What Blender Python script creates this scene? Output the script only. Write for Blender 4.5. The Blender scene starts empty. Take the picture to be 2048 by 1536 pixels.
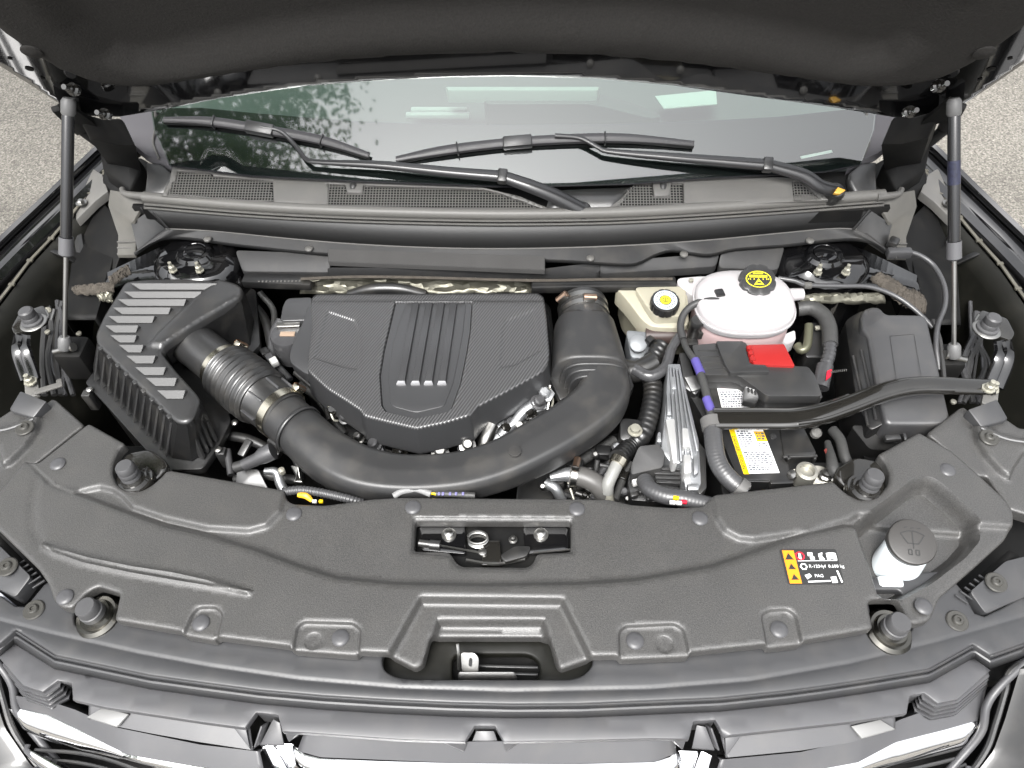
import bpy, bmesh, math, random
import numpy as np
from mathutils import Vector, Matrix
from mathutils.geometry import delaunay_2d_cdt
random.seed(4)
SC = bpy.context.scene
COL = SC.collection
R = math.radians

# ------------------------------------------------------------------ camera
F_PX = 1547.0                      # focal length in pixels of a 2048 wide frame
CAM_LOC = np.array([0.0673, 0.0, 2.14])
PITCH, YAW, ROLL = R(52), 0.05027, -0.03152
cp, sp = math.cos(PITCH), math.sin(PITCH)
_F = np.array([0, cp, -sp]); _R = np.array([1.0, 0, 0]); _U = np.array([0, sp, cp])
_R2 = math.cos(ROLL) * _R + math.sin(ROLL) * _U
_U2 = -math.sin(ROLL) * _R + math.cos(ROLL) * _U
_Z = np.array([[math.cos(YAW), -math.sin(YAW), 0], [math.sin(YAW), math.cos(YAW), 0], [0, 0, 1]])
CR, CU, CF = _Z @ _R2, _Z @ _U2, _Z @ _F
cam_d = bpy.data.cameras.new('camera')
cam = bpy.data.objects.new('camera', cam_d); COL.objects.link(cam)
mw = Matrix.Identity(4)
for i in range(3):
    mw[i][0], mw[i][1], mw[i][2], mw[i][3] = CR[i], CU[i], -CF[i], CAM_LOC[i]
cam.matrix_world = mw
cam_d.sensor_width = 36.0
cam_d.lens = 36.0 * F_PX / 2048.0
cam_d.clip_start = 0.05
cam_d.clip_end = 500
SC.camera = cam

# ------------------------------------------------------------------ world and sun (overcast)
SUN_EL, SUN_AZ = R(60), R(196)     # azimuth measured clockwise from +Y
w = bpy.data.worlds.new("World"); SC.world = w; w.use_nodes = True
nt = w.node_tree; bg = nt.nodes['Background']
sky = nt.nodes.new('ShaderNodeTexSky'); sky.sky_type = 'NISHITA'; sky.sun_disc = False
sky.sun_elevation = SUN_EL; sky.sun_rotation = SUN_AZ
sky.air_density = 1.0; sky.dust_density = 4.0; sky.ozone_density = 1.0
hsv = nt.nodes.new('ShaderNodeHueSaturation'); hsv.inputs['Saturation'].default_value = 0.12
nt.links.new(sky.outputs[0], hsv.inputs['Color'])
# an overcast sky is brighter overhead than at the horizon, all the way round
wtc = nt.nodes.new('ShaderNodeTexCoord'); wsx = nt.nodes.new('ShaderNodeSeparateXYZ'); wmr = nt.nodes.new('ShaderNodeMapRange')
wmr.inputs['From Min'].default_value = 0; wmr.inputs['From Max'].default_value = 1; wmr.inputs['To Min'].default_value = .75; wmr.inputs['To Max'].default_value = 2.3
nt.links.new(wtc.outputs['Generated'], wsx.inputs[0]); nt.links.new(wsx.outputs[2], wmr.inputs[0])
wvm = nt.nodes.new('ShaderNodeVectorMath'); wvm.operation = 'SCALE'
nt.links.new(hsv.outputs[0], wvm.inputs[0]); nt.links.new(wmr.outputs[0], wvm.inputs['Scale'])
nt.links.new(wvm.outputs[0], bg.inputs[0])
bg.inputs[1].default_value = 0.12
sd = bpy.data.lights.new('sun', 'SUN'); sd.energy = 1.9; sd.angle = R(24); sd.color = (1, 0.98, 0.95)
so = bpy.data.objects.new('sun', sd); COL.objects.link(so)
sdir = Vector((math.sin(SUN_AZ) * math.cos(SUN_EL), math.cos(SUN_AZ) * math.cos(SUN_EL), math.sin(SUN_EL)))
so.rotation_euler = sdir.to_track_quat('Z', 'Y').to_euler()
so.location = sdir * 20
SC.view_settings.view_transform = 'Standard'
SC.view_settings.look = 'None'
SC.view_settings.exposure = 1.06
SC.view_settings.gamma = 1.0

# ------------------------------------------------------------------ measuring: photo pixel -> point on a plane of known height
def ray(u, v):
    return CF + (u - 1024) / F_PX * CR - (v - 768) / F_PX * CU
def P(u, v, z=1.0):
    d = ray(u, v); t = (z - CAM_LOC[2]) / d[2]
    return CAM_LOC + t * d
def PL(u, v, O, n):
    d = ray(u, v); t = np.dot(O - CAM_LOC, n) / np.dot(d, n)
    return CAM_LOC + t * d
def PS(pts, z=1.0):
    """list of (u,v) or (u,v,z) -> world points"""
    return [P(p[0], p[1], p[2] if len(p) > 2 else z) for p in pts]
def MIR(pts, s):
    """s=-1 keeps the points (driver-left in the picture), s=+1 mirrors them across the car"""
    return [np.array([p[0] * (1 if s < 0 else -1), p[1], p[2]]) for p in pts]
def seg_at(a, b, u=None, v=None):
    """point of the straight line a-b that is seen at picture row v"""
    lo, hi = 0.0, 1.0
    def row(t):
        p = a + (b - a) * t - CAM_LOC
        return 768 - F_PX * np.dot(p, CU) / np.dot(p, CF)
    r0 = row(0) < row(1)
    for _ in range(40):
        m = (lo + hi) / 2
        if (row(m) < v) == r0: lo = m
        else: hi = m
    return a + (b - a) * lo

# ------------------------------------------------------------------ 2D helpers
def rnd(poly, r=6, k=4):
    """round the corners of a closed polygon (tuples of any length)"""
    out = []; n = len(poly); A = [np.array(p, float) for p in poly]
    for i in range(n):
        a, b, c = A[i - 1], A[i], A[(i + 1) % n]
        la, lc = np.linalg.norm((a - b)[:2]), np.linalg.norm((c - b)[:2])
        d1 = min(r, la * .45) / max(la, 1e-9); d2 = min(r, lc * .45) / max(lc, 1e-9)
        p0 = b + (a - b) * d1; p2 = b + (c - b) * d2
        for j in range(k + 1):
            t = j / k
            out.append(tuple((1 - t) ** 2 * p0 + 2 * t * (1 - t) * b + t * t * p2))
    return out
def resample(pts, n=None, step=None, closed=False):
    A = np.array(pts, float)
    if closed: A = np.vstack([A, A[:1]])
    L = np.r_[0, np.cumsum(np.linalg.norm(np.diff(A, axis=0), axis=1))]
    if n is None: n = max(2, int(math.ceil(L[-1] / step)) + 1)
    s = np.linspace(0, L[-1], n)
    out = np.stack([np.interp(s, L, A[:, k]) for k in range(A.shape[1])], 1)
    return out[:-1] if closed else out
def spline(pts, n=8):
    A = [np.array(p, float) for p in pts]
    if len(A) < 3: return A
    A = [2 * A[0] - A[1]] + A + [2 * A[-1] - A[-2]]
    out = []
    for i in range(1, len(A) - 2):
        p0, p1, p2, p3 = A[i - 1:i + 3]
        for j in range(n):
            t = j / n
            out.append(.5 * (2 * p1 + (p2 - p0) * t + (2 * p0 - 5 * p1 + 4 * p2 - p3) * t * t + (3 * p1 - p0 - 3 * p2 + p3) * t ** 3))
    out.append(A[-2]); return out
def inside(pts, poly):
    x, y = pts[:, 0], pts[:, 1]; c = np.zeros(len(pts), bool); n = len(poly)
    for i in range(n):
        x1, y1 = poly[i]; x2, y2 = poly[(i + 1) % n]
        if y1 == y2: continue
        m = ((y1 > y) != (y2 > y)) & (x < (x2 - x1) * (y - y1) / (y2 - y1) + x1)
        c ^= m
    return c
def pdist(pts, poly, closed=True):
    poly = np.asarray(poly); n = len(poly); best = np.full(len(pts), 1e9)
    for i in range(n if closed else n - 1):
        a = poly[i]; b = poly[(i + 1) % n]; ab = b - a; l2 = ab @ ab
        if l2 < 1e-14: continue
        t = np.clip(((pts - a) @ ab) / l2, 0, 1)
        q = pts - a - t[:, None] * ab
        best = np.minimum(best, (q * q).sum(1))
    return np.sqrt(best)
def sdf(pts, poly):
    return np.where(inside(pts, poly), 1, -1) * pdist(pts, poly)
def sstep(t):
    t = np.clip(t, 0, 1); return t * t * (3 - 2 * t)

# ------------------------------------------------------------------ objects
ORG = {}
def thing(name, label, cat, at=(0, 0, 0), group=None):
    o = bpy.data.objects.new(name, None); COL.objects.link(o)
    o.empty_display_size = .05; o.location = Vector(at); ORG[o.name] = Vector(at)
    o['label'] = label; o['category'] = cat
    if group: o['group'] = group
    return o
def finish(me, mat, smooth=True, ang=38):
    if mat: me.materials.append(mat)
    if smooth:
        me.polygons.foreach_set('use_smooth', [True] * len(me.polygons))
        try: me.set_sharp_from_angle(angle=R(ang))
        except Exception: pass
    me.update()
def link(name, me, parent=None, label=None, kind=None):
    o = bpy.data.objects.new(name, me); COL.objects.link(o)
    if parent is not None:
        org = ORG[parent.name]; me.transform(Matrix.Translation(-org)); o.parent = parent
        ORG[o.name] = org
    else: ORG[o.name] = Vector((0, 0, 0))
    if label: o['label'] = label
    if kind: o['kind'] = kind
    return o
class M:
    """collects geometry in world space, then becomes one mesh object"""
    def __init__(s): s.v = []; s.f = []
    def add(s, v, f):
        o = len(s.v); s.v += [tuple(map(float, p)) for p in v]; s.f += [tuple(i + o for i in q) for q in f]; return s
    def bm(s, b):
        b.verts.ensure_lookup_table(); b.verts.index_update()
        s.add([p.co[:] for p in b.verts], [[q.index for q in fc.verts] for fc in b.faces]); b.free(); return s
    def prism(s, top, bot=None, depth=.02, bev=.003, seg=2, down=(0, 0, -1)):
        b = bmesh.new(); top = [np.array(p, float) for p in top]
        if bot is None: bot = [p + np.array(down) * depth for p in top]
        tv = [b.verts.new(p) for p in top]; bv = [b.verts.new(p) for p in bot]; n = len(tv)
        ft = b.faces.new(tv); fb = b.faces.new(bv[::-1])
        for i in range(n): b.faces.new((tv[i], bv[i], bv[(i + 1) % n], tv[(i + 1) % n]))
        bmesh.ops.recalc_face_normals(b, faces=b.faces[:])
        if bev > 0:
            ed = [e for e in b.edges if not (e.verts[0] in bv and e.verts[1] in bv)]
            ed = [e for e in ed if len(e.link_faces) == 2 and e.calc_face_angle(0) > .35]
            bmesh.ops.bevel(b, geom=ed, offset=bev, segments=seg, profile=.5, affect='EDGES', clamp_overlap=True)
        bmesh.ops.triangulate(b, faces=[f for f in b.faces if len(f.verts) > 4])
        return s.bm(b)
    def box(s, c, size, rot=None, bev=.002, seg=2):
        b = bmesh.new(); bmesh.ops.create_cube(b, size=1)
        bmesh.ops.scale(b, vec=size, verts=b.verts)
        if bev: bmesh.ops.bevel(b, geom=b.edges[:], offset=bev, segments=seg, profile=.5, affect='EDGES', clamp_overlap=True)
        m = Matrix.Translation(Vector(c)) @ (rot.to_4x4() if rot is not None else Matrix.Identity(4))
        bmesh.ops.transform(b, matrix=m, verts=b.verts); return s.bm(b)
    def bar(s, a, b_, w, h, bev=.001, up=(0, 0, 1)):
        a = Vector(a); b_ = Vector(b_); d = b_ - a; x = d.normalized(); z = Vector(up); y = z.cross(x).normalized(); z = x.cross(y)
        rot = Matrix((x, y, z)).transposed()
        return s.box((a + b_) / 2, (d.length, w, h), rot, bev)
    def lathe(s, prof, at, axis=(0, 0, 1), n=28, cap=True):
        q = Vector((0, 0, 1)).rotation_difference(Vector(axis).normalized()); at = Vector(at); o = len(s.v); vs = []
        for r, z in prof:
            for i in range(n):
                a = 2 * math.pi * i / n; vs.append(at + q @ Vector((r * math.cos(a), r * math.sin(a), z)))
        fs = []
        for k in range(len(prof) - 1):
            for i in range(n):
                j = (i + 1) % n; fs.append((k * n + i, k * n + j, (k + 1) * n + j, (k + 1) * n + i))
        if cap: fs.append(tuple(range(n))[::-1]); fs.append(tuple((len(prof) - 1) * n + i for i in range(n)))
        return s.add(vs, fs)
    def tube(s, pts, r, n=14, cap=True, sub=8, smooth=True, corr=None, flat=None, ex=2.0, up=(0, 0, 1), tilt=0):
        """sweep; r scalar or list per control point; corr=(amp,pitch); flat = height/width list or scalar; ex = superellipse"""
        pts = [np.array(p, float) for p in pts]; k = len(pts)
        rr = [r] * k if np.isscalar(r) else list(r); ff = [flat or 1.0] * k if (flat is None or np.isscalar(flat)) else list(flat)
        C = [np.r_[p, rr[i], ff[i]] for i, p in enumerate(pts)]
        if smooth and k > 2: C = spline(C, sub)
        C = np.array(C)
        if corr:
            C = resample(C, step=corr[1] / 8)
        c = C[:, :3]; T = np.gradient(c, axis=0); T /= np.linalg.norm(T, axis=1)[:, None]
        L = np.r_[0, np.cumsum(np.linalg.norm(np.diff(c, axis=0), axis=1))]
        upv = np.array(up, float); sd_ = np.cross(T[0], upv)
        if np.linalg.norm(sd_) < .2: upv = np.array([0, 1.0, 0]); sd_ = np.cross(T[0], upv)
        useup = flat is not None or ex != 2.0
        side = sd_ / np.linalg.norm(sd_); vs = []
        for i in range(len(c)):
            if useup:
                q = np.cross(T[i], upv); side = q / np.linalg.norm(q)
            else:
                side = side - T[i] * (side @ T[i]); side /= np.linalg.norm(side)
            u2 = np.cross(side, T[i]); R_ = C[i, 3]
            if corr: R_ = R_ * (1 + corr[0] * math.sin(2 * math.pi * L[i] / corr[1]))
            for j in range(n):
                a = 2 * math.pi * j / n + tilt; ca, sa = math.cos(a), math.sin(a)
                e = 2.0 / ex
                x = math.copysign(abs(ca) ** e, ca) * R_; y = math.copysign(abs(sa) ** e, sa) * R_ * C[i, 4]
                vs.append(c[i] + side * x + u2 * y)
        fs = []
        for i in range(len(c) - 1):
            for j in range(n):
                j2 = (j + 1) % n; fs.append((i * n + j, i * n + j2, (i + 1) * n + j2, (i + 1) * n + j))
        if cap: fs.append(tuple(range(n))[::-1]); fs.append(tuple((len(c) - 1) * n + j for j in range(n)))
        return s.add(vs, fs)
    def loft(s, lines, n=40, flip=False):
        G = [resample(l, n=n) for l in lines]; fs = []
        for a in range(len(G) - 1):
            for i in range(n - 1):
                q = (a * n + i, a * n + i + 1, (a + 1) * n + i + 1, (a + 1) * n + i); fs.append(q[::-1] if flip else q)
        return s.add(np.vstack(G), fs)
    def rings(s, rings, cap=True):
        n = len(rings[0]); vs = []; fs = []
        for r_ in rings: vs += list(r_)
        for k in range(len(rings) - 1):
            for i in range(n):
                j = (i + 1) % n; fs.append((k * n + i, k * n + j, (k + 1) * n + j, (k + 1) * n + i))
        if cap: fs.append(tuple(range(n))[::-1]); fs.append(tuple((len(rings) - 1) * n + i for i in range(n)))
        return s.add(vs, fs)
    def obj(s, name, mat, parent=None, label=None, kind=None, smooth=True, ang=38, thick=0, bevm=0, sub=0):
        me = bpy.data.meshes.new(name); me.from_pydata(s.v, [], s.f)
        b = bmesh.new(); b.from_mesh(me); bmesh.ops.recalc_face_normals(b, faces=b.faces[:]); b.to_mesh(me); b.free()
        finish(me, mat, smooth, ang); o = link(name, me, parent, label, kind)
        if sub:
            m = o.modifiers.new('sub', 'SUBSURF'); m.levels = m.render_levels = sub
        if thick:
            m = o.modifiers.new('thick', 'SOLIDIFY'); m.thickness = thick; m.offset = 0
        if bevm:
            m = o.modifiers.new('bev', 'BEVEL'); m.width = bevm; m.segments = 2; m.limit_method = 'ANGLE'
        return o
def stamp(src, name, parent, at, rot=None, label=None):
    """another copy of a piece that shares its mesh"""
    o = src.copy(); o.name = name; COL.objects.link(o); o.parent = parent
    o.location = Vector(at) - ORG[parent.name]
    if rot is not None: o.rotation_euler = rot
    return o
def proto(name, m, mat, **k):
    """mesh data built at the origin for stamping"""
    me = bpy.data.meshes.new(name); me.from_pydata(m.v, [], m.f)
    b = bmesh.new(); b.from_mesh(me); bmesh.ops.recalc_face_normals(b, faces=b.faces[:]); b.to_mesh(me); b.free()
    finish(me, mat, True, k.get('ang', 38)); return me
def put(name, me, parent, at, rot=None, label=None):
    o = bpy.data.objects.new(name, me); COL.objects.link(o); o.parent = parent
    o.location = Vector(at) - ORG[parent.name]; ORG[o.name] = ORG[parent.name]
    if rot is not None: o.rotation_euler = rot
    if label: o['label'] = label
    return o

# ------------------------------------------------------------------ moulded panels: outline, holes, embossing, rounded rim and a skirt
class Frame:
    def __init__(s, O=(0, 0, 1.0), ex=(1, 0, 0), ey=(0, 1, 0)):
        s.O = np.array(O, float); s.ex = np.array(ex, float); s.ey = np.array(ey, float); s.en = np.cross(s.ex, s.ey)
    def px(s, pts):
        out = []
        for p in pts:
            q = PL(p[0], p[1], s.O + s.en * (p[2] if len(p) > 2 else 0), s.en) - s.O
            out.append((q @ s.ex, q @ s.ey))
        return out
    def w(s, xy, h): return s.O + np.outer(xy[:, 0], s.ex) + np.outer(xy[:, 1], s.ey) + np.outer(h, s.en)
def densify(poly, step):
    out = []; n = len(poly); A = [np.array(p, float) for p in poly]
    for i in range(n):
        a, b = A[i], A[(i + 1) % n]; d = np.linalg.norm(b - a)
        if d < 4e-4: continue
        k = max(1, int(round(d / step)))
        for j in range(k): out.append(a + (b - a) * j / k)
    return np.array(out)
def panel(name, mat, parent, fr, outline, holes=(), feats=(), thick=.012, step=.006, lip=.004, zf=None, label=None, skirt=True, holelip=True, ang=50, creases=()):
    O = densify(outline, step)
    if len(O) > 2 and (np.roll(O[:, 0], -1) * O[:, 1] - O[:, 0] * np.roll(O[:, 1], -1)).sum() > 0: O = O[::-1]
    loops = [O]
    for h in holes:
        H = densify(h, step); loops.append(H)
    occ = {}; occf = {}; pts = []; cs = step * .45; cf = min(.0011, step * .3, lip * .1 if lip else 1)
    def addf(p):
        k = (int(math.floor(p[0] / cf)), int(math.floor(p[1] / cf)))
        for a in (-1, 0, 1):
            for b in (-1, 0, 1):
                if (k[0] + a, k[1] + b) in occf: return
        occf[k] = 1; occ[(int(math.floor(p[0] / cs)), int(math.floor(p[1] / cs)))] = 1; pts.append(p)
    def addp(p, force=False):
        occf[(int(math.floor(p[0] / cf)), int(math.floor(p[1] / cf)))] = 1
        k = (int(math.floor(p[0] / cs)), int(math.floor(p[1] / cs)))
        if not force:
            for a in (-1, 0, 1):
                for b in (-1, 0, 1):
                    if (k[0] + a, k[1] + b) in occ: return
        occ[k] = 1; pts.append(p)
    nb = []
    for l in loops:
        nb.append((len(pts), len(l)))
        for p in l: addp(tuple(p), True)
    def ok(A):
        m = inside(A, O)
        for l in loops[1:]: m &= ~inside(A, l)
        return m
    def offs(l, d):
        t = np.roll(l, -1, 0) - np.roll(l, 1, 0); t /= np.linalg.norm(t, axis=1)[:, None] + 1e-12
        return l + np.stack([t[:, 1], -t[:, 0]], 1) * d
    for l in (loops if holelip else loops[:1]):
        for d in ((.25 * lip, lip) if lip else ()):
            for sgn in (1, -1):
                A = offs(l, d * sgn); m = ok(A)
                dm = np.min([pdist(A[m], q) for q in loops], axis=0) if m.any() else []
                for p, dd in zip(A[m], dm):
                    if dd > .8 * d: addf(tuple(p))
    for poly, h, wd in feats:
        l = densify(poly, step * .8)
        for d in (0, wd / 2, -wd / 2, wd / 4, -wd / 4):
            A = offs(l, d); A = A[ok(A)]
            for p in A: addf(tuple(p))
    for poly, h, wd in creases:
        l = resample(poly, step=step)
        for d in (0, wd, -wd, wd / 2, -wd / 2):
            A = offs(l, d); A = A[ok(A)]
            for p in A: addf(tuple(p))
    mn, mx = O.min(0), O.max(0)
    gx, gy = np.meshgrid(np.arange(mn[0], mx[0], step), np.arange(mn[1], mx[1], step * .9)); gx[::2] += step / 2
    A = np.stack([gx.ravel(), gy.ravel()], 1); A = A[ok(A)]
    for p in A: addp(tuple(p))
    edges = []
    for s0, n in nb: edges += [(s0 + i, s0 + (i + 1) % n) for i in range(n)]
    r = delaunay_2d_cdt([Vector(p) for p in pts], edges, [], 0, 1e-6, False)
    V = np.array([tuple(v) for v in r[0]]); T = np.array([tuple(f) for f in r[2]])
    C = V[T].mean(1); T = T[ok(C)]
    h = np.zeros(len(V))
    for poly, hh, wd in feats: h += hh * sstep(sdf(V, np.asarray(poly)) / wd + .5)
    for line, hh, wd in creases: h += hh * sstep(1 - pdist(V, line, False) / wd)
    if zf is not None: h += zf(V)
    if lip:
        d = pdist(V, O)
        if holelip:
            for l in loops[1:]: d = np.minimum(d, pdist(V, l))
        q = np.clip(1 - d / lip, 0, 1); h -= lip * (1 - np.sqrt(np.maximum(0, 1 - q * q)))
    W = fr.w(V, h); vs = [tuple(p) for p in W]; fs = [tuple(int(i) for i in t) for t in T]
    # skirt
    if skirt:
        cnt = {}
        for t in fs:
            for a, b in ((t[0], t[1]), (t[1], t[2]), (t[2], t[0])):
                cnt[(a, b)] = 1
        be = [e for e in cnt if (e[1], e[0]) not in cnt]; mp = {}
        for e in be:
            for i in e:
                if i not in mp:
                    mp[i] = len(vs); vs.append(tuple(W[i] - fr.en * thick))
        for a, b in be: fs.append((b, a, mp[a], mp[b]))
    me = bpy.data.meshes.new(name); me.from_pydata(vs, [], fs)
    b = bmesh.new(); b.from_mesh(me); bmesh.ops.recalc_face_normals(b, faces=b.faces[:]); b.to_mesh(me); b.free()
    if me.polygons[0].normal.dot(Vector(fr.en)) < 0: me.flip_normals()
    finish(me, mat, True, ang)
    return link(name, me, parent, label)

# ------------------------------------------------------------------ materials
def mat(name, col, rough=.5, metal=0.0, spec=.5, bump=0, bscale=400, var=0, vscale=6, rvar=0, coat=0, speck=0, sscale=500, dust=0, ior=None):
    m = bpy.data.materials.new(name); m.use_nodes = True; t = m.node_tree; b = t.nodes['Principled BSDF']
    b.inputs['Base Color'].default_value = (*col, 1); b.inputs['Roughness'].default_value = rough
    b.inputs['Metallic'].default_value = metal; b.inputs['Specular IOR Level'].default_value = spec
    if ior: b.inputs['IOR'].default_value = ior
    if coat: b.inputs['Coat Weight'].default_value = coat; b.inputs['Coat Roughness'].default_value = .03
    tc = t.nodes.new('ShaderNodeTexCoord')
    def noise(sc, det=3):
        n = t.nodes.new('ShaderNodeTexNoise'); n.inputs['Scale'].default_value = sc; n.inputs['Detail'].default_value = det
        t.links.new(tc.outputs['Object'], n.inputs['Vector']); return n.outputs['Fac']
    def mth(op, a, bv):
        n = t.nodes.new('ShaderNodeMath'); n.operation = op
        for i, x in enumerate((a, bv)):
            if isinstance(x, (int, float)): n.inputs[i].default_value = x
            else: t.links.new(x, n.inputs[i])
        return n.outputs[0]
    fac = None
    if var: fac = mth('MULTIPLY', mth('SUBTRACT', noise(vscale, 5), .5), var * 2)
    if speck:
        s2 = mth('MULTIPLY', mth('SUBTRACT', noise(sscale, 2), .5), speck * 2); fac = s2 if fac is None else mth('ADD', fac, s2)
    if fac is not None:
        g = mth('ADD', fac, 1.0)
        vm = t.nodes.new('ShaderNodeVectorMath'); vm.operation = 'SCALE'; vm.inputs[0].default_value = col
        t.links.new(g, vm.inputs['Scale']); src = vm.outputs[0]
        t.links.new(src, b.inputs['Base Color'])
    if dust:
        mx = t.nodes.new('ShaderNodeMix'); mx.data_type = 'RGBA'
        cr = t.nodes.new('ShaderNodeValToRGB'); cr.color_ramp.elements[0].position = .48; cr.color_ramp.elements[1].position = .75
        t.links.new(noise(22, 7), cr.inputs[0])
        t.links.new(mth('MULTIPLY', cr.outputs[0], dust), mx.inputs[0])
        if fac is not None: t.links.new(src, mx.inputs[6])
        else: mx.inputs[6].default_value = (*col, 1)
        mx.inputs[7].default_value = (.30, .27, .22, 1)
        t.links.new(mx.outputs[2], b.inputs['Base Color'])
    if rvar:
        t.links.new(mth('ADD', mth('MULTIPLY', mth('SUBTRACT', noise(14, 4), .5), rvar * 2), rough), b.inputs['Roughness'])
    if bump:
        bp = t.nodes.new('ShaderNodeBump'); bp.inputs['Strength'].default_value = bump; bp.inputs['Distance'].default_value = .001
        t.links.new(noise(bscale, 2), bp.inputs['Height']); t.links.new(bp.outputs[0], b.inputs['Normal'])
    return m
MT = {}
MT['cover'] = mat('grained_cover_plastic', (.045, .044, .0425), .40, spec=.75, bump=.35, bscale=700, var=.12, vscale=3, rvar=.08, speck=1.1, sscale=520, dust=.02)
MT['fascia'] = mat('satin_fascia_plastic', (.036, .0365, .0385), .40, spec=.55, bump=.1, bscale=900, var=.12, vscale=6, rvar=.10, dust=.04)
MT['ledge'] = mat('satin_grille_plastic', (.062, .062, .0655), .40, spec=.6, dust=.04, var=.06, vscale=8, rvar=.05, bump=.08, bscale=900)
MT['blk'] = mat('black_plastic', (.011, .011, .0112), .34, spec=.85, bump=.2, bscale=600, var=.15, vscale=12, rvar=.08, dust=.05)
MT['grey'] = mat('dark_grey_plastic', (.024, .024, .0243), .34, spec=.85, bump=.25, bscale=600, var=.12, vscale=9, rvar=.06, dust=.05)
MT['cowl'] = mat('weathered_grey_plastic', (.10, .0975, .092), .5, bump=.3, bscale=700, var=.1, vscale=9, dust=.06)
MT['duct'] = mat('matte_duct_plastic', (.023, .023, .0234), .44, spec=.65, bump=.2, bscale=600, var=.15, vscale=8, rvar=.08, dust=.07)
MT['panelgrey'] = mat('matte_panel_plastic', (.03, .03, .0305), .55, spec=.35, bump=.2, bscale=600, var=.12, vscale=9, dust=.05)
MT['rubber'] = mat('black_rubber', (.018, .018, .018), .34, spec=.9, bump=.15, bscale=300, var=.15, vscale=30, dust=.08)
MT['rubgrey'] = mat('grey_rubber', (.05, .05, .052), .38, spec=.8, bump=.15, bscale=400, var=.12, vscale=30)
MT['paint'] = mat('black_gloss_paint', (.004, .004, .0045), .08, spec=.5, coat=1, dust=.012, rvar=.02)
MT['paintdull'] = mat('dusty_black_paint', (.005, .005, .005), .38, coat=.3, dust=.06, var=.3, vscale=20)
MT['void'] = mat('bay_dark_steel', (.005, .005, .005), .6, spec=.2, dust=.02, var=.3, vscale=15)
MT['olive'] = mat('primer_steel', (.006, .006, .0045), .5, spec=.25, dust=.02, var=.2, vscale=20)
MT['steel'] = mat('bare_steel', (.36, .355, .34), .32, metal=1, var=.15, vscale=60, rvar=.1, bump=.1, bscale=300)
MT['alu'] = mat('cast_aluminium', (.40, .41, .42), .40, metal=.85, var=.15, vscale=30, rvar=.12, bump=.4, bscale=350)
MT['zinc'] = mat('zinc_plate', (.62, .58, .48), .24, metal=1, var=.2, vscale=50, rvar=.1)
MT['chrome'] = mat('chrome', (.9, .9, .91), .04, metal=1)
MT['darkmetal'] = mat('phosphated_steel', (.018, .017, .015), .14, metal=.3, coat=1, var=.2, vscale=25, dust=.008)
MT['white'] = mat('white_plastic', (.6, .6, .58), .4)
MT['bolt'] = mat('pale_bolt', (.32, .31, .26), .35, metal=.4, var=.2, vscale=80)
MT['red'] = mat('red_plastic', (.27, .014, .013), .36, bump=.1, bscale=600, var=.08, vscale=20)
MT['yellow'] = mat('yellow_print', (.75, .50, .0), .5)
MT['yellowcap'] = mat('yellow_cap_print', (.62, .55, .02), .5)
MT['orange'] = mat('orange_print', (.80, .25, .01), .45)
MT['paper'] = mat('white_print', (.78, .78, .78), .5)
MT['ink'] = mat('black_ink', (.02, .02, .02), .5)
MT['purple'] = mat('purple_tape', (.075, .06, .24), .5, var=.15, vscale=60)
MT['redprint'] = mat('red_print', (.5, .01, .03), .5)
MT['foil'] = mat('crinkled_foil', (.16, .155, .125), .45, metal=.7, var=.3, vscale=45, bump=1.2, bscale=60, dust=.2)
MT['felt'] = mat('insulation_felt', (.055, .047, .038), .9, var=.6, vscale=55, bump=1, bscale=120)
MT['tape'] = mat('wrapped_loom', (.04, .04, .039), .5, bump=.6, bscale=160, var=.25, vscale=60)
MT['shiny'] = mat('shiny_black_sleeve', (.05, .05, .052), .22, bump=1.0, bscale=90, var=.3, vscale=70)
MT['wire'] = mat('dark_wire', (.035, .035, .035), .5)
MT['hood'] = mat('hood_felt', (.025, .0238, .0225), .85, spec=.25, bump=.8, bscale=260, var=.15, vscale=5, speck=.35, sscale=300)
def custom(name):
    m = bpy.data.materials.new(name); m.use_nodes = True; return m, m.node_tree, m.node_tree.nodes['Principled BSDF']
def nd(t, typ, **k):
    n = t.nodes.new(typ)
    for a, b in k.items():
        if a.startswith('i_'): n.inputs[int(a[2:])].default_value = b
        else: setattr(n, a, b)
    return n
# translucent white tank plastic
def tankmat(name, col, ss=.25):
    m, t, b = custom(name)
    b.inputs['Base Color'].default_value = (*col, 1); b.inputs['Roughness'].default_value = .38
    b.inputs['Subsurface Weight'].default_value = ss; b.inputs['Subsurface Scale'].default_value = .02
    b.inputs['Subsurface Radius'].default_value = (1, .8, .8)
    tc = nd(t, 'ShaderNodeTexCoord'); n = nd(t, 'ShaderNodeTexNoise'); n.inputs['Scale'].default_value = 25
    t.links.new(tc.outputs['Object'], n.inputs[0])
    bp = nd(t, 'ShaderNodeBump'); bp.inputs['Strength'].default_value = .15; bp.inputs['Distance'].default_value = .003
    t.links.new(n.outputs[0], bp.inputs['Height']); t.links.new(bp.outputs[0], b.inputs['Normal'])
    return m
MT['tank'] = tankmat('milky_tank_plastic', (.40, .385, .39))
MT['tankpink'] = tankmat('coolant_tinted_tank_plastic', (.39, .29, .29))
MT['cream'] = tankmat('cream_reservoir_plastic', (.34, .32, .25))
MT['bottle'] = tankmat('blue_white_bottle_plastic', (.58, .62, .64))
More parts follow.
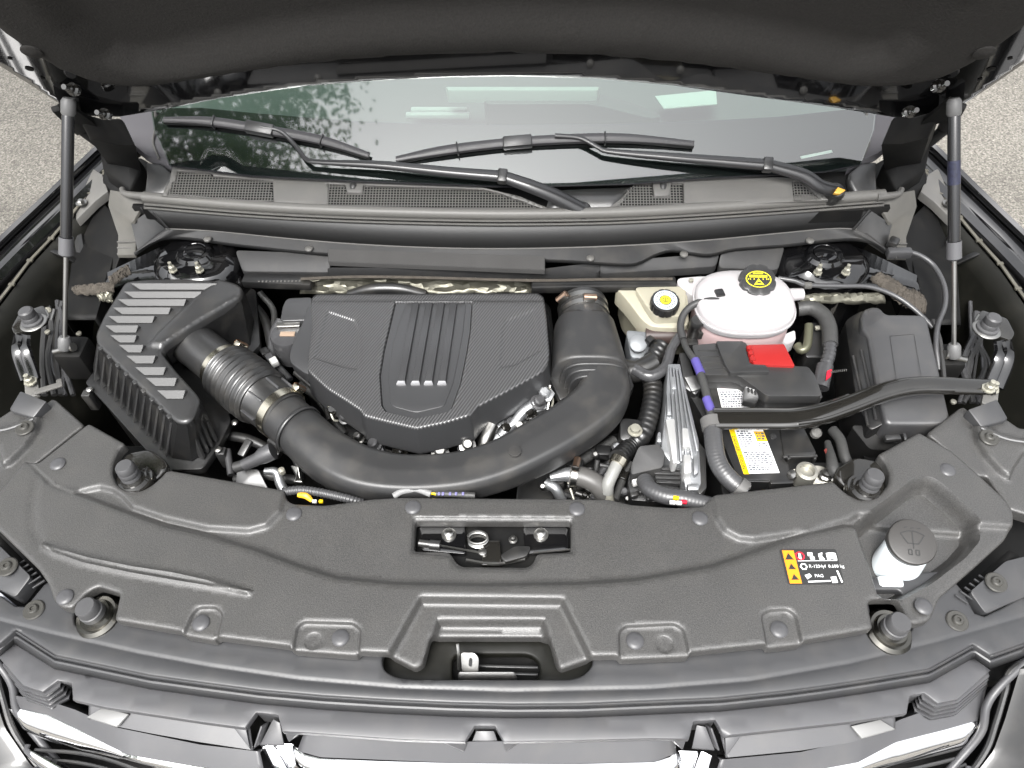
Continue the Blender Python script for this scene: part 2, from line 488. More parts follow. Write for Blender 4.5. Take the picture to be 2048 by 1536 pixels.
# windscreen glass: transparent, greenish, reflecting by Fresnel
m, t, b = custom('windscreen_glass'); t.nodes.remove(b)
tr = nd(t, 'ShaderNodeBsdfTransparent'); tr.inputs[0].default_value = (.62, .74, .68, 1)
gl = nd(t, 'ShaderNodeBsdfGlossy'); gl.inputs['Roughness'].default_value = .03; gl.inputs[0].default_value = (1, 1, 1, 1)
fr_ = nd(t, 'ShaderNodeFresnel'); fr_.inputs[0].default_value = 2.1
mx = nd(t, 'ShaderNodeMixShader'); out = t.nodes['Material Output']
t.links.new(fr_.outputs[0], mx.inputs[0]); t.links.new(tr.outputs[0], mx.inputs[1]); t.links.new(gl.outputs[0], mx.inputs[2]); t.links.new(mx.outputs[0], out.inputs[0])
MT['glass'] = m
MT['frit'] = mat('black_ceramic_band', (.012, .012, .014), .25)
MT['dash'] = mat('grey_dashboard', (.085, .098, .093), .55, bump=.2, bscale=300)
MT['dashlight'] = mat('pale_dashboard_trim', (.36, .41, .385), .5)
# asphalt, pale worn aggregate
m, t, b = custom('worn_asphalt'); b.inputs['Roughness'].default_value = .85; b.inputs['Specular IOR Level'].default_value = .3
tc = nd(t, 'ShaderNodeTexCoord')
vo = nd(t, 'ShaderNodeTexVoronoi'); vo.inputs['Scale'].default_value = 95
n1 = nd(t, 'ShaderNodeTexNoise'); n1.inputs['Scale'].default_value = 105; n1.inputs['Detail'].default_value = 6; n1.inputs['Roughness'].default_value = .75
n2 = nd(t, 'ShaderNodeTexNoise'); n2.inputs['Scale'].default_value = 1.1; n2.inputs['Detail'].default_value = 6
mp_ = nd(t, 'ShaderNodeMapping'); mp_.inputs['Scale'].default_value = (.35, 1.6, 1)
for n in (vo, n1): t.links.new(tc.outputs['Object'], n.inputs['Vector'])
t.links.new(tc.outputs['Object'], mp_.inputs[0]); t.links.new(mp_.outputs[0], n2.inputs['Vector'])
cr = nd(t, 'ShaderNodeValToRGB'); e = cr.color_ramp.elements
e[0].position = .36; e[0].color = (.07, .065, .056, 1); e[1].position = .66; e[1].color = (.30, .275, .23, 1)
k = e.new(.5); k.color = (.155, .142, .118, 1)
t.links.new(n1.outputs[0], cr.inputs[0])
cr2 = nd(t, 'ShaderNodeValToRGB'); cr2.color_ramp.elements[0].position = .3; cr2.color_ramp.elements[0].color = (.72, .72, .72, 1); cr2.color_ramp.elements[1].position = .55; cr2.color_ramp.elements[1].color = (1, 1, 1, 1)
t.links.new(n2.outputs[0], cr2.inputs[0])
mu = nd(t, 'ShaderNodeMix', data_type='RGBA', blend_type='MULTIPLY'); mu.inputs[0].default_value = 1
t.links.new(cr.outputs[0], mu.inputs[6]); t.links.new(cr2.outputs[0], mu.inputs[7])
mv = nd(t, 'ShaderNodeMix', data_type='RGBA', blend_type='OVERLAY'); mv.inputs[0].default_value = .35
t.links.new(mu.outputs[2], mv.inputs[6]); bwn = nd(t, 'ShaderNodeRGBToBW'); t.links.new(vo.outputs['Color'], bwn.inputs[0]); t.links.new(bwn.outputs[0], mv.inputs[7])
hs = nd(t, 'ShaderNodeHueSaturation'); hs.inputs['Saturation'].default_value = .75; t.links.new(mv.outputs[2], hs.inputs['Color'])
t.links.new(hs.outputs[0], b.inputs['Base Color'])
bp = nd(t, 'ShaderNodeBump'); bp.inputs['Strength'].default_value = .8; bp.inputs['Distance'].default_value = .004
t.links.new(n1.outputs[0], bp.inputs['Height']); t.links.new(bp.outputs[0], b.inputs['Normal'])
MT['ground'] = m
MT['bark'] = mat('tree_bark', (.10, .075, .055), .9, bump=1, bscale=30, var=.4, vscale=12)
m, t, b = custom('tree_leaf'); b.inputs['Roughness'].default_value = .5
oi = nd(t, 'ShaderNodeTexCoord'); n1 = nd(t, 'ShaderNodeTexNoise'); n1.inputs['Scale'].default_value = 1.6; t.links.new(oi.outputs['Object'], n1.inputs[0])
cr = nd(t, 'ShaderNodeValToRGB'); cr.color_ramp.elements[0].position = .35; cr.color_ramp.elements[0].color = (.06, .115, .03, 1); cr.color_ramp.elements[1].position = .65; cr.color_ramp.elements[1].color = (.12, .21, .06, 1)
t.links.new(n1.outputs[0], cr.inputs[0]); t.links.new(cr.outputs[0], b.inputs['Base Color'])
MT['leaf'] = m
# carbon weave for the engine cover
m, t, b = custom('carbon_weave_plastic'); b.inputs['Roughness'].default_value = .34; b.inputs['Specular IOR Level'].default_value = .9
tc = nd(t, 'ShaderNodeTexCoord'); mp_ = nd(t, 'ShaderNodeMapping'); mp_.inputs['Rotation'].default_value = (0, 0, R(-62))
t.links.new(tc.outputs['Object'], mp_.inputs[0])
wv = nd(t, 'ShaderNodeTexWave'); wv.inputs['Scale'].default_value = 60; wv.wave_type = 'BANDS'; wv.bands_direction = 'Y'; wv.inputs['Distortion'].default_value = .25
t.links.new(mp_.outputs[0], wv.inputs[0])
cr = nd(t, 'ShaderNodeValToRGB'); cr.color_ramp.elements[0].color = (.022, .022, .0225, 1); cr.color_ramp.elements[1].color = (.075, .075, .076, 1)
t.links.new(wv.outputs[1], cr.inputs[0]); t.links.new(cr.outputs[0], b.inputs['Base Color'])
bp = nd(t, 'ShaderNodeBump'); bp.inputs['Strength'].default_value = .5; bp.inputs['Distance'].default_value = .0013
t.links.new(wv.outputs[1], bp.inputs['Height']); t.links.new(bp.outputs[0], b.inputs['Normal'])
MT['carbon'] = m

# ================================================================== SETTING
g = M(); g.add([(-60, -60, 0), (60, -60, 0), (60, 60, 0), (-60, 60, 0)], [(0, 1, 2, 3)])
g.obj('ground', MT['ground'], kind='structure')

# tree whose crown hangs over the car; the photograph shows it mirrored in the windscreen
tree = thing('shade_tree', 'leafy green tree overhanging the car, mirrored in the windscreen', 'tree', (-6.2, 3.6, 0))
m_ = M(); m_.tube([(-6.2, 3.6, 0), (-6.1, 3.5, 1.5), (-5.9, 3.3, 3.2), (-5.6, 3.0, 4.6), (-5.0, 2.6, 6.4)], [.24, .19, .16, .13, .06], n=10)
m_.obj('trunk', MT['bark'], tree)
m_ = M(); cents = []
for i in range(16):
    a = random.uniform(0, 6.28); h0 = random.uniform(3.6, 5.4)
    st = np.array([-5.8 + (h0 - 3.4) * .22, 3.2 - (h0 - 3.4) * .2, h0])
    en = np.array([-4.1 + 2.1 * math.cos(a) * random.uniform(.5, 1), 2.2 + 2.6 * math.sin(a) * random.uniform(.4, 1), random.uniform(5.0, 7.6)])
    md = (st + en) / 2 + np.array([random.uniform(-.2, .2), random.uniform(-.2, .2), .3])
    m_.tube([st, md, en], [.06, .04, .012], n=6); cents.append(en); cents.append(md * .4 + en * .6)
    for q in range(3):
        e2 = en + np.array([random.uniform(-.7, .7), random.uniform(-.7, .7), random.uniform(-.5, .6)])
        m_.tube([md, (md + e2) / 2 + .1, e2], [.025, .015, .005], n=5); cents.append(e2)
m_.obj('limb', MT['bark'], tree, kind='stuff')
for i in range(30): cents.append(np.array([random.uniform(-2.9, -1.75), random.uniform(.2, 3.4), random.uniform(4.8, 7.2)]))
vs = []; fs = []
for i in range(34000):
    c = cents[random.randrange(len(cents))]
    d = np.array([random.gauss(0, .34), random.gauss(0, .34), random.gauss(0, .3)]); p = c + d
    if p[0] > -1.55 + random.gauss(0, .12): continue
    a = random.uniform(0, 6.28); tl = random.uniform(-.9, .9); L = random.uniform(.024, .046); W_ = L * .42
    x = np.array([math.cos(a), math.sin(a), tl]); x /= np.linalg.norm(x); y = np.cross(x, [random.gauss(0, .5), random.gauss(0, .5), 1]); y /= np.linalg.norm(y)
    o = len(vs); vs += [tuple(p - x * L), tuple(p + y * W_), tuple(p + x * L), tuple(p - y * W_)]; fs.append((o, o + 1, o + 2, o + 3))
m_ = M(); m_.add(vs, fs); m_.obj('crown', MT['leaf'], tree, kind='stuff', smooth=False)

# ================================================================== BODY SHELL AROUND THE BAY
tub = thing('engine_bay', 'black painted engine bay shell with firewall and floor under the open hood', 'engine bay', (0, .9, .5))
m_ = M(); m_.box((0, .93, .50), (2.0, .95, .03), bev=.004); m_.obj('floor', MT['void'], tub)
m_ = M(); m_.loft([[(-.8, 1.36, .5), (.8, 1.36, .5)], [(-.8, 1.33, .95), (.8, 1.33, .95)], [(-.8, 1.30, 1.085), (.8, 1.30, 1.085)]], n=20)
m_.obj('firewall', MT['void'], tub, thick=.01)
m_ = M(); m_.box((0, .58, .71), (1.5, .03, .46), bev=.004); m_.obj('radiator_support', MT['void'], tub)

OUT = [(260, 236, 1.10), (190, 292, 1.07), (100, 378, 1.05), (0, 472, 1.02), (-130, 600, 1.0), (-330, 830, .97)]
def fender(s, label):
    t = thing('front_fender', label, 'fender', MIR(PS([(60, 420, 1.0)]), s)[0], 'front fenders')
    o = MIR(PS(OUT), s); k = (1 if s < 0 else -1)
    off = lambda L, dx, dz: [p + np.array([dx * k, 0, dz]) for p in L]
    m_ = M(); m_.loft([off(o, -.10, -.75), off(o, -.09, -.35), off(o, -.055, -.10), off(o, -.012, -.012), off(o, 0, 0), off(o, .008, -.004), off(o, .012, -.018)], n=30)
    m_.obj('outer_skin', MT['paint'], t, thick=.0012)
    m_ = M(); m_.loft([off(o, .0132, -.018), off(o, .03, -.03), off(o, .034, -.032), off(o, .040, -.027), off(o, .060, -.031), off(o, .066, -.05)], n=30)
    m_.obj('gutter_flange', MT['paint'], t, thick=.0012)
    return t
fender(-1, 'black fender edge running past the side with the air filter box')
fender(1, 'black fender edge running past the side with the black fuse box')

SEAM = [(212, 345, 1.03), (132, 448, 1.0), (92, 492, .99), (52, 535, .985), (0, 605, .975), (-120, 745, .96), (-260, 900, .94)]
def apron(s, label):
    t = thing('inner_apron', label, 'inner fender', MIR(PS([(90, 600, .9)]), s)[0], 'inner aprons')
    k = (1 if s < 0 else -1); o = MIR(PS(SEAM), s)
    off = lambda L, dx, dz, dy=0: [p + np.array([dx * k, dy, dz]) for p in L]
    m_ = M(); m_.loft([off(o, -.045, -.03), off(o, -.012, -.004), off(o, 0, 0)], n=40); m_.obj('outer_flange', MT['paintdull'], t, thick=.002)
    # welded seam lip with a step every ~8 cm
    sm = resample(spline(o, 8), step=.075); m_ = M()
    for i in range(len(sm) - 1):
        a, b_ = sm[i] + [0, 0, .004], sm[i + 1] + [0, 0, .004]; d = (b_ - a)
        m_.bar(a + d * .02, b_ - d * .02, .007, .0035, .0008)
        m_.box(a, (.013, .008, .005), bev=.001)
    m_.obj('seam_flange', mat('seam_sealer', (.075, .07, .055), .4, coat=.3, dust=.15), t)
    m_ = M(); m_.loft([off(o, .004, -.003), off(o, .02, -.05), off(o, .05, -.16), off(o, .10, -.24), off(o, .14, -.46)], n=40); m_.obj('apron_wall', MT['olive'], t, thick=.002)
    # top ledge sheet between apron and strut tower
    L1 = MIR(PS([(235, 480, .97), (215, 560, .96), (190, 640, .945)]), s); L0 = MIR(PS([(150, 480, .955), (140, 560, .945), (130, 640, .93)]), s)
    m_ = M(); m_.loft([[p - np.array([0, 0, .12]) for p in L0], L0, L1, [p - np.array([0, 0, .3]) for p in L1]], n=14); m_.obj('shelf', MT['void'], t, thick=.002)
    # grommets
    for (u, v) in ((96, 620), (24, 688)) if s < 0 else ((96, 606), (26, 684)):
        q = MIR(PS([(u, v, .9)]), s)[0]
        m_ = M(); m_.lathe([(.0, .004), (.006, .003), (.0075, 0)], q, (.6 * k, -.3, .7), 12, cap=False); m_.obj('grommet', MT['bolt'], t)
    # small cross strut and bracket plates by the hinge
    a, b_ = MIR(PS([(88, 494, .985), (150, 522, .95)]), s); m_ = M(); m_.bar(a, b_, .012, .006); m_.obj('tie_strip', MT['paintdull'], t)
    pl = MIR(PS([(152, 332, 1.035), (166, 324, 1.04), (204, 348, 1.04), (216, 382, 1.03), (190, 402, 1.02), (152, 440, 1.0), (146, 400, 1.01)]), s)
    m_ = M(); m_.prism(pl if s < 0 else pl[::-1], depth=.02, bev=.003); m_.obj('bracket_plate', MT['cowl'], t)
    q = MIR(PS([(163, 406, 1.02)]), s)[0]; m_ = M(); m_.lathe([(.008, 0), (.008, .006), (.005, .009)], q, n=6); m_.lathe([(.012, -.001), (.012, .002)], q); m_.obj('bolt', MT['steel'], t)
    pl = MIR(PS([(200, 395, 1.0), (238, 440, 1.0), (245, 500, .98), (220, 565, .95), (190, 560, .93), (165, 470, .97)]), s)
    m_ = M(); m_.prism(pl if s < 0 else pl[::-1], depth=.1, bev=.006); m_.obj('corner_duct', MT['void'], t)
    m_ = M(); q = MIR(PS([(152, 380, .98), (158, 470, .96), (170, 540, .93)]), s); m_.tube(q, .012, n=8); m_.obj('drain_hose', MT['rubber'], t)
    return t
apron(-1, 'black inner fender wall with seam flange behind the strut beside the air filter box')
apron(1, 'black inner fender wall with seam flange behind the strut beside the fuse box')

def tower(s, label):
    k = (1 if s < 0 else -1); c = MIR(PS([(394, 516, .985)]), s)[0]
    t = thing('strut_tower', label, 'strut tower', c, 'strut towers')
    m_ = M(); n = 48; rings = []
    prof = [(.022, .018), (.026, .021), (.034, .020), (.040, .012), (.074, .010), (.088, .0), (.096, -.02), (.104, -.08), (.11, -.2)]
    for r, z in prof:
        ring = []
        for i in range(n):
            a = 2 * math.pi * i / n; bump = 0
            if .04 < r < .1: bump = .010 * max(0, math.cos(3 * a + .6)) ** 2
            ring.append((c[0] + r * math.cos(a) * 1.05, c[1] + r * math.sin(a) * .95, c[2] + z + bump))
        rings.append(ring)
    m_.rings(rings); m_.obj('dome', MT['paint'], t)
    m_ = M(); m_.lathe([(.024, 0), (.024, .003), (.018, .006), (.0, .007)], c + [0, .0, .018], n=28, cap=False); m_.obj('top_cap', MT['paint'], t)
    for a in (-1.15, -2.0, .9):
        q = c + np.array([.07 * math.cos(a) * k, .064 * math.sin(a), .017])
        m_ = M(); m_.lathe([(.0095, 0), (.0095, .003), (.007, .0035), (.007, .013), (.004, .0155), (.004, .024), (.0, .025)], q, n=6, cap=False); m_.obj('stud_nut', MT['bolt'], t)
    # apron sheet in front of the dome
    L = [MIR(PS(l), s) for l in ([(215, 545, .97), (330, 490, .985), (470, 500, .98)], [(205, 578, .955), (320, 565, .96), (485, 566, .955)], [(200, 600, .88), (320, 590, .88), (490, 590, .88)])]
    m_ = M(); m_.loft(L, n=24); m_.obj('tower_sheet', MT['paint'], t, thick=.002)
    return t
tower(-1, 'glossy black strut tower with pale studs behind the air filter box')
tower(1, 'glossy black strut tower with pale studs behind the coolant tank')

# ================================================================== WINDSCREEN, DASH
A30 = R(30)
G0 = P(1024, 372, 1.135)
GF = Frame(G0, (1, 0, 0), (0, math.cos(A30), math.sin(A30)))
ws = thing('windscreen', 'windscreen glass with a black lower band mirroring sky and a tree', 'windscreen', G0)
gout = GF.px([(300, 205), (308, 260), (340, 330), (500, 350), (660, 358), (860, 366), (1024, 372), (1260, 366), (1400, 355), (1650, 342), (1722, 328), (1748, 260), (1756, 190)])
gout = gout + [(.74, .95), (-.74, .95)]
def flatpoly(name, mt, parent, fr, poly, h, thick):
    m_ = M(); top = [tuple(p) for p in fr.w(np.array(poly), np.full(len(poly), h))]
    m_.prism(top, depth=thick, bev=0, down=-fr.en); return m_.obj(name, mt, parent)
gl_ = panel('glass', MT['glass'], ws, GF, gout, thick=.0, step=.05, lip=0, skirt=False)
frit = GF.px([(302, 215), (310, 262), (342, 332), (500, 352), (660, 360), (860, 368), (1024, 374), (1260, 368), (1400, 357), (1650, 344), (1720, 330), (1746, 262), (1752, 205), (1700, 217), (1560, 232), (1400, 241), (1200, 247), (1024, 249), (850, 247), (700, 240), (520, 226), (400, 214)])
flatpoly('frit_band', MT['frit'], ws, GF, frit, -.003, .003)
lb = GF.px([(1601, 312), (1664, 299), (1666, 304), (1603, 317)]); flatpoly('barcode_strip', MT['paper'], ws, GF, lb, -.0015, .001)

dash = thing('dashboard', 'grey dashboard top with pale defroster vents behind the windscreen', 'dashboard', (0, 1.9, 1.12))
m_ = M(); D = lambda y, z: [(-.79, y + .02, z), (-.3, y, z + .006), (.3, y, z + .006), (.79, y + .02, z)]
m_.loft([D(1.38, .98), D(1.46, 1.10), D(1.60, 1.125), D(1.80, 1.13), D(2.02, 1.15), D(2.12, 1.12), D(2.14, .9)], n=30); m_.obj('dash_top', MT['dash'], dash, thick=.004)
def onray(u, v, z): return P(u, v, z)
for (u0, u1, v0) in ((822, 935, 221), (812, 940, 231), (1082, 1212, 221), (1076, 1228, 231)):
    a, b_ = onray(u0, v0, 1.16), onray(u1, v0, 1.16); m_ = M(); m_.bar(a, b_, .014, .012, .003); m_.obj('vent_slat', MT['dashlight'], dash)
m_ = M(); m_.bar(onray(1002, 226, 1.15), onray(1036, 226, 1.15), .02, .02, .006); m_.obj('sensor_dome', MT['dashlight'], dash)
m_ = M(); m_.prism(rnd([tuple(onray(u, v, 1.21)) for u, v in ((985, 184), (1185, 184), (1262, 204), (1330, 232), (1300, 236), (1185, 207), (960, 207))], .03), depth=.06, bev=.02, seg=3); m_.obj('instrument_hood', MT['dash'], dash)
m_ = M(); m_.prism([tuple(onray(u, v, 1.235)) for u, v in ((890, 172), (1200, 172), (1196, 180), (896, 180))], depth=.03, bev=.004); m_.obj('trim_strip', MT['dashlight'], dash)
m_ = M(); m_.prism([tuple(onray(u, v, 1.18)) for u, v in ((1310, 192), (1432, 180), (1434, 208), (1328, 217))], depth=.002, bev=0)
pc = m_.obj('paper_card', mat('pale_green_paper', (.5, .58, .54), .6)); pc['label'] = 'white paper card lying on the dashboard under the windscreen'; pc['category'] = 'paper card'

# ================================================================== HOOD
AH = R(60)
H0 = P(1024, 150, 1.425)
HF = Frame(H0, (1, 0, 0), (0, -math.cos(AH), math.sin(AH)))      # normal faces down and forward, to the camera
if HF.en @ (CAM_LOC - H0) < 0: HF = Frame(H0, (-1, 0, 0), (0, -math.cos(AH), math.sin(AH)))
hood = thing('hood', 'raised black hood with felt liner on its underside', 'hood', H0)
def hx(pts):
    return HF.px(pts)
sx = 1 if HF.ex[0] > 0 else -1
inner = hx([(1800, 237), (1650, 213), (1500, 193), (1340, 171), (1180, 157), (1024, 153), (900, 155), (760, 161), (600, 174), (450, 196), (330, 219), (240, 234), (160, 232), (112, 204), (60, 170), (0, 133), (-120, 62), (-240, -10)])
inner = inner + [(-.84 * sx, .98), (-.60 * sx, 1.06), (.60 * sx, 1.06), (.84 * sx, .98)] + hx([(2290, -10), (2170, 60), (2048, 128), (1990, 168), (1940, 202), (1890, 232)])
panel('inner_panel', MT['paint'], hood, HF, inner, thick=.004, step=.011, lip=.0015)
HL = Frame(HF.O + HF.en * .034, HF.ex, HF.ey)
lin = HL.px([(2170, -20), (2048, 74), (1985, 119), (1935, 148), (1880, 170), (1810, 184), (1740, 187), (1680, 183), (1600, 172), (1480, 155), (1340, 138), (1190, 126), (1024, 121), (860, 124), (700, 134), (560, 149), (430, 168), (355, 181), (290, 187), (235, 184), (172, 174), (112, 150), (55, 115), (0, 78), (-120, -20)])
lin = lin + [(-.70 * sx, .90), (-.5 * sx, .96), (.5 * sx, .96), (.70 * sx, .90)]
well = HL.px([(1950, -60), (1905, 20), (1840, 95), (1780, 128), (1700, 135), (1620, 118), (1480, 88), (1300, 66), (1024, 58), (760, 68), (580, 88), (440, 114), (350, 134), (275, 138), (212, 122), (148, 70), (100, 10), (60, -60)])
well = well + [(-.52 * sx, .78), (.52 * sx, .78)]
panel('felt_liner', MT['hood'], hood, HL, lin, feats=[(well, -.026, .06)], thick=.016, step=.011, lip=.03)
for (u, v) in ((64, 102), (1968, 104)):
    q = PL(u, v, HL.O, HL.en); m_ = M(); m_.lathe([(.016, .0), (.016, .003), (.012, .005), (0, .006)], q, HL.en, 20, cap=False); m_.obj('liner_clip', MT['hood'], hood)
for (u, v) in ((59, 137), (1982, 137), (86, 156), (1960, 158), (20, 116), (2020, 116)):
    q = PL(u, v, HF.O, HF.en) + HF.en * .0012; m_ = M(); m_.lathe([(.007 if u in (59, 1982) else .004, 0), (0, .0008)], q, HF.en, 16, cap=False); m_.obj('frame_hole', MT['void'], hood)
HS = Frame(HF.O - HF.en * .03, HF.ex, HF.ey)
skin = hx([(1800, 231), (1500, 187), (1180, 152), (1024, 148), (900, 150), (600, 169), (330, 214), (240, 229), (110, 211), (0, 142), (-240, 0)])
skin = skin + [(-.88 * sx, .99), (-.60 * sx, 1.08), (.60 * sx, 1.08), (.88 * sx, .99)] + hx([(2290, 0), (2048, 138), (1938, 211)])
panel('outer_skin', MT['paint'], hood, HS, skin, thick=.012, step=.04, lip=.004)

def hinge(s):
    HQ = lambda L, e: [PL(u, v, HF.O + HF.en * e, HF.en) for u, v in L]
    o_ = lambda L: L if s < 0 else L[::-1]
    pl = MIR(HQ([(150, 222), (205, 236), (245, 236)], .015) + PS([(262, 300, 1.12), (290, 330, 1.08), (260, 380, 1.05), (205, 340, 1.07), (198, 290, 1.11)]), s)
    m_ = M(); m_.prism(o_(pl), depth=.06, bev=.006); t = m_.obj('hinge', MT['void'], hood)
    m_ = M(); q = MIR(HQ([(120, 215)], .02) + PS([(165, 262, 1.18), (205, 292, 1.12)]), s)
    for a, b_ in zip(q[:-1], q[1:]):
        m_ = M(); m_.bar(a, b_, .03, .012, .003); m_.obj('hinge_link', MT['void'], t)
    pl = MIR(HQ([(112, 208), (130, 196), (185, 236), (190, 250), (138, 232)], .02), s)
    m_ = M(); m_.prism(o_(pl), depth=.015, bev=.003); m_.obj('hinge_leaf', MT['void'], t)
    for (u, v) in ((144, 178), (208, 228)):
        q = MIR(HQ([(u, v)], .03), s)[0]; m_ = M(); m_.lathe([(.011, -.01), (.011, 0), (.007, .002), (.007, .010), (.0045, .012), (.0045, .024)], q, (0, -.6, .5), 10); m_.obj('hinge_bolt', MT['darkmetal'], t)
    pl = MIR(PS([(205, 330, 1.06), (280, 310, 1.06), (345, 350, 1.03), (330, 395, 1.03), (240, 400, 1.02), (200, 370, 1.03)]), s)
    m_ = M(); m_.prism(o_(pl), depth=.12, bev=.01); m_.obj('hinge_mount', MT['void'], t)
hinge(-1)
hinge(1)

def strut(s, label, stick):
    HP = lambda u, v, e: PL(u, v, HF.O + HF.en * e, HF.en)
    top = MIR([HP(137, 192, .02)], s)[0]; bot = MIR(PS([(129, 700, .965)]), s)[0]
    if s > 0: top = HP(1908, 192, .02); bot = P(1908, 716, .965)
    t = thing('gas_strut', label, 'gas strut', bot, 'gas struts'); ax = top - bot; L = np.linalg.norm(ax); ax /= L
    f = lambda v: np.linalg.norm(seg_at(top, bot, v=v) - bot)
    dv = 0 if s < 0 else 8
    m_ = M(); m_.lathe([(.0075, f(225)), (.0105, f(232)), (.0105, f(480 + dv))], bot, ax, 24); m_.obj('cylinder', mat('strut_cylinder_paint', (.012, .012, .013), .25, coat=.4), t)
    m_ = M(); m_.lathe([(.0105, f(476 + dv)), (.0128, f(474 + dv)), (.0132, f(508 + dv)), (.0085, f(512 + dv)), (.0045, f(513 + dv))], bot, ax, 24); m_.obj('end_collar', mat('strut_collar', (.09, .09, .095), .45), t)
    m_ = M(); m_.lathe([(.0045, f(512 + dv)), (.0045, f(690 + dv))], bot, ax, 16); m_.obj('rod', MT['steel'], t)
    for nm, va, vb in (('upper_socket', 196, 228), ('lower_socket', 684 + dv, 712 + dv)):
        m_ = M(); m_.lathe([(.010, 0), (.0125, .004), (.0125, .024), (.009, .03)], bot + ax * (f(va) if nm[0] == 'u' else f(vb)) - (ax * .03 if nm[0] == 'u' else 0), ax, 10)
        m_.obj(nm, mat('socket_plastic', (.11, .11, .11), .5), t)
    m_ = M(); b2 = bot + np.array([0, 0.005, -.002]); m_.lathe([(.006, -.03), (.006, .012), (.009, .014), (.009, .02)], b2, (-.9 * s, 0, .3), 12); m_.obj('ball_stud', MT['steel'], t)
    if stick:
        m_ = M(); m_.lathe([(.01075, f(320)), (.01075, f(368))], bot, ax, 24, cap=False); m_.obj('label_band', mat('blue_strut_label', (.022, .024, .045), .3, var=.9, vscale=180), t)
    # mounting pedestal
    q = bot + np.array([-.0, .02, -.05]); m_ = M(); m_.box(q, (.06, .06, .08), bev=.01); m_.obj('mount_bracket', MT['void'], t)
    return t
strut(-1, 'black gas strut with bright rod standing beside the air filter box', False)
strut(1, 'black gas strut with bright rod and blue label band beside the fuse box', True)

# ================================================================== COWL
ct = thing('cowl', 'grey plastic cowl panel with square air grilles below the windscreen', 'cowl', P(1024, 400, 1.115))
C0 = P(1024, 415, 1.108); C1 = P(1024, 366, 1.128)
ey = (C1 - C0) * np.array([0, 1, 1]); ey /= np.linalg.norm(ey)
CFm = Frame(C0, (1, 0, 0), ey)
cout = CFm.px([(344, 332), (500, 349), (660, 357), (860, 365), (960, 372), (1040, 392), (1105, 419), (1210, 421), (1240, 398), (1275, 362), (1400, 356), (1560, 354), (1600, 358), (1690, 386), (1690, 398), (1400, 412), (1200, 421), (1024, 423), (800, 420), (660, 414), (480, 402), (322, 391), (338, 362)])
W1 = CFm.px([(354, 341), (424, 346), (426, 352), (545, 361), (547, 408), (480, 402), (335, 389), (341, 367), (350, 360)])
W2 = CFm.px([(656, 367), (690, 369), (694, 385), (724, 386), (727, 370), (966, 378), (1000, 386), (1090, 418), (990, 418), (800, 416), (656, 411)])
W3 = CFm.px([(1272, 364), (1306, 365), (1308, 392), (1340, 392), (1343, 366), (1367, 365), (1368, 412), (1236, 414)])
W4 = CFm.px([(1585, 364), (1604, 362), (1640, 396), (1588, 402)])
panel('panel_sheet', MT['cowl'], ct, CFm, cout, holes=[W1, W2, W3, W4], thick=.006, step=.012, lip=.002)
def grille(poly, par):
    A = np.array(poly); mn, mx_ = A.min(0), A.max(0); p = .0062; b = .00095; vs = []; fs = []
    nx = int((mx_[0] - mn[0]) / p) + 2; ny = int((mx_[1] - mn[1]) / p) + 2
    cx, cy = np.meshgrid(mn[0] + p * np.arange(nx), mn[1] + p * np.arange(ny)); ins = inside(np.stack([cx.ravel(), cy.ravel()], 1), A).reshape(cx.shape)
    m_ = M()
    def strip(a, b_):     # a bar with a top and two sides
        d = b_ - a; q = np.array([-d[1], d[0]]); q /= np.linalg.norm(q); q *= b
        XY = np.array([a - q, a + q, b_ + q, b_ - q]); T_ = CFm.w(XY, np.full(4, -.001)); B_ = CFm.w(XY, np.full(4, -.005))
        m_.add(list(T_) + list(B_), [(0, 1, 2, 3), (0, 4, 5, 1), (2, 6, 7, 3)])
    for j in range(ny):
        i = 0
        while i < nx:
            if ins[j, i]:
                i0 = i
                while i < nx and ins[j, i]: i += 1
                strip(np.array([cx[j, i0] - p * .6, cy[j, i0] - p / 2]), np.array([cx[j, i - 1] + p * .6, cy[j, i0] - p / 2]))
            i += 1
    for i in range(nx):
        j = 0
        while j < ny:
            if ins[j, i]:
                j0 = j
                while j < ny and ins[j, i]: j += 1
                strip(np.array([cx[j0, i] - p / 2, cy[j0, i] - p * .6]), np.array([cx[j0, i] - p / 2, cy[j - 1, i] + p * .6]))
            j += 1
    m_.obj('grille_mesh', MT['cowl'], par, kind='stuff', smooth=False)
for w_ in (W1, W2, W3, W4): grille(w_, ct)
m_ = M(); q = CFm.w(np.array(CFm.px([(270, 402), (310, 325), (1000, 362), (1730, 325), (1740, 405), (1024, 430)])), np.full(6, -.03)); m_.prism([tuple(p) for p in q], depth=.03, bev=0); m_.obj('plenum_floor', MT['void'], ct); m_ = M(); m_.box((0, 1.52, 1.02), (1.60, .40, .03), bev=0); m_.obj('plenum_base', MT['void'], ct)
for (u, v) in ((708, 374), (1325, 374)):
    q = P(u, v, 1.118); m_ = M(); m_.tube([q + [0, .012, .002], q + [0, 0, .006], q + [0, -.012, .001]], [.006, .0085, .007], n=12, flat=.8); m_.obj('washer_jet', MT['grey'], ct)
# plain trough in the middle of the cowl
m_ = M(); m_.loft([[p + np.array([0, 0, -.012]) for p in PS([(1120, 372), (1270, 366)], 1.128)], PS([(1100, 392), (1250, 390)], 1.112), PS([(1090, 424), (1235, 424)], 1.104)], n=8); m_.obj('cowl_trough', MT['grey'], ct, thick=.003)
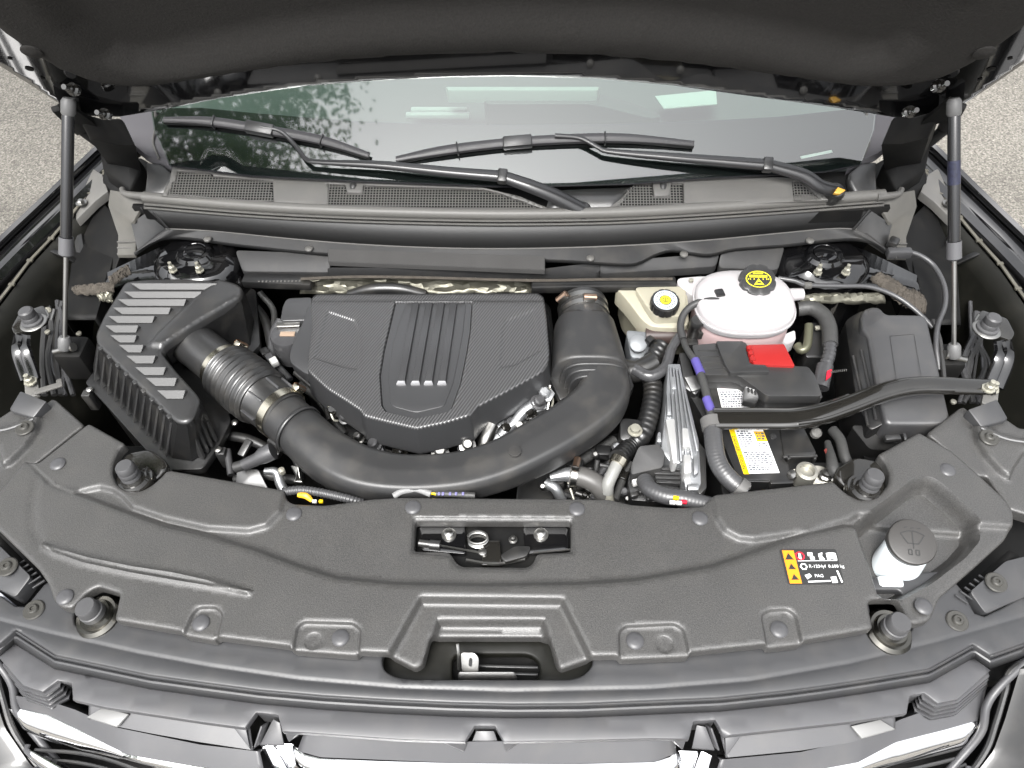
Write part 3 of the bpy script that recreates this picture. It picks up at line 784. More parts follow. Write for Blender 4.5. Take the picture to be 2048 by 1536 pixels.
# lip seal
LIP = [(288, 394), (480, 410), (660, 420), (860, 426), (1024, 428), (1220, 425), (1400, 416), (1600, 402), (1768, 389)]
m_ = M(); L_ = spline(PS(LIP, 1.102), 6); m_.tube(L_, .0115, n=16, smooth=False); m_.obj('edge_seal', mat('cowl_seal_rubber', (.11, .107, .10), .45, bump=.1, bscale=300, var=.1), ct)
LO = lambda dv, z: spline(PS([(u, v + dv) for u, v in LIP], z), 6)
m_ = M(); m_.loft([LO(11, 1.094), LO(15, 1.092), LO(17, 1.089)], n=60); m_.loft([LO(19, 1.0885), LO(22, 1.087), LO(24, 1.084)], n=60); m_.obj('seal_bead', MT['cowl'], ct, thick=.002)

bf = thing('cowl_baffle', 'black sloping baffle running across the bay below the cowl lip', 'baffle', P(1024, 460, 1.05))
TOPL = [(280, 415), (480, 432), (660, 441), (860, 447), (1024, 449), (1220, 446), (1400, 438), (1600, 424), (1775, 409)]
MIDL = [(332, 457), (430, 462), (560, 475), (700, 487), (860, 495), (1024, 497), (1220, 492), (1400, 481), (1560, 466), (1660, 457), (1722, 458)]
LOWL = [(268, 506), (300, 484), (330, 473), (380, 474), (480, 488), (650, 505), (800, 514), (1090, 518), (1236, 526), (1275, 524), (1310, 507), (1345, 498), (1380, 503), (1420, 507), (1470, 496), (1570, 488), (1660, 478), (1715, 476), (1755, 487), (1795, 515)]
m_ = M(); m_.loft([spline(PS(TOPL, 1.085), 6), spline(PS([(a + (c - 1024) * 0, b) for (a, b), (c, d) in zip(MIDL, MIDL)], 1.03), 6)], n=80); m_.obj('baffle_wall', mat('baffle_plastic', (.024, .024, .024), .5, bump=.2, bscale=500, var=.15, vscale=8), bf, thick=.003)
m_ = M(); m_.loft([spline(PS([(u, v - 1) for u, v in MIDL], 1.031), 6), spline(PS(MIDL, 1.029), 6), spline(PS(LOWL, 1.018), 6), [p - np.array([0, 0, .008]) for p in spline(PS(LOWL, 1.018), 6)]], n=110); m_.obj('baffle_flange', MT['panelgrey'], bf, thick=.003)
m_ = M(); m_.tube(spline(PS(MIDL, 1.0305), 6), .0022, n=6, smooth=False); m_.obj('highlight_bead', MT['cowl'], bf)  # paler colour paints a highlight along the flange fold
for s in (-1, 1):
    pl = MIR(PS([(262, 446, 1.05), (300, 420, 1.075), (336, 455, 1.03), (322, 470, 1.02), (275, 500, 1.005)]), s)
    m_ = M(); m_.prism(pl if s < 0 else pl[::-1], depth=.006, bev=.001); m_.obj('end_flap', MT['blk'], bf)
    a, b_ = MIR(PS([(302, 418, 1.082), (336, 457, 1.036)]), s); m_ = M(); m_.bar(a, b_, .004, .006, .001); m_.obj('corner_rib', MT['grey'], bf)
for (u, v) in ((618, 497), (1181, 516), (415, 478), (1620, 481), (1368, 508)):
    q = P(u, v, 1.025); m_ = M(); m_.lathe([(.0085, -.002), (.0085, .001), (.006, .003), (0, .0035)], q, n=16, cap=False); m_.obj('push_clip', MT['cowl'], bf)
lp = thing('firewall_panel', 'grey plastic firewall closing panel just above the engine cover', 'panel', P(1024, 530, 1.0))
for (A_, nm) in (([(470, 500, 1.008), (660, 507, 1.008), (660, 545, .985), (485, 543, .985)], 'closing_panel'), ([(655, 535, 1.0), (1090, 537, 1.0), (1200, 524, 1.003), (1200, 545, .985), (1100, 553, .98), (655, 546, .985)], 'closing_panel'), ([(1200, 524, 1.006), (1440, 505, 1.006), (1432, 533, .99), (1200, 548, .985)], 'closing_panel'), ([(1442, 503, 1.008), (1570, 492, 1.008), (1556, 540, .985), (1436, 536, .985)], 'closing_panel')):
    m_ = M(); m_.prism(rnd(PS(A_), .01), depth=.02, bev=.002); m_.obj(nm, MT['panelgrey'], lp)
fs_ = thing('foam_strip', 'long flat grey foam strip stuck across the baffle above the engine cover', 'foam strip', P(870, 520, 1.02))
m_ = M(); m_.prism(PS([(655, 497, 1.032), (1090, 512, 1.032), (1090, 540, 1.013), (656, 523, 1.013)]), depth=.012, bev=.002); m_.obj('foam', mat('grey_foam', (.05, .049, .048), .85, spec=.2, bump=.4, bscale=400, var=.15, vscale=15), fs_)
MT['endplate'] = mat('end_plate_plastic', (.085, .082, .074), .55, spec=.4, bump=.3, bscale=700, var=.15, vscale=9, dust=.08)
# cowl end brackets
def cowlend(s, label):
    t = thing('cowl_end_plate', label, 'bracket', MIR(PS([(250, 430, 1.05)]), s)[0], 'cowl end plates')
    pl = MIR(PS([(220, 379, 1.095), (287, 392, 1.095), (290, 402, 1.085), (268, 440, 1.06), (262, 446, 1.05), (274, 475, 1.02), (270, 510, .99), (234, 510, .99), (236, 470, 1.02), (216, 410, 1.07)]), s)
    m_ = M(); m_.prism(pl if s < 0 else pl[::-1], depth=.008, bev=.0015); m_.obj('plate', MT['endplate'], t)
    a = MIR(PS([(244, 378, 1.102), (252, 388, 1.102), (290, 393, 1.103)]), s); m_ = M(); m_.tube(a, [.006, .007, .009], n=10); m_.obj('seal_end', MT['cowl'], t)
    for v in (484, 496, 508):
        a, b_ = MIR(PS([(234, v, 1.012 - (v - 484) * .001), (272, v, 1.012 - (v - 484) * .001)]), s); m_ = M(); m_.bar(a, b_, .003, .004, .001); m_.obj('rib', MT['cowl'], t)
    return t
cowlend(-1, 'grey plastic end plate of the cowl, above the air filter box side')
cowlend(1, 'grey plastic end plate of the cowl, beside the thin cable loop')
# windscreen corner trims
def corner(s, label):
    t = thing('windscreen_corner_trim', label, 'trim', MIR(PS([(290, 280, 1.17)]), s)[0], 'windscreen corner trims')
    pl = MIR(PS([(236, 222, 1.215), (322, 214, 1.225), (318, 262, 1.18), (338, 330, 1.138), (346, 336, 1.135), (325, 323, 1.14), (290, 308, 1.148), (258, 280, 1.165), (245, 250, 1.185)]), s)
    m_ = M(); m_.prism(pl if s < 0 else pl[::-1], depth=.02, bev=.006); m_.obj('trim_sheet', mat('corner_trim_plastic', (.10, .097, .105), .4, var=.1), t)
    a = MIR(PS([(310, 222, 1.222), (311, 255, 1.19), (306, 285, 1.166), (318, 318, 1.145)]), s); m_ = M(); m_.tube(a, .0025, n=8); m_.obj('edge_bead', MT['cowl'], t)
    pl = MIR(PS([(290, 322, 1.13), (322, 325, 1.135), (344, 345, 1.13), (344, 360, 1.122), (330, 388, 1.108), (287, 390, 1.105), (292, 350, 1.12)]), s)
    m_ = M(); m_.prism(pl if s < 0 else pl[::-1], depth=.015, bev=.008, seg=3); m_.obj('seal_flap', MT['grey'], t)
    return t
corner(-1, 'grey corner trim at the end of the windscreen mirroring the tree')
corner(1, 'grey corner trim at the windscreen end with the wiper pivot')

# ================================================================== WIPERS
def g3(u, v, h=.01): return PL(u, v, G0 + GF.en * h, GF.en)
def wiper(label, blade, arm, at, clip, rod=None, yel=None, group='wipers'):
    t = thing('windscreen_wiper', label, 'wiper', at, group)
    B = [g3(u, v, .012) for u, v in blade]
    m_ = M(); m_.tube(B, [.006] + [.0105] * (len(B) - 2) + [.006], n=10, flat=.62, up=GF.en); m_.obj('blade', mat('wiper_blade', (.03, .029, .031), .36), t)
    m_ = M(); m_.tube([p - GF.en * .007 + np.array([0, -.006, 0]) for p in B], .0035, n=6, flat=2, up=GF.en); m_.obj('blade_rubber', MT['ink'], t)
    for f_ in (.27, .5, .76):
        i = f_ * (len(B) - 1); a = B[int(i)] * (1 - i % 1) + B[min(int(i) + 1, len(B) - 1)] * (i % 1)
        d = B[min(int(i) + 1, len(B) - 1)] - B[max(int(i) - 0, 0)]; d /= np.linalg.norm(d)
        m_ = M(); m_.bar(a - d * (.03 if f_ == .5 else .0015), a + d * (.03 if f_ == .5 else .0015), .024, .02, .003, up=GF.en); m_.obj('blade_clip' if f_ == .5 else 'blade_joint', MT['blk'], t)
    A = [np.array(g3(u, v, h)) for u, v, h, r in arm]; rr = [x[3] for x in arm]
    ms = max(range(len(arm)), key=lambda i: i if i <= clip else -1)
    mt = mat('wiper_arm_paint', (.016, .016, .017), .3, coat=.3)
    m_ = M(); m_.tube(A[:clip + 1], rr[:clip + 1], n=12, flat=.7, up=GF.en); m_.obj('arm_root', mt, t)
    m_ = M(); m_.tube(A[clip:], rr[clip:], n=12, flat=.7, up=GF.en); m_.obj('arm', mt, t)
    d = A[clip + 1] - A[clip]; d /= np.linalg.norm(d)
    m_ = M(); m_.bar(A[clip] - d * .009, A[clip] + d * .011, rr[clip] * 2.3, rr[clip] * 1.7, .004, up=GF.en); m_.obj('arm_knuckle', MT['blk'], t)
    m_ = M(); m_.lathe([(.02, -.03), (.02, -.004), (.014, .006), (0, .009)], A[0], GF.en, 20, cap=False); m_.obj('pivot_cap', MT['blk'], t)
    if yel is not None:
        m_ = M(); m_.prism([g3(u, v, .02) for u, v in yel], depth=.008, bev=.001, down=-GF.en); m_.obj('pivot_tag', mat('amber_tag', (.55, .30, .04), .45), t)
    return t
wiper('wiper lying over the mirrored tree, its arm bending down across the cowl grille', [(328, 239), (420, 243), (520, 258), (640, 280), (738, 310)],
      [(1165, 420, -.005, .016), (1110, 392, .012, .0155), (1060, 372, .022, .0145), (1006, 353, .026, .0125), (900, 344, .026, .011), (760, 330, .024, .009), (640, 324, .02, .0055), (612, 318, .018, .0048), (588, 288, .016, .0045), (560, 262, .018, .0045), (522, 254, .02, .0045)], P(1165, 420, 1.11), 3)
wiper('wiper lying across the middle of the glass, its arm pivoting by an amber tag', [(792, 318), (880, 302), (980, 289), (1090, 280), (1240, 276), (1388, 287)],
      [(1672, 382, .0, .0145), (1640, 372, .014, .0145), (1605, 350, .022, .014), (1536, 330, .026, .0125), (1440, 322, .024, .011), (1330, 313, .022, .009), (1220, 303, .018, .006), (1195, 294, .018, .005), (1160, 276, .02, .005), (1110, 271, .022, .005)], P(1672, 382, 1.12), 3,
      yel=[(1676, 374), (1692, 380), (1680, 388), (1668, 386)])
# ================================================================== RADIATOR COVER
KF = Frame((0, 0, .992))
def kx(pts, h=0): return KF.px([(p[0], p[1], p[2] if len(p) > 2 else (h if p[1] < 1150 else .010)) for p in pts])
rc = thing('radiator_cover', 'wide grained dark grey plastic cover over the radiator, held by round clips', 'radiator cover', P(1000, 1110, 1.0))
cov = [(54, 926), (80, 931), (181, 851), (254, 892), (240, 905), (229, 930), (228, 955), (238, 975), (260, 987), (285, 986), (305, 976), (326, 958), (335, 947), (345, 945), (569, 984), (573, 999), (586, 1007), (650, 1010), (745, 997), (800, 994), (1024, 996), (1180, 997), (1219, 998), (1260, 1008), (1350, 1015), (1405, 1012), (1424, 994), (1664, 967), (1673, 976), (1690, 991), (1715, 1004), (1735, 1004), (1758, 993), (1774, 972), (1776, 950), (1768, 930), (1752, 914), (1835, 869), (1900, 906), (1950, 950), (2008, 1005), (2023, 1030), (2023, 1055), (2010, 1080), (1954, 1131), (1885, 1190), (1866, 1235), (1840, 1243), (1822, 1240), (1812, 1216), (1797, 1196), (1743, 1199), (1736, 1207), (1747, 1257), (1611, 1280), (1606, 1286), (1538, 1294), (1532, 1288), (1381, 1304), (1379, 1311), (1241, 1317), (1235, 1311), (1178, 1312), (1121, 1344, -.018), (1113, 1334, -.02), (1099, 1284, -.02), (1084, 1274, -.02), (874, 1274, -.02), (862, 1281, -.02), (848, 1335, -.02), (832, 1343, -.018), (780, 1306), (716, 1303), (712, 1309), (581, 1299), (579, 1292), (430, 1273), (426, 1279), (364, 1268), (360, 1262), (228, 1240), (240, 1187), (195, 1173), (172, 1186), (153, 1207), (141, 1217), (120, 1214), (106, 1198), (97, 1169), (83, 1144), (0, 1063), (-14, 1040), (-8, 1005)]
cov = kx(cov); cov = rnd(cov, .006, 3)
front = kx([(20, 900), (54, 922), (66, 932), (100, 966), (118, 977), (166, 991), (244, 1020), (331, 1051), (414, 1070), (517, 1101), (600, 1132), (675, 1153), (787, 1164), (975, 1167), (1162, 1164), (1275, 1156), (1350, 1145), (1424, 1132), (1507, 1104), (1611, 1067), (1690, 1051), (1714, 1056), (1739, 1132), (1760, 1186), (1800, 1196), (1850, 1300), (1850, 1440), (-120, 1440), (-120, 900)], .005)
padL = kx([(334, 920), (600, 965), (569, 990), (561, 1024), (534, 1052), (497, 1062), (414, 1057), (331, 1038), (265, 1016), (248, 996), (226, 981), (200, 975), (176, 980), (150, 988), (110, 972), (40, 905), (200, 800)], .004)
padR = kx([(1428, 970), (1424, 1000), (1433, 1036), (1450, 1062), (1478, 1077), (1507, 1080), (1619, 1064), (1700, 1040), (1716, 1030), (1790, 1040), (2090, 1060), (2090, 800), (1700, 850)], .004)
wash = rnd(kx([(1714, 1056), (1830, 970), (1858, 965), (1884, 984), (1945, 1040), (1950, 1075), (1922, 1108), (1862, 1152), (1800, 1186), (1765, 1190), (1744, 1140)]), .008)
duct1 = kx([(841, 1196), (1124, 1199), (1180, 1312), (1230, 1440), (730, 1440), (780, 1305)], .01)
duct2 = kx([(876, 1240, 0), (1086, 1240, 0), (1112, 1330, -.01), (1128, 1440, -.01), (826, 1440, -.01), (850, 1330, -.01)])
t1 = rnd(kx([(369, 1262), (386, 1224), (398, 1214), (432, 1214), (445, 1228), (428, 1300), (352, 1300)]), .006)
t2 = rnd(kx([(1523, 1230), (1538, 1220), (1576, 1218), (1592, 1230), (1610, 1310), (1540, 1320)]), .006)
t3 = rnd(kx([(584, 1310), (594, 1254), (607, 1243), (706, 1246), (722, 1259), (713, 1340), (574, 1340)]), .006)
t4 = rnd(kx([(1238, 1264), (1250, 1252), (1350, 1247), (1367, 1258), (1384, 1330), (1240, 1340)]), .006)
latch = rnd(kx([(830, 1040), (1142, 1041), (1142, 1101), (1074, 1105), (1066, 1124), (1054, 1132), (924, 1131), (911, 1122), (903, 1108), (895, 1101), (827, 1100)]), .006)
lrim = rnd(kx([(826, 1034), (1147, 1035), (1148, 1106), (1080, 1110), (1072, 1128), (1058, 1138), (920, 1137), (906, 1128), (898, 1112), (822, 1106)]), .006)
dimp = lambda u, v, r: [(KF.px([(u, v, .01)])[0][0] + r * math.cos(a), KF.px([(u, v, .01)])[0][1] + r * math.sin(a)) for a in np.linspace(0, 6.28, 18)[:-1]]
cr1 = kx([(84, 1088), (104, 1104), (170, 1127), (260, 1146), (340, 1160), (420, 1173), (497, 1186)], .01)
cr2 = kx([(92, 1092), (180, 1117), (270, 1135), (350, 1147), (420, 1163), (497, 1185)], .01)
cr3 = kx([(72, 960), (64, 1010), (66, 1055), (80, 1086)], .01)
corn = lambda V: -.006 * sstep((V[:, 0] - .62) / .12)
panel('cover_moulding', MT['cover'], rc, KF, cov, holes=[latch],
      feats=[(front, .010, .014), (padL, .008, .009), (padR, .008, .009), (wash, -.036, .017), (duct1, -.015, .009), (duct2, -.016, .010), (t1, -.006, .005), (t2, -.006, .005), (t3, -.006, .005), (t4, -.006, .005), (lrim, -.003, .003), (dimp(625, 1279, .013), -.001, .003), (dimp(1330, 1285, .013), -.001, .003)],
      creases=[(cr1, .0035, .006), (cr2, .0035, .006), (cr3, -.002, .012)], thick=.016, step=.0048, lip=.0042)
clipm = M(); clipm.lathe([(.0132, 0), (.0132, .0012), (.0118, .0028), (.007, .0042), (.0, .0046)], (0, 0, 0), n=24, cap=False); clipme = proto('push_clip', clipm, mat('clip_plastic', (.06, .06, .063), .38, bump=.1, bscale=500))
for (u, v, z) in ((116, 928, 1.0), (588, 1028, .992), (826, 1015, .992), (1154, 1018, .992), (1400, 1037, .992), (1895, 940, .998), (130, 1194, 1.002), (1847, 1213, .997), (402, 1246, .996), (1558, 1259, .996), (681, 1276, .996), (1270, 1282, .996)):
    put('push_clip', clipme, rc, P(u, v, z + .0005), rot=(0, 0, random.uniform(0, 3)))
# warning label on the cover
sf = Frame((0, 0, 1.0035))
wl = thing('warning_label', 'orange and black safety label with white symbols stuck on the radiator cover', 'label', P(1625, 1133, 1.0035))
def decal(name, mt, par, fr, poly, h, thick=.0005, r=0):
    q = fr.px([(p[0], p[1]) for p in poly]); q = rnd(q, r, 3) if r else q
    m_ = M(); m_.prism([tuple(p) for p in fr.w(np.array(q), np.full(len(q), h))], depth=thick, bev=0, down=-fr.en); return m_.obj(name, mt, par, smooth=False)
decal('backing', MT['ink'], wl, sf, [(1559, 1098), (1672, 1098), (1689, 1168), (1577, 1169)], .0, .0006, .004)
decal('orange_band', MT['orange'], wl, sf, [(1564, 1101), (1587, 1101), (1604, 1167), (1580, 1167)], .0004)
# bilinear label coordinates
def lab(c):
    c = [np.array(x, float) for x in c]
    return lambda a, b_: tuple((1 - b_) * ((1 - a) * c[0] + a * c[1]) + b_ * ((1 - a) * c[3] + a * c[2]))
LB = lab([(1559, 1098), (1672, 1098), (1689, 1168), (1577, 1169)])
def dq(mt, par, fr, f, pts, h, name='print_mark', th=.0004): return decal(name, mt, par, fr, [f(a, b_) for a, b_ in pts], h, th)
for (a, b_, rr) in ((.13, .22, .07), (.135, .5, .06), (.14, .8, .06)):
    dq(MT['ink'], wl, sf, LB, [(a, b_ - rr * 1.5), (a + rr * 1.1, b_ + rr * 1.2), (a - rr * 1.1, b_ + rr * 1.2)], .0007)
def disc(fr, u, v, r, h, mt, par, name='print_mark', n=18, sy=1):
    c = np.array(fr.px([(u, v)])[0]); q = [c + r * np.array([math.cos(a), sy * math.sin(a)]) for a in np.linspace(0, 2 * math.pi, n, endpoint=False)]
    m_ = M(); m_.prism([tuple(p) for p in fr.w(np.array(q), np.full(n, h))], depth=.0004, bev=0, down=-fr.en); return m_.obj(name, mt, par, smooth=False)
u, v = LB(.33, .2); disc(sf, u, v, .0075, .0004, MT['redprint'], wl); disc(sf, u, v, .0052, .0006, MT['ink'], wl); dq(MT['paper'], wl, sf, LB, [(.31, .12), (.35, .14), (.34, .3), (.30, .26)], .0009)
for pts in ([(.47, .10), (.56, .10), (.56, .2), (.47, .2)], [(.50, .22), (.58, .22), (.58, .3), (.50, .3)], [(.66, .14), (.74, .1), (.72, .2), (.76, .3), (.66, .3)], [(.80, .12), (.88, .10), (.88, .29), (.80, .31)], [(.89, .10), (.97, .12), (.975, .31), (.89, .29)],
            [(.27, .335), (.97, .325), (.97, .338), (.27, .348)], [(.33, .74), (.42, .70), (.45, .78), (.36, .86)], [(.78, .80), (.88, .78), (.89, .96), (.79, .97)], [(.91, .62), (.94, .62), (.98, .95), (.95, .96)],
            [(.36, .91), (.76, .89), (.765, .93), (.365, .95)]):
    dq(MT['paper'], wl, sf, LB, pts, .0006)
u, v = LB(.35, .5); disc(sf, u, v, .006, .0005, MT['paper'], wl, n=6); disc(sf, u, v, .0036, .0007, MT['ink'], wl, n=6)
def text(s, name, mt, par, O, ex, ey, size, align='LEFT', ext=.0002):
    c = bpy.data.curves.new('txt', 'FONT'); c.body = s; c.size = size; c.extrude = ext; c.align_x = align; c.align_y = 'CENTER'; c.resolution_u = 2
    o = bpy.data.objects.new('txt', c); me = bpy.data.meshes.new_from_object(o); bpy.data.objects.remove(o); me.name = name
    ex = Vector(ex).normalized(); ey = Vector(ey); ey = (ey - ex * ey.dot(ex)).normalized(); ez = ex.cross(ey)
    m4 = Matrix((ex, ey, ez)).transposed().to_4x4(); m4.translation = Vector(O); me.transform(m4); me.materials.append(mt)
    return link(name, me, par)
def ltext(s, f, fr, a, b_, mt, par, size, h=.0009, vert=False):
    p = fr.w(np.array(fr.px([f(a, b_)])), np.array([h]))[0]; p1 = fr.w(np.array(fr.px([f(a + .1, b_)])), np.array([h]))[0]; p2 = fr.w(np.array(fr.px([f(a, b_ - .1)])), np.array([h]))[0]
    ex, ey = (p1 - p, p2 - p) if not vert else (-(p2 - p), p1 - p)
    return text(s, 'lettering', mt, par, p, ex, ey, size)
ltext('R-1234yf  0.600 kg', LB, sf, .44, .5, MT['paper'], wl, .0072)
ltext('PAG', LB, sf, .5, .77, MT['paper'], wl, .0072)

# ---------------------------------------------------------------- washer filler
wf = thing('washer_filler', 'washer fluid filler neck with dark cap printed with a wiper symbol', 'washer filler', P(1812, 1150, .965))
ax = np.array([-.05, -.18, 1.0]); ax /= np.linalg.norm(ax)
cc = P(1824, 1084, 1.012)
m_ = M(); qn = Vector((0, 0, 1)).rotation_difference(Vector(ax)); m_.rings([[tuple(Vector(cc) + Vector(o_) + qn @ Vector((r_ * math.cos(a), r_ * math.sin(a), 0))) for a in np.linspace(0, 2 * math.pi, 40, endpoint=False)] for o_, r_ in (((-.012, -.017, -.052), .036), ((-.008, -.012, -.032), .035), ((-.002, -.003, -.013), .034), ((0, 0, -.010), .030))]); m_.obj('neck', MT['bottle'], wf)
q = cc + np.array([-.020, -.028, -.040]); m_ = M(); m_.box(q + np.array([-.012, -.02, -.008]), (.04, .02, .024), Vector((0, 0, 1)).rotation_difference(Vector(ax)).to_matrix(), bev=.006); m_.obj('neck_tab', MT['bottle'], wf)
m_ = M(); m_.lathe([(.0355, -.017), (.036, -.006), (.037, -.004), (.0375, 0), (.036, .003), (.033, .004), (0, .0042)], cc, ax, 48, cap=False); m_.obj('cap', mat('washer_cap_plastic', (.04, .038, .036), .42, bump=.15, bscale=500), wf)
wcap = None
m_ = M(); m_.lathe([(.052, -.066), (.05, -.062), (.036, -.0625)], cc, ax, 36, cap=False); m_.obj('shade_ring', MT['ink'], wf)  # black ring paints in the shade of the gap around the neck
capo = bpy.data.objects[wf.children[2].name]; CE = Vector(ax); ce_x = Vector((1, -.12, 0)); ce_x = (ce_x - CE * ce_x.dot(CE)).normalized(); ce_y = CE.cross(ce_x)
m_ = M(); O_ = Vector(cc) + CE * .0044
def cb(a, b_, w_=.0016): m_.bar(O_ + ce_x * a[0] + ce_y * a[1], O_ + ce_x * b_[0] + ce_y * b_[1], w_, .0006, 0, up=CE)
arc = [(-.018 + .036 * k / 8, .011 + .006 * math.sin(math.pi * k / 8)) for k in range(9)]
for a, b_ in zip(arc[:-1], arc[1:]): cb(a, b_)
cb((-.018, .011), (-.008, -.004)); cb((.018, .011), (.008, -.004)); cb((-.008, -.004), (.008, -.004)); cb((0, .017), (0, -.012))
for k in (-1, 0, 1): cb((k * .010 - .002, .021), (k * .010 + .003, .0225), .0014)
for x in (-.008, .003): cb((x, -.014), (x, -.022)); cb((x, -.014), (x + .005, -.014)); cb((x, -.022), (x + .005, -.022)); cb((x + .005, -.014), (x + .005, -.022))
m_.obj('washer_symbol', MT['ink'], capo, smooth=False)

# ---------------------------------------------------------------- hood latch in its opening
hl = thing('hood_latch', 'black hood latch with coil spring and silver bolts inside the cover opening', 'latch', P(985, 1090, .95))
m_ = M(); m_.prism(PS([(815, 1030), (1155, 1030), (1160, 1110), (1080, 1145), (900, 1145), (812, 1110)], .955), depth=.01, bev=0); m_.obj('latch_backplate', MT['void'], hl)
for pl in ([(838, 1052), (930, 1050), (932, 1108), (842, 1100)], [(1046, 1052), (1136, 1054), (1138, 1098), (1050, 1108)]):
    m_ = M(); m_.prism(rnd(PS(pl, .968), .006), depth=.012, bev=.002); m_.obj('latch_plate', MT['paint'], hl)
for (u, v, k) in ((898, 1070, 1.0), (1082, 1070, 1.0), (1026, 1080, .6)):
    m_ = M(); m_.lathe([(.0125 * k, 0), (.0125 * k, .0018), (.008 * k, .0022), (.008 * k, .009), (.006 * k, .0105), (0, .011)], P(u, v, .9682), n=12, cap=False); m_.obj('bolt', MT['steel'], hl)
m_ = M(); c0 = P(957, 1086, .962); m_.tube([c0 + np.array([.016 * math.cos(a), .011 * math.sin(a), .0022 * a / 2]) for a in np.linspace(0, 22, 90)], .0019, n=6, smooth=False); m_.obj('spring', MT['steel'], hl)
m_ = M(); m_.tube(PS([(838, 1086, .972), (872, 1090, .972)]), .0065, n=10); m_.tube(PS([(860, 1089, .972), (880, 1091, .972)]), .0085, n=10); m_.obj('cable_end', MT['grey'], hl)
m_ = M(); m_.tube(PS([(875, 1090, .973), (965, 1106, .973)]), .002, n=6); m_.obj('cable_rod', MT['steel'], hl)
m_ = M(); m_.tube(PS([(1066, 1106, .973), (1142, 1099, .975)]), .002, n=6); m_.obj('cable_rod', MT['steel'], hl)
m_ = M(); m_.lathe([(.007, 0), (.007, .004), (.003, .005)], P(965, 1105, .972), n=10); m_.obj('rod_eye', MT['steel'], hl)
m_ = M(); m_.prism(rnd(PS([(1000, 1110), (1030, 1092), (1062, 1092), (1054, 1112), (1010, 1124)], .98), .005), depth=.01, bev=.002); m_.obj('lever', MT['blk'], hl)
m_ = M(); m_.prism(PS([(966, 1080), (1000, 1080), (1004, 1130), (962, 1130)], .972), depth=.02, bev=.003); m_.obj('striker_jaw', MT['darkmetal'], hl)
m_ = M(); m_.tube(PS([(932, 1120, .97), (990, 1128, .97), (1050, 1118, .97)]), .003, n=6); m_.obj('pawl', MT['steel'], hl)

# ---------------------------------------------------------------- hood release in the front notch
hr = thing('hood_release', 'silver hood release tab hanging in the notch at the front of the cover', 'release tab', P(935, 1325, .95))
FRM = Frame((0, 0, .940))
fo = rnd(FRM.px([(740, 1270), (1210, 1270), (1210, 1372), (740, 1372)]), .01); slot = rnd(FRM.px([(904, 1308), (1060, 1308), (1080, 1325), (1080, 1352), (1060, 1366), (904, 1366)]), .014)
panel('notch_plate', MT['olive'], hr, FRM, fo, holes=[slot], thick=.012, step=.012, lip=.004)
m_ = M(); m_.box(P(985, 1340, .90), (.2, .09, .01), bev=0); m_.obj('slot_floor', MT['void'], hr)
for z, v in ((.926, 1332), (.926, 1346)):
    m_ = M(); m_.bar(P(955, v, z), P(1076, v + 3, z), .004, .004, .001); m_.obj('slot_wire', MT['grey'], hr)
m_ = M(); m_.prism(rnd(PS([(921, 1306, .975), (950, 1306, .975), (958, 1316, .97), (956, 1346, .955), (924, 1344, .955)]), .004), depth=.004, bev=.001); m_.obj('tab', MT['steel'], hr)
m_ = M(); m_.prism(rnd(PS([(938, 1317, .9745), (944, 1321, .974), (944, 1333, .966), (937, 1332, .966)]), .002), depth=.001, bev=0); m_.obj('tab_slot', MT['ink'], hr)
m_ = M(); m_.tube(PS([(915, 1288, .985), (917, 1308, .975), (918, 1338, .95)]), .0026, n=8); m_.obj('pull_rod', MT['steel'], hr)
m_ = M(); m_.prism(rnd(PS([(916, 1344, .958), (1030, 1344, .958), (1036, 1360, .95), (916, 1360, .95)]), .004), depth=.02, bev=.002); m_.obj('lever', MT['blk'], hr)

# ================================================================== FRONT FASCIA
ff = thing('front_fascia', 'smooth dark grey fascia strip between the radiator cover and the grille', 'fascia', P(1000, 1360, .97))
FA = Frame((0, 0, .972))
GL = [(30, 1259), (110, 1310), (200, 1329), (300, 1350), (400, 1364), (520, 1380), (644, 1391), (770, 1399), (900, 1405), (1024, 1408), (1160, 1407), (1300, 1401), (1440, 1395), (1573, 1381), (1648, 1371), (1746, 1356), (1859, 1337), (1947, 1288)]
fo = FA.px([(-70, 1330), (0, 1285)] + GL + [(1981, 1310), (2048, 1286), (2120, 1250), (2048, 1190), (2005, 1215), (1968, 1232), (1950, 1226), (1925, 1180), (1890, 1140), (1600, 1170), (400, 1160), (130, 1130), (100, 1160), (88, 1168), (52, 1212), (30, 1212), (0, 1190), (-60, 1215)])
hB = rnd(FA.px([(146, 1230), (160, 1200), (246, 1170), (242, 1200), (228, 1241), (192, 1262), (163, 1257), (148, 1249)]), .006)
hB2 = rnd(FA.px([(1733, 1180), (1800, 1180), (1824, 1232), (1827, 1256), (1812, 1273), (1770, 1276), (1747, 1258)]), .006)
hN = rnd(FA.px([(768, 1300), (763, 1322), (768, 1341), (790, 1354), (830, 1359), (1140, 1359), (1165, 1352), (1182, 1336), (1187, 1320), (1180, 1290), (1100, 1230), (860, 1230)]), .008)
crs = FA.px([(-40, 1230), (100, 1266), (280, 1306), (420, 1332), (600, 1358), (800, 1375), (1024, 1382), (1300, 1376), (1500, 1360), (1700, 1325), (1880, 1280), (2060, 1228)])
low = crs + FA.px([(2300, 1300), (2200, 1700), (-200, 1700), (-200, 1300)])
panel('fascia_moulding', MT['fascia'], ff, FA, fo, holes=[hB, hB2, hN], feats=[(low, -.0012, .006)], creases=[(crs, -.0016, .006)], thick=.012, step=.010, lip=.003)
scm = M(); scm.lathe([(.0165, 0), (.0165, .0015), (.015, .003), (.009, .0028), (.008, .006), (.0065, .0072), (.0035, .0072), (.003, .0045), (0, .0045)], (0, 0, 0), n=24, cap=False); scme = proto('screw', scm, mat('satin_screw', (.07, .068, .062), .35, metal=.4))
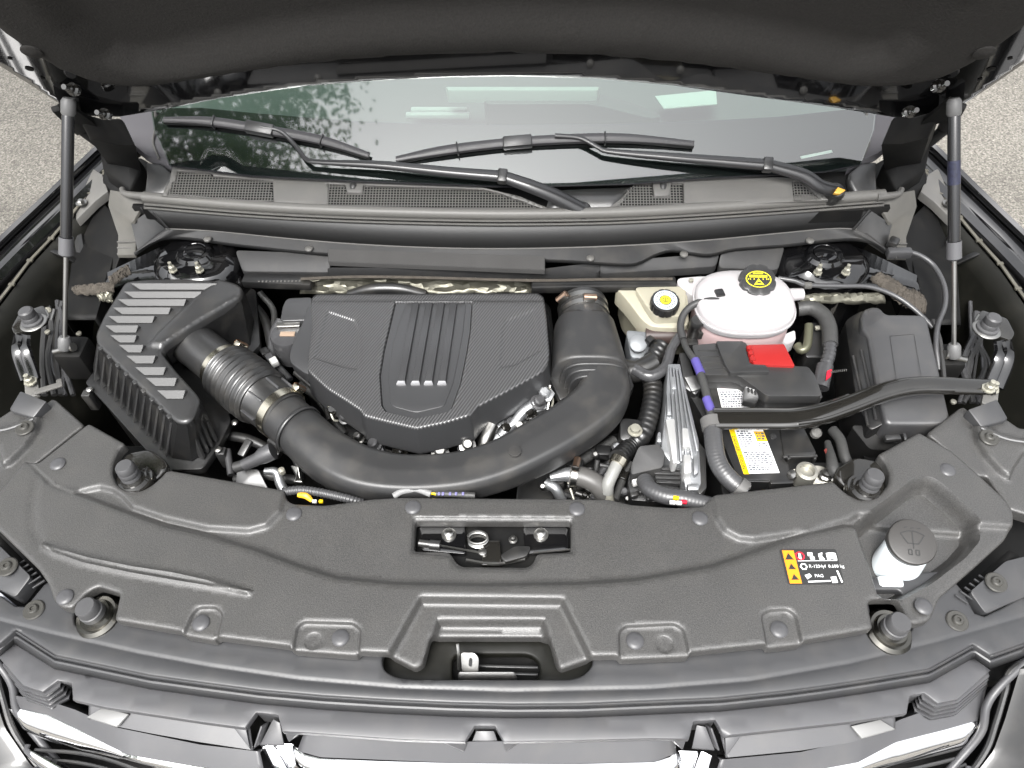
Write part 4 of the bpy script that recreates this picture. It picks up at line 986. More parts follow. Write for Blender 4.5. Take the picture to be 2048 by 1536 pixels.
put('screw', scme, ff, P(68, 1220, .9725)); put('screw', scme, ff, P(1914, 1242, .9725))

# ================================================================== GRILLE
gr = thing('front_grille', 'grey plastic grille top with notched ledge, fins and chrome bars', 'grille', P(1000, 1480, .9))
GLx = [(-40, 1306), (0, 1284)] + GL + [(1981, 1310), (2048, 1286)]
dn = lambda L, d, z: PS([(u, v + d) for u, v in L], z)
m_ = M(); m_.loft([dn(GLx, 2, .966), dn(GLx, 7, .955), dn(GLx, 9, .9545), dn(GLx, 10, .9575), dn(GLx, 12, .9585), dn(GLx, 15, .9575), dn(GLx, 17, .954), dn(GLx, 27, .936)], n=220); m_.obj('rim', MT['fascia'], gr, thick=.0015, ang=25)
LF = Frame((0, 0, .934))
led = [(30, 1287), (110, 1337), (200, 1356), (300, 1377), (400, 1391), (520, 1407), (644, 1418), (770, 1426), (900, 1432), (1024, 1435), (1160, 1434), (1300, 1428), (1440, 1422), (1573, 1408), (1648, 1398), (1746, 1383), (1859, 1364), (1946, 1314),
       (1982, 1340), (1917, 1399), (1876, 1407), (1849, 1386), (1820, 1392), (1814, 1427), (1700, 1444), (1448, 1472), (1431, 1440), (1387, 1443), (1378, 1478), (1300, 1477), (1150, 1481), (1007, 1483), (990, 1452), (949, 1452), (930, 1483), (800, 1479), (607, 1465), (564, 1463), (556, 1430), (512, 1425), (490, 1456), (400, 1444), (210, 1415), (145, 1400), (143, 1367), (115, 1361), (85, 1384), (45, 1371), (0, 1318), (-20, 1306)]
panel('ledge', MT['ledge'], gr, LF, LF.px(led), thick=.012, step=.012, lip=.0018)
# dark side walls behind the notches and the cavity below
m_ = M(); m_.loft([dn([(60, 1330), (300, 1380), (644, 1425), (1024, 1440), (1440, 1428), (1859, 1370), (1960, 1330)], 0, .925), dn([(60, 1330), (300, 1380), (644, 1425), (1024, 1440), (1440, 1428), (1859, 1370), (1960, 1330)], 0, .60)], n=40); m_.obj('back_wall', MT['void'], gr, thick=.003)
NZ = [((143, 1367), (115, 1361)), ((556, 1430), (512, 1425)), ((990, 1452), (949, 1452)), ((1431, 1440), (1387, 1443)), ((1849, 1386), (1820, 1392))]
for a, b_ in NZ:
    m_ = M(); m_.prism([P(*a, .924), P(*b_, .924), P(b_[0], b_[1] - 6, .924), P(a[0], a[1] - 6, .924)], depth=.05, bev=0); m_.obj('notch_wall', MT['ledge'], gr)
# centre notch ramp
m_ = M(); m_.prism(PS([(952, 1462, .912), (988, 1462, .912), (1006, 1512, .89), (932, 1512, .89)]), depth=.004, bev=.001); m_.obj('notch_ramp', MT['ledge'], gr)
for pl in ([(546, 1438, .912), (560, 1446, .912), (568, 1490, .892), (519, 1490, .892)], [(1393, 1450, .912), (1412, 1454, .912), (1430, 1500, .89), (1384, 1496, .89)]):
    m_ = M(); m_.prism(PS(pl), depth=.004, bev=.001); m_.obj('notch_ramp', MT['ledge'], gr)
for a, b_ in (((530, 1448, .915), (516, 1490, .895)), ((1417, 1452, .915), (1432, 1496, .895))):
    m_ = M(); m_.bar(P(*a), P(*b_), .003, .02, .001); m_.obj('notch_rib', MT['ledge'], gr)
def bars(top, bot, z0, z1, name, mt, n=60, bow=.0):
    T_ = PS(top, z0); B_ = PS(bot, z1); T_ = resample(T_, n=n); B_ = resample(B_, n=n)
    mid = (T_ + B_) / 2 + np.array([0, -.3, 1.0]) * bow
    m_ = M(); m_.loft([T_ + [0, .01, -.02], T_, mid, B_, B_ + [0, .012, -.02]], n=n); return m_.obj(name, mt, gr, thick=.002)
m_ = M(); m_.prism([(-.95, .40, .775), (-.84, .27, .775), (-.5, .225, .775), (-.25, .205, .775), (0, .20, .775), (.25, .205, .775), (.5, .225, .775), (.84, .27, .775), (.95, .40, .775), (.90, .55, .775), (-.90, .55, .775)], depth=.40, bev=.004); m_.obj('under_tray', MT['void'], gr)
# second bar, one each side
bars([(178, 1405), (300, 1425), (400, 1440), (500, 1452)], [(178, 1438), (235, 1452), (300, 1465), (400, 1483), (506, 1499)], .908, .896, 'cross_bar', MT['ledge'])
bars([(1440, 1468), (1600, 1452), (1700, 1440), (1790, 1427)], [(1452, 1514), (1600, 1500), (1700, 1484), (1790, 1458)], .908, .896, 'cross_bar', MT['ledge'])
for pl in ([(173, 1434, .909), (206, 1415, .912), (257, 1428, .912), (233, 1454, .907)], [(1703, 1452, .912), (1760, 1439, .912), (1791, 1458, .908), (1724, 1477, .907)]):
    m_ = M(); m_.prism(PS(pl), depth=.004, bev=.001); m_.obj('bar_clip', mat('pale_bar_face', (.17, .17, .167), .4), gr)
# centre bar
bars([(610, 1462), (800, 1478), (930, 1484), (1100, 1482), (1350, 1476)], [(595, 1500), (640, 1513), (900, 1524), (1150, 1526), (1310, 1522), (1352, 1505)], .905, .884, 'cross_bar', MT['ledge'])
for pl in ([(880, 1482, .92), (934, 1484, .92), (927, 1502, .905)], [(1006, 1484, .92), (1040, 1482, .92), (1012, 1502, .905)], [(468, 1456, .92), (492, 1458, .92), (500, 1498, .902)], [(1450, 1474, .92), (1482, 1472, .92), (1452, 1514, .902)], [(570, 1466, .92), (598, 1466, .92), (576, 1482, .905)], [(1345, 1480, .92), (1372, 1480, .92), (1366, 1498, .905)]):
    m_ = M(); m_.prism(PS(pl), depth=.006, bev=.001); m_.obj('gusset', MT['ledge'], gr)
# lower surround above the chrome
bars([(30, 1392), (90, 1400), (150, 1420), (230, 1455), (400, 1490), (520, 1504)], [(24, 1412), (95, 1428), (165, 1462), (255, 1508), (400, 1532), (530, 1552)], .890, .872, 'lower_surround', MT['ledge'])
bars([(1440, 1520), (1600, 1505), (1720, 1478), (1800, 1440), (1900, 1405), (1975, 1370)], [(1430, 1550), (1650, 1536), (1715, 1524), (1790, 1484), (1890, 1458), (1955, 1440)], .890, .872, 'lower_surround', MT['ledge'])
# chrome bars
def chrome(top, bot, z0=.872, z1=.848):
    T_ = resample(PS(top, z0), n=70); B_ = resample(PS(bot, z1), n=70); m_ = M()
    m_.loft([T_ + [0, .004, -.012], T_ + [0, 0, 0], T_ * .82 + B_ * .18 + [0, -.002, .004], T_ * .5 + B_ * .5 + [0, -.003, .0055], T_ * .2 + B_ * .8 + [0, -.003, .002], B_, B_ + [0, .006, -.02]], n=70)
    return m_.obj('chrome_bar', MT['chrome'], gr, thick=.001, ang=60)
chrome([(20, 1414), (95, 1430), (165, 1464), (255, 1510), (400, 1534), (600, 1570)], [(34, 1434), (46, 1461), (100, 1482), (160, 1500), (260, 1520), (400, 1560), (600, 1600)])
chrome([(1430, 1560), (1650, 1537), (1715, 1525), (1790, 1485), (1890, 1460), (1960, 1440)], [(1430, 1600), (1650, 1574), (1740, 1545), (1860, 1510), (1928, 1492), (1938, 1470)])
m_ = M()
def band(c, wd, z0, z1):
    C_ = spline(PS(c, z0), 6); return C_
chrome([(588, 1485), (594, 1497), (606, 1508), (642, 1517), (760, 1522), (900, 1526), (1150, 1528), (1308, 1524), (1340, 1515), (1350, 1506), (1354, 1499)], [(588, 1530), (598, 1540), (612, 1547), (645, 1554), (760, 1560), (900, 1566), (1150, 1568), (1308, 1562), (1345, 1554), (1358, 1546), (1364, 1538)], .882, .862)
for pl in ([(546, 1486, .883), (588, 1485, .883), (592, 1536, .862), (577, 1540, .862)], [(1354, 1499, .883), (1400, 1500, .883), (1386, 1548, .86), (1362, 1544, .862)]):
    m_ = M(); m_.prism(PS(pl), depth=.02, bev=.004, seg=3); m_.obj('chrome_end', MT['chrome'], gr)
for pl in ([(521, 1494, .884), (545, 1487, .886), (576, 1540, .862), (552, 1545, .86)], [(1402, 1501, .884), (1426, 1512, .882), (1412, 1560, .856), (1386, 1548, .86)]):
    m_ = M(); m_.prism(PS(pl), depth=.02, bev=.002); m_.obj('chrome_end', MT['chrome'], gr)
chrome([(55, 1498), (80, 1512), (130, 1540), (200, 1570)], [(52, 1506), (75, 1530), (110, 1556), (180, 1600)], .85, .83)
# fins at both ends
for k in range(4):
    z = .926 - .012 * k
    for pts in ([(6 + 2 * k, 1330 + 7 * k), (46 + 2 * k, 1379 + 6 * k), (90 + 4 * k, 1391 + 8 * k), (120 + 6 * k, 1372 + 8 * k)], [(1978 - 2 * k, 1352 + 7 * k), (1916 - 2 * k, 1404 + 8 * k), (1874 - 4 * k, 1413 + 8 * k), (1844 - 5 * k, 1397 + 8 * k)]):
        L_ = PS(pts, z); m_ = M(); m_.loft([[p + np.array([0, .012, 0]) for p in L_], L_, [p + np.array([0, -.001, -.004]) for p in L_]], n=30); m_.obj('fin', MT['ledge'], gr, thick=.002)
for s in (-1, 1):
    L_ = MIR(PS([(-60, 1270, .94), (-2, 1330, .92), (24, 1370, .90), (34, 1420, .87), (70, 1470, .84), (130, 1540, .81), (200, 1600, .79)]), s)
    m_ = M(); m_.tube(L_, .006, n=10); m_.obj('end_frame', MT['ledge'], gr)
    L_ = MIR(PS([(56, 1490, .85), (54, 1502, .85), (80, 1520, .84), (100, 1545, .83)]), s); m_ = M(); m_.tube(L_, .004, n=8); m_.obj('lower_frame', MT['ledge'], gr)
# mesh insert below the chrome
for q in ([(70, 1500), (150, 1505), (220, 1520), (300, 1548)], [(1670, 1550), (1780, 1528), (1900, 1500), (1930, 1490)]):
    for k in range(5):
        m_ = M(); L_ = [p + np.array([0, -.012 * k, -.008 * k]) for p in PS(q, .842)]; m_.tube(L_, .003, n=6); m_.obj('insert_slat', MT['grey'], gr)
# bumper skins beside the grille
def bumper(s, label):
    t = thing('bumper_corner', label, 'bumper', MIR(PS([(-20, 1420, .85)]), s)[0], 'bumper corners')
    o = MIR(PS([(-90, 1260, .93), (-25, 1300, .93), (-14, 1340, .91), (2, 1400, .88), (22, 1460, .85), (70, 1530, .82), (150, 1620, .8)]), s); k = 1 if s < 0 else -1
    m_ = M(); m_.loft([[p + np.array([-.30 * k, -.06, -.06]) for p in o], [p + np.array([-.10 * k, -.02, .0]) for p in o], [p + np.array([-.02 * k, 0, .012]) for p in o], [p + np.array([-.006 * k, 0, .008]) for p in o], [p + np.array([-.004 * k, .0, -.02]) for p in o]], n=40); m_.obj('skin', MT['paintdull'], t, thick=.003)
    m_ = M(); m_.tube([p + np.array([.004 * k, 0, 0]) for p in o], .005, n=8); m_.obj('seal', MT['rubber'], t)
    return t
bumper(-1, 'glossy black bumper corner beside the left end of the grille')
bumper(1, 'glossy black bumper corner beside the grille end nearest the washer filler')

# ================================================================== HEADLAMP COVERS
TF = lambda s: Frame((0, 0, .996))
def trim(s, label):
    t = thing('headlamp_cover', label, 'trim cover', MIR(PS([(80, 860, .99)]), s)[0], 'headlamp covers')
    k = 1 if s < 0 else -1; fr = Frame((0, 0, .986))
    mm = lambda L: [(p[0] * k, p[1]) for p in fr.px(L)]
    o = rnd(mm([(104, 797), (112, 800), (166, 848), (164, 854), (150, 864), (78, 922), (66, 930), (50, 930), (0, 993), (-60, 1010), (-150, 1010), (-150, 850), (0, 838), (24, 822), (60, 836), (92, 806)]), .004)
    wedge = mm([(-200, 858), (0, 862), (34, 853), (64, 839), (84, 838), (76, 868), (58, 895), (28, 925), (11, 936), (4, 915), (-10, 890), (-200, 890)])
    hous = mm([(-200, 800), (20, 800), (70, 826), (66, 838), (34, 853), (0, 862), (-200, 870)])
    panel('cover_plate', MT['cover'], t, fr, o, feats=[(wedge, .012, .008), (hous, .004, .003)], thick=.02, step=.008, lip=.004)
    blk = MIR(PS([(40, 781, 1.012), (93, 802, 1.008), (66, 836, .998), (23, 823, .998), (18, 818, .999)]), s)
    m_ = M(); m_.prism(blk if s < 0 else blk[::-1], depth=.03, bev=.003); m_.obj('cover_block', MT['fascia'], t)
    q = MIR(PS([(50, 856, 1.0)]), s)[0]; me = bpy.data.meshes.get('screw'); put('screw', scme, t, q, rot=(0, 0, 1))
    m_ = M(); L_ = MIR(PS([(-60, 866, 1.002), (0, 861, 1.002), (34, 852, 1.002), (66, 838, 1.0)]), s); m_.tube(L_, .0016, n=6); m_.obj('edge_bead', mat('bright_bead', (.2, .2, .2), .4), t)
    # lower bracket with screw
    pl = MIR(PS([(-60, 1075, .99), (0, 1092, .99), (62, 1153, .985), (30, 1195, .975), (-5, 1176, .975), (-60, 1150, .975)]), s)
    m_ = M(); m_.prism(rnd([tuple(p) for p in (pl if s < 0 else pl[::-1])], .006), depth=.03, bev=.005); m_.obj('lamp_bracket', MT['fascia'], t)
    put('screw', scme, t, MIR(PS([(15, 1134, .9885)]), s)[0], rot=(0, 0, .4))
    m_ = M(); L_ = MIR(PS([(0, 1072, .97), (50, 1122, .965), (92, 1165, .96)]), s); L2 = [p + np.array([-.014 * k, -.01, .0]) for p in L_]; m_.loft([L_, L2], n=10); m_.obj('vent_back', MT['void'], t, thick=.004)
    for i in range(6):
        f = i / 5; a = MIR(PS([(44 + 40 * f, 1124 + 40 * f, .976)]), s)[0]; m_ = M(); m_.bar(a + np.array([.004 * k, .003, 0]), a + np.array([-.012 * k, -.010, -.002]), .0025, .004, .0006); m_.obj('vent_rib', MT['fascia'], t)
    return t
trim(-1, 'grey headlamp cover with screw and raised wedge in front of the air filter box')
trim(1, 'grey headlamp cover with screw and raised wedge beside the washer filler')
def lamp(s, label):
    t = thing('headlamp', label, 'headlamp', MIR(PS([(-20, 1200, .95)]), s)[0], 'headlamps')
    pl = MIR(PS([(-120, 1150, .965), (0, 1184, .965), (28, 1208, .96), (10, 1218, .955), (-30, 1236, .95), (-120, 1270, .94)]), s)
    m_ = M(); m_.prism(rnd([tuple(p) for p in (pl if s < 0 else pl[::-1])], .006), depth=.05, bev=.006, seg=3); m_.obj('lens', mat('pale_lamp_lens', (.30, .31, .35), .12, coat=.6, var=.12, vscale=18), t)
    for f in (0, 1):
        a, b_ = MIR(PS([(-60, 1180 + 24 * f, .9665 - .007 * f), (12, 1206 + 3 * f, .962)]), s); m_ = M(); m_.bar(a, b_, .003, .003, .001); m_.obj('lens_rib', MT['ledge'], t)
    k = 1 if s < 0 else -1; c_ = MIR(PS([(-30, 1130, .9)]), s)[0]; m_ = M(); m_.box(c_ + np.array([.03 * k, .05, -.03]), (.34, .42, .03), bev=0); m_.obj('lamp_well', MT['void'], t)
    return t
lamp(-1, 'pale headlamp lens edge under the bracket near the left chrome bar')
lamp(1, 'pale headlamp lens edge under the bracket near the washer filler')

# ================================================================== RUBBER BUMP STOPS
mr = mat('bump_stop_rubber', (.06, .06, .062), .45, bump=.12, bscale=300, var=.15, vscale=40)
def bump(kind, label, at, axis, tilt=None):
    t = thing('bump_stop', label, 'bump stop', at, 'rubber hood bump stops'); r = 1.0
    if kind == 'mid':
        m_ = M(); m_.lathe([(.034, -.012), (.035, -.002), (.032, .003), (.028, .002), (.024, .008), (.02, .007), (.018, .012), (.014, .011)], at, axis, 36); m_.obj('metal_cup', MT['darkmetal'], t)
        m_ = M(); m_.lathe([(.0165, .009), (.0165, .016), (.0155, .018), (.0165, .020), (.0165, .027), (.0155, .029), (.016, .031), (.0155, .040), (.013, .0435), (0, .044)], at, axis, 28, cap=False); m_.obj('rubber_post', mr, t)
    elif kind == 'front':
        m_ = M(); m_.lathe([(.036, -.006), (.036, .0), (.031, .005), (.026, .004), (.023, .010), (.019, .010)], at, axis, 36); m_.obj('metal_cup', mat('cup_metal%.2f' % at[0], (.16, .155, .14), .22, metal=1), t)
        m_ = M(); m_.lathe([(.0185, .004), (.0185, .020), (.0165, .021), (.0165, .034), (.0145, .037), (0, .0375)], at, axis, 28, cap=False); m_.obj('rubber_post', mr, t)
    else:
        m_ = M(); m_.lathe([(.026, -.001), (.027, .002), (.024, .004)], at, axis, 28); m_.obj('washer', MT['steel'], t)
        m_ = M(); m_.lathe([(.021, .002), (.021, .009), (.016, .011), (.016, .019), (.0145, .021), (.0155, .024), (.0145, .034), (.0115, .037), (0, .0375)], at, axis, 28, cap=False); m_.obj('rubber_post', mr, t)
    return t
bump('mid', 'rubber bump stop in a dark metal cup below the air filter box', P(268, 962, .99), (-.05, .12, 1))
bump('mid', 'rubber bump stop in a dark metal cup just above the washer filler', P(1733, 980, .99), (.05, .12, 1))
bump('front', 'rubber bump stop in a bright metal cup at the left front of the cover', P(195, 1232, .972), (-.12, .02, 1))
bump('front', 'rubber bump stop in a bright metal cup in front of the washer filler', P(1779, 1262, .972), (.12, .02, 1))
bump('rear', 'rubber bump stop on a small steel plate beside the left fender gutter', P(68, 646, .985), (-.03, .05, 1))
bump('rear', 'rubber bump stop on a small steel plate above the end of the brace rod', P(1972, 660, .985), (.03, .05, 1))
for s, lb in ((-1, 'black tongue bracket carrying the bump stop below the air filter box'), (1, 'black tongue bracket carrying the bump stop above the washer filler')):
    t = thing('bump_stop_bracket', lb, 'bracket', MIR(PS([(290, 950, .98)]), s)[0], 'tongue brackets')
    pl = MIR(PS([(300, 896, .985), (335, 922, .985), (330, 945, .98), (298, 972, .978), (262, 985, .976), (236, 972, .976), (230, 945, .978), (250, 905, .982)]), s)
    m_ = M(); m_.prism(rnd([tuple(p) for p in (pl if s < 0 else pl[::-1])], .015), depth=.04, bev=.006, seg=3); m_.obj('tongue', MT['darkmetal'], t)
for s, lb in ((-1, 'steel plate on a black leg holding the bump stop beside the left strut'), (1, 'steel plate on a black leg holding the bump stop over the brace rod end')):
    t = thing('stop_plate', lb, 'bracket', MIR(PS([(60, 700, .9)]), s)[0], 'bump stop plates')
    pl = MIR(PS([(38, 626, .985), (86, 610, .985), (98, 628, .985), (92, 648, .982), (28, 668, .978), (22, 655, .98)]), s)
    m_ = M(); m_.prism(rnd([tuple(p) for p in (pl if s < 0 else pl[::-1])], .006), depth=.005, bev=.0015); m_.obj('plate', MT['darkmetal'], t)
    a = MIR(PS([(90, 640, .984), (97, 632, .984), (92, 620, .984)]), s); m_ = M(); m_.tube(a, .002, n=6); m_.obj('plate_rim', MT['steel'], t)
    for du in (-10, 8):
        L_ = MIR(PS([(45 + du * .8, 668, .975), (44 + du, 705, .945), (62 + du, 760, .92)]), s); m_ = M(); m_.tube(L_, .012, n=8, flat=.5); m_.obj('leg', MT['paint'], t)
    pl = MIR(PS([(48, 752, .925), (72, 746, .925), (80, 790, .915), (50, 796, .915)]), s); m_ = M(); m_.prism(rnd([tuple(p) for p in (pl if s < 0 else pl[::-1])], .005), depth=.006, bev=.001); m_.obj('foot', MT['cowl'], t)
    q = MIR(PS([(62, 764, .926)]), s)[0]; m_ = M(); m_.lathe([(.013, 0), (.013, .003), (.0085, .0035), (.0085, .012), (.005, .014), (.005, .022), (0, .023)], q, n=8, cap=False); m_.obj('bolt', MT['bolt'], t)
    if s < 0:
        a, b_ = PS([(70, 785, .92), (125, 768, .92)]); m_ = M(); m_.bar(a, b_, .014, .004); m_.obj('side_strap', MT['cowl'], t)
# ================================================================== AIR FILTER BOX
ab = thing('air_filter_box', 'black air filter box with slanted louvres on its lid and ribbed sides', 'air filter box', P(330, 760, .95))
ZT = 1.02
lidtop = [(250, 562), (300, 557), (359, 556), (440, 560), (472, 566), (488, 582), (480, 598), (400, 645), (326, 694), (322, 704), (350, 740), (392, 786), (400, 800), (384, 838), (370, 846), (350, 843), (200, 694), (192, 684), (190, 668), (206, 632)]
lt = PS(lidtop, ZT)
flange = PS([(240, 560), (359, 552), (450, 556), (512, 580), (520, 690), (470, 740), (450, 800), (462, 842), (437, 892), (405, 938), (330, 940), (308, 918), (196, 792), (170, 765), (188, 742)], .915)
AFr = Frame((0, 0, ZT))
# lid: top panel with skirt, and tapering wall down to the flange
tp = AFr.px([(p[0], p[1]) for p in lidtop]); tp = rnd(tp, .012, 3)
ridge = AFr.px([(478, 596), (400, 643), (330, 688), (322, 700), (345, 735), (398, 792), (395, 800), (376, 842), (600, 800), (560, 540), (500, 540)])
duct_blk = AFr.px([(440, 560), (490, 575), (482, 598), (400, 645), (326, 694), (300, 692), (318, 668), (400, 590)])
panel('lid_top', MT['grey'], ab, AFr, tp, feats=[(duct_blk, .007, .016)], thick=.012, step=.008, lip=.006)
bot = PS([(238, 600), (300, 590), (359, 590), (440, 592), (480, 600), (508, 640), (500, 690), (440, 690), (345, 728), (345, 745), (372, 800), (424, 862), (434, 872), (400, 912), (384, 922), (344, 916), (204, 762), (188, 748), (186, 736), (195, 700)], .917)
A_ = resample([tuple(p) for p in lt], n=120, closed=False); 
def ring_pts(L, n): return resample([tuple(p) for p in L] , n=n + 1, closed=False)
m_ = M(); n = len(lt); m_.rings([[p - np.array([0, 0, .006]) for p in lt], [a * .97 + b_ * .03 - np.array([0, 0, .012]) for a, b_ in zip(lt, bot)], bot], cap=False)
m_.obj('lid_wall', MT['blk'], ab, ang=30)
m_ = M(); m_.prism(rnd([tuple(p) for p in flange], .008), depth=.016, bev=.003); m_.obj('lid_flange', MT['blk'], ab)
base = PS([(250, 600), (460, 600), (490, 700), (440, 800), (445, 850), (398, 925), (332, 930), (205, 800), (180, 768)], .9)
m_ = M(); m_.prism(base, depth=.28, bev=.006); m_.obj('base', MT['blk'], ab)
# louvres
LV = [(252, 760, 1270), (300, 720, 1180), (345, 685, 1090), (393, 655, 1000), (443, 628, 905), (498, 610, 810), (555, 640, 800), (612, 690, 840), (675, 735, 910), (742, 785, 970), (805, 850, 1035), (878, 915, 1085)]
lvm = mat('louvre_plastic', (.05, .05, .05), .42, bump=.2, bscale=600, var=.08, vscale=20)
for y, x0, x1 in LV:
    y /= 2.926; x0 /= 2.926; x1 /= 2.926; y += 480; hgt = 13 + (y - 560) * .02
    a, b_, c_, d_ = P(x0, y, ZT + .009), P(x1, y, ZT + .009), P(x1 - 5, y + hgt, ZT + .0015), P(x0 + 20, y + hgt, ZT + .0015)
    back = np.array([0, .004, -.010]); m_ = M()
    m_.add([a, b_, c_, d_, a + back, b_ + back], [(0, 1, 2, 3), (0, 4, 5, 1), (0, 3, 4), (1, 5, 2)]); m_.obj('louvre', lvm, ab, smooth=False, bevm=.0008)
# ribs on the walls
def ribrow(t0, t1, b0, b1, n, w_=.0028, out=.010):
    for i in range(n):
        f = (i + .5) / n; t_ = P(t0[0] + (t1[0] - t0[0]) * f, t0[1] + (t1[1] - t0[1]) * f, ZT - .012); b2 = P(b0[0] + (b1[0] - b0[0]) * f, b0[1] + (b1[1] - b0[1]) * f, .920)
        o_ = np.array([P(*b0, .92)[1] - P(*b1, .92)[1], P(*b1, .92)[0] - P(*b0, .92)[0], 0]); o_ /= np.linalg.norm(o_)
        if o_[1] > 0: o_ = -o_
        s_ = np.array([-o_[1], o_[0], 0]) * w_
        m_ = M(); tt = t_ - o_ * .004; bb = b2 - o_ * .004
        m_.add([tt - s_, tt + s_, tt + s_ + o_ * out * .5, tt - s_ + o_ * out * .5, bb - s_, bb + s_, bb + s_ + o_ * out, bb - s_ + o_ * out], [(0, 1, 2, 3), (4, 7, 6, 5), (0, 4, 5, 1), (2, 6, 7, 3), (0, 3, 7, 4), (1, 5, 6, 2)])
        m_.obj('rib', MT['grey'], ab, smooth=False, bevm=.0006)
ribrow((192, 682), (352, 842), (190, 750), (346, 914), 12, .0032, .013)
ribrow((372, 846), (398, 796), (398, 918), (432, 874), 4, .003, .012)
# teeth along the lid edge
for i in range(9):
    f = (i + .5) / 9; q = P(196 + (350 - 196) * f, 690 + (843 - 690) * f, ZT - .007)
    m_ = M(); m_.box(q, (.011, .011, .012), Matrix.Rotation(R(40), 3, 'Z'), bev=.002); m_.obj('edge_tooth', MT['grey'], ab)
for (u, v) in ((180, 780), (437, 900), (470, 846)):
    m_ = M(); m_.lathe([(.007, 0), (.007, .004), (.004, .006), (0, .006)], P(u, v, .918), n=10, cap=False); m_.obj('screw', MT['steel'], ab)
for (u, v) in ((183, 800), (449, 915)):
    m_ = M(); m_.box(P(u, v, .89), (.018, .018, .05), bev=.003); m_.obj('clasp', MT['grey'], ab)
ax0, ax1, ax2 = P(372, 676, .965), P(446, 734, .965), P(566, 829, .965)
m_ = M(); d = (ax1 - ax0) / np.linalg.norm(ax1 - ax0); m_.tube([ax0 - d * .04, ax0 + d * .01, ax1 + d * .012], [.046, .0445, .0445], n=36, smooth=False); m_.obj('outlet', MT['grey'], ab)
m_ = M(); m_.tube([ax0 - d * .004, ax0 + d * .002], [.048, .0475], n=36, smooth=False, cap=False); m_.obj('outlet_collar', MT['grey'], ab, thick=.004)

# ---------------------------------------------------------------- bellows hose with clamps
hs_ = thing('bellows_hose', 'ribbed black bellows hose with two shiny band clamps leaving the air filter box', 'hose', ax1)
dd = (ax2 - ax1); Ld = np.linalg.norm(dd); dd /= Ld
at_ = lambda f: ax1 + dd * Ld * f
m_ = M(); m_.tube([at_(.0), at_(.08), at_(.10)], [.047, .047, .05], n=40, smooth=False); m_.obj('cuff', MT['rubber'], hs_)
m_ = M(); m_.tube([at_(.07), at_(.38), at_(.69)], [.0545, .0575, .0555], n=48, corr=(.05, Ld * .62 / 8)); m_.obj('bellows', MT['rubber'], hs_)
m_ = M(); m_.tube([at_(.67), at_(.71), at_(.92), at_(1.05)], [.054, .050, .0488, .048], n=40, smooth=False); m_.obj('plain_cuff', MT['rubber'], hs_)
for k in range(4):
    a = -1.2 + k * .8; s1 = np.cross(dd, [0, 0, 1]); s1 /= np.linalg.norm(s1); u1 = np.cross(s1, dd); rv = s1 * math.sin(a) + u1 * math.cos(a)
    m_ = M(); m_.bar(at_(.70) + rv * .0505, at_(.90) + rv * .050, .003, .008, .001, up=rv); m_.obj('cuff_rib', MT['rubgrey'], hs_)
def clamp(par, c, axis, r, wd, screw_dir, mt=MT['zinc'], name='clamp_band'):
    m_ = M(); m_.lathe([(r, -wd / 2), (r + .0018, -wd / 2), (r + .0018, wd / 2), (r, wd / 2)], c, axis, 44, cap=False); o = m_.obj(name, mt, par)
    sdv = np.array(screw_dir, float); sdv -= np.array(axis) * np.dot(sdv, axis); sdv /= np.linalg.norm(sdv); t_ = np.cross(axis, sdv); q = np.array(c) + sdv * (r + .007)
    m_ = M(); m_.box(q, (.024, .014, .012), Matrix((Vector(t_), Vector(axis), Vector(sdv))).transposed(), bev=.002); m_.obj('clamp_housing', mt, par)
    m_ = M(); m_.lathe([(.0072, -.012), (.0072, .013), (.005, .0145), (0, .0145)], q + sdv * .002, -t_, 12, cap=False); m_.obj('clamp_screw', mat('copper_clamp_screw', (.55, .38, .28), .3, metal=1) if 'copper_clamp_screw' not in bpy.data.materials else bpy.data.materials['copper_clamp_screw'], par)
clamp(hs_, at_(.03), dd, .0482, .016, (.7, .75, .55)); clamp(hs_, at_(.97), dd, .0495, .017, (.75, .7, .5))

# ---------------------------------------------------------------- intake duct
du = thing('intake_duct', 'broad smooth black intake duct curving in front of the engine cover', 'intake duct', P(850, 960, .97))
path = [(560, 826, .965), (600, 862, .965), (642, 900, .968), (690, 932, .970), (740, 950, .970), (800, 958, .970), (870, 957, .970), (940, 948, .970), (1010, 926, .970), (1075, 894, .970), (1130, 862, .970), (1182, 824, .970), (1206, 790, .970), (1204, 758, .968), (1196, 735, .966)]
W_ = [.046, .0465, .047, .045, .041, .0385, .038, .0385, .040, .043, .045, .047, .048, .048, .047]
H_ = [1.0, 1.0, .98, .92, .88, .86, .85, .85, .85, .85, .85, .85, .86, .86, .86]
pp = PS(path)
class TM(M): pass
m_ = M()
# first round, then squared off: blend by exponent along the path
C = spline([np.r_[p, w_, h_, e_] for p, w_, h_, e_ in zip(pp, W_, H_, [0, 0, .1, .6, 1, 1, 1, 1, 1, 1, .9, .8, .6, .3, .2])], 8)
C = np.array(C); c = C[:, :3]; T_ = np.gradient(c, axis=0); T_ /= np.linalg.norm(T_, axis=1)[:, None]; rg = []
SEC = rnd([(-1.04, .60), (-.80, .90), (.0, .97), (.88, .88), (1.06, .52), (1.08, -.55), (.9, -.92), (-.9, -.92), (-1.04, -.5)], .10, 4)
SEC = np.array(SEC); SA = np.arctan2(SEC[:, 1], SEC[:, 0])
def secr(a):
    d = np.array([math.cos(a), math.sin(a)]); best = 1.0
    for p, q in zip(SEC, np.roll(SEC, -1, 0)):
        e = q - p; den = d[0] * -e[1] + d[1] * e[0]
        if abs(den) < 1e-9: continue
        t = (p[0] * -e[1] + p[1] * e[0]) / den; u_ = (d[0] * p[1] - d[1] * p[0]) / den
        if t > 0 and -1e-6 <= u_ <= 1 + 1e-6: best = t
    return best
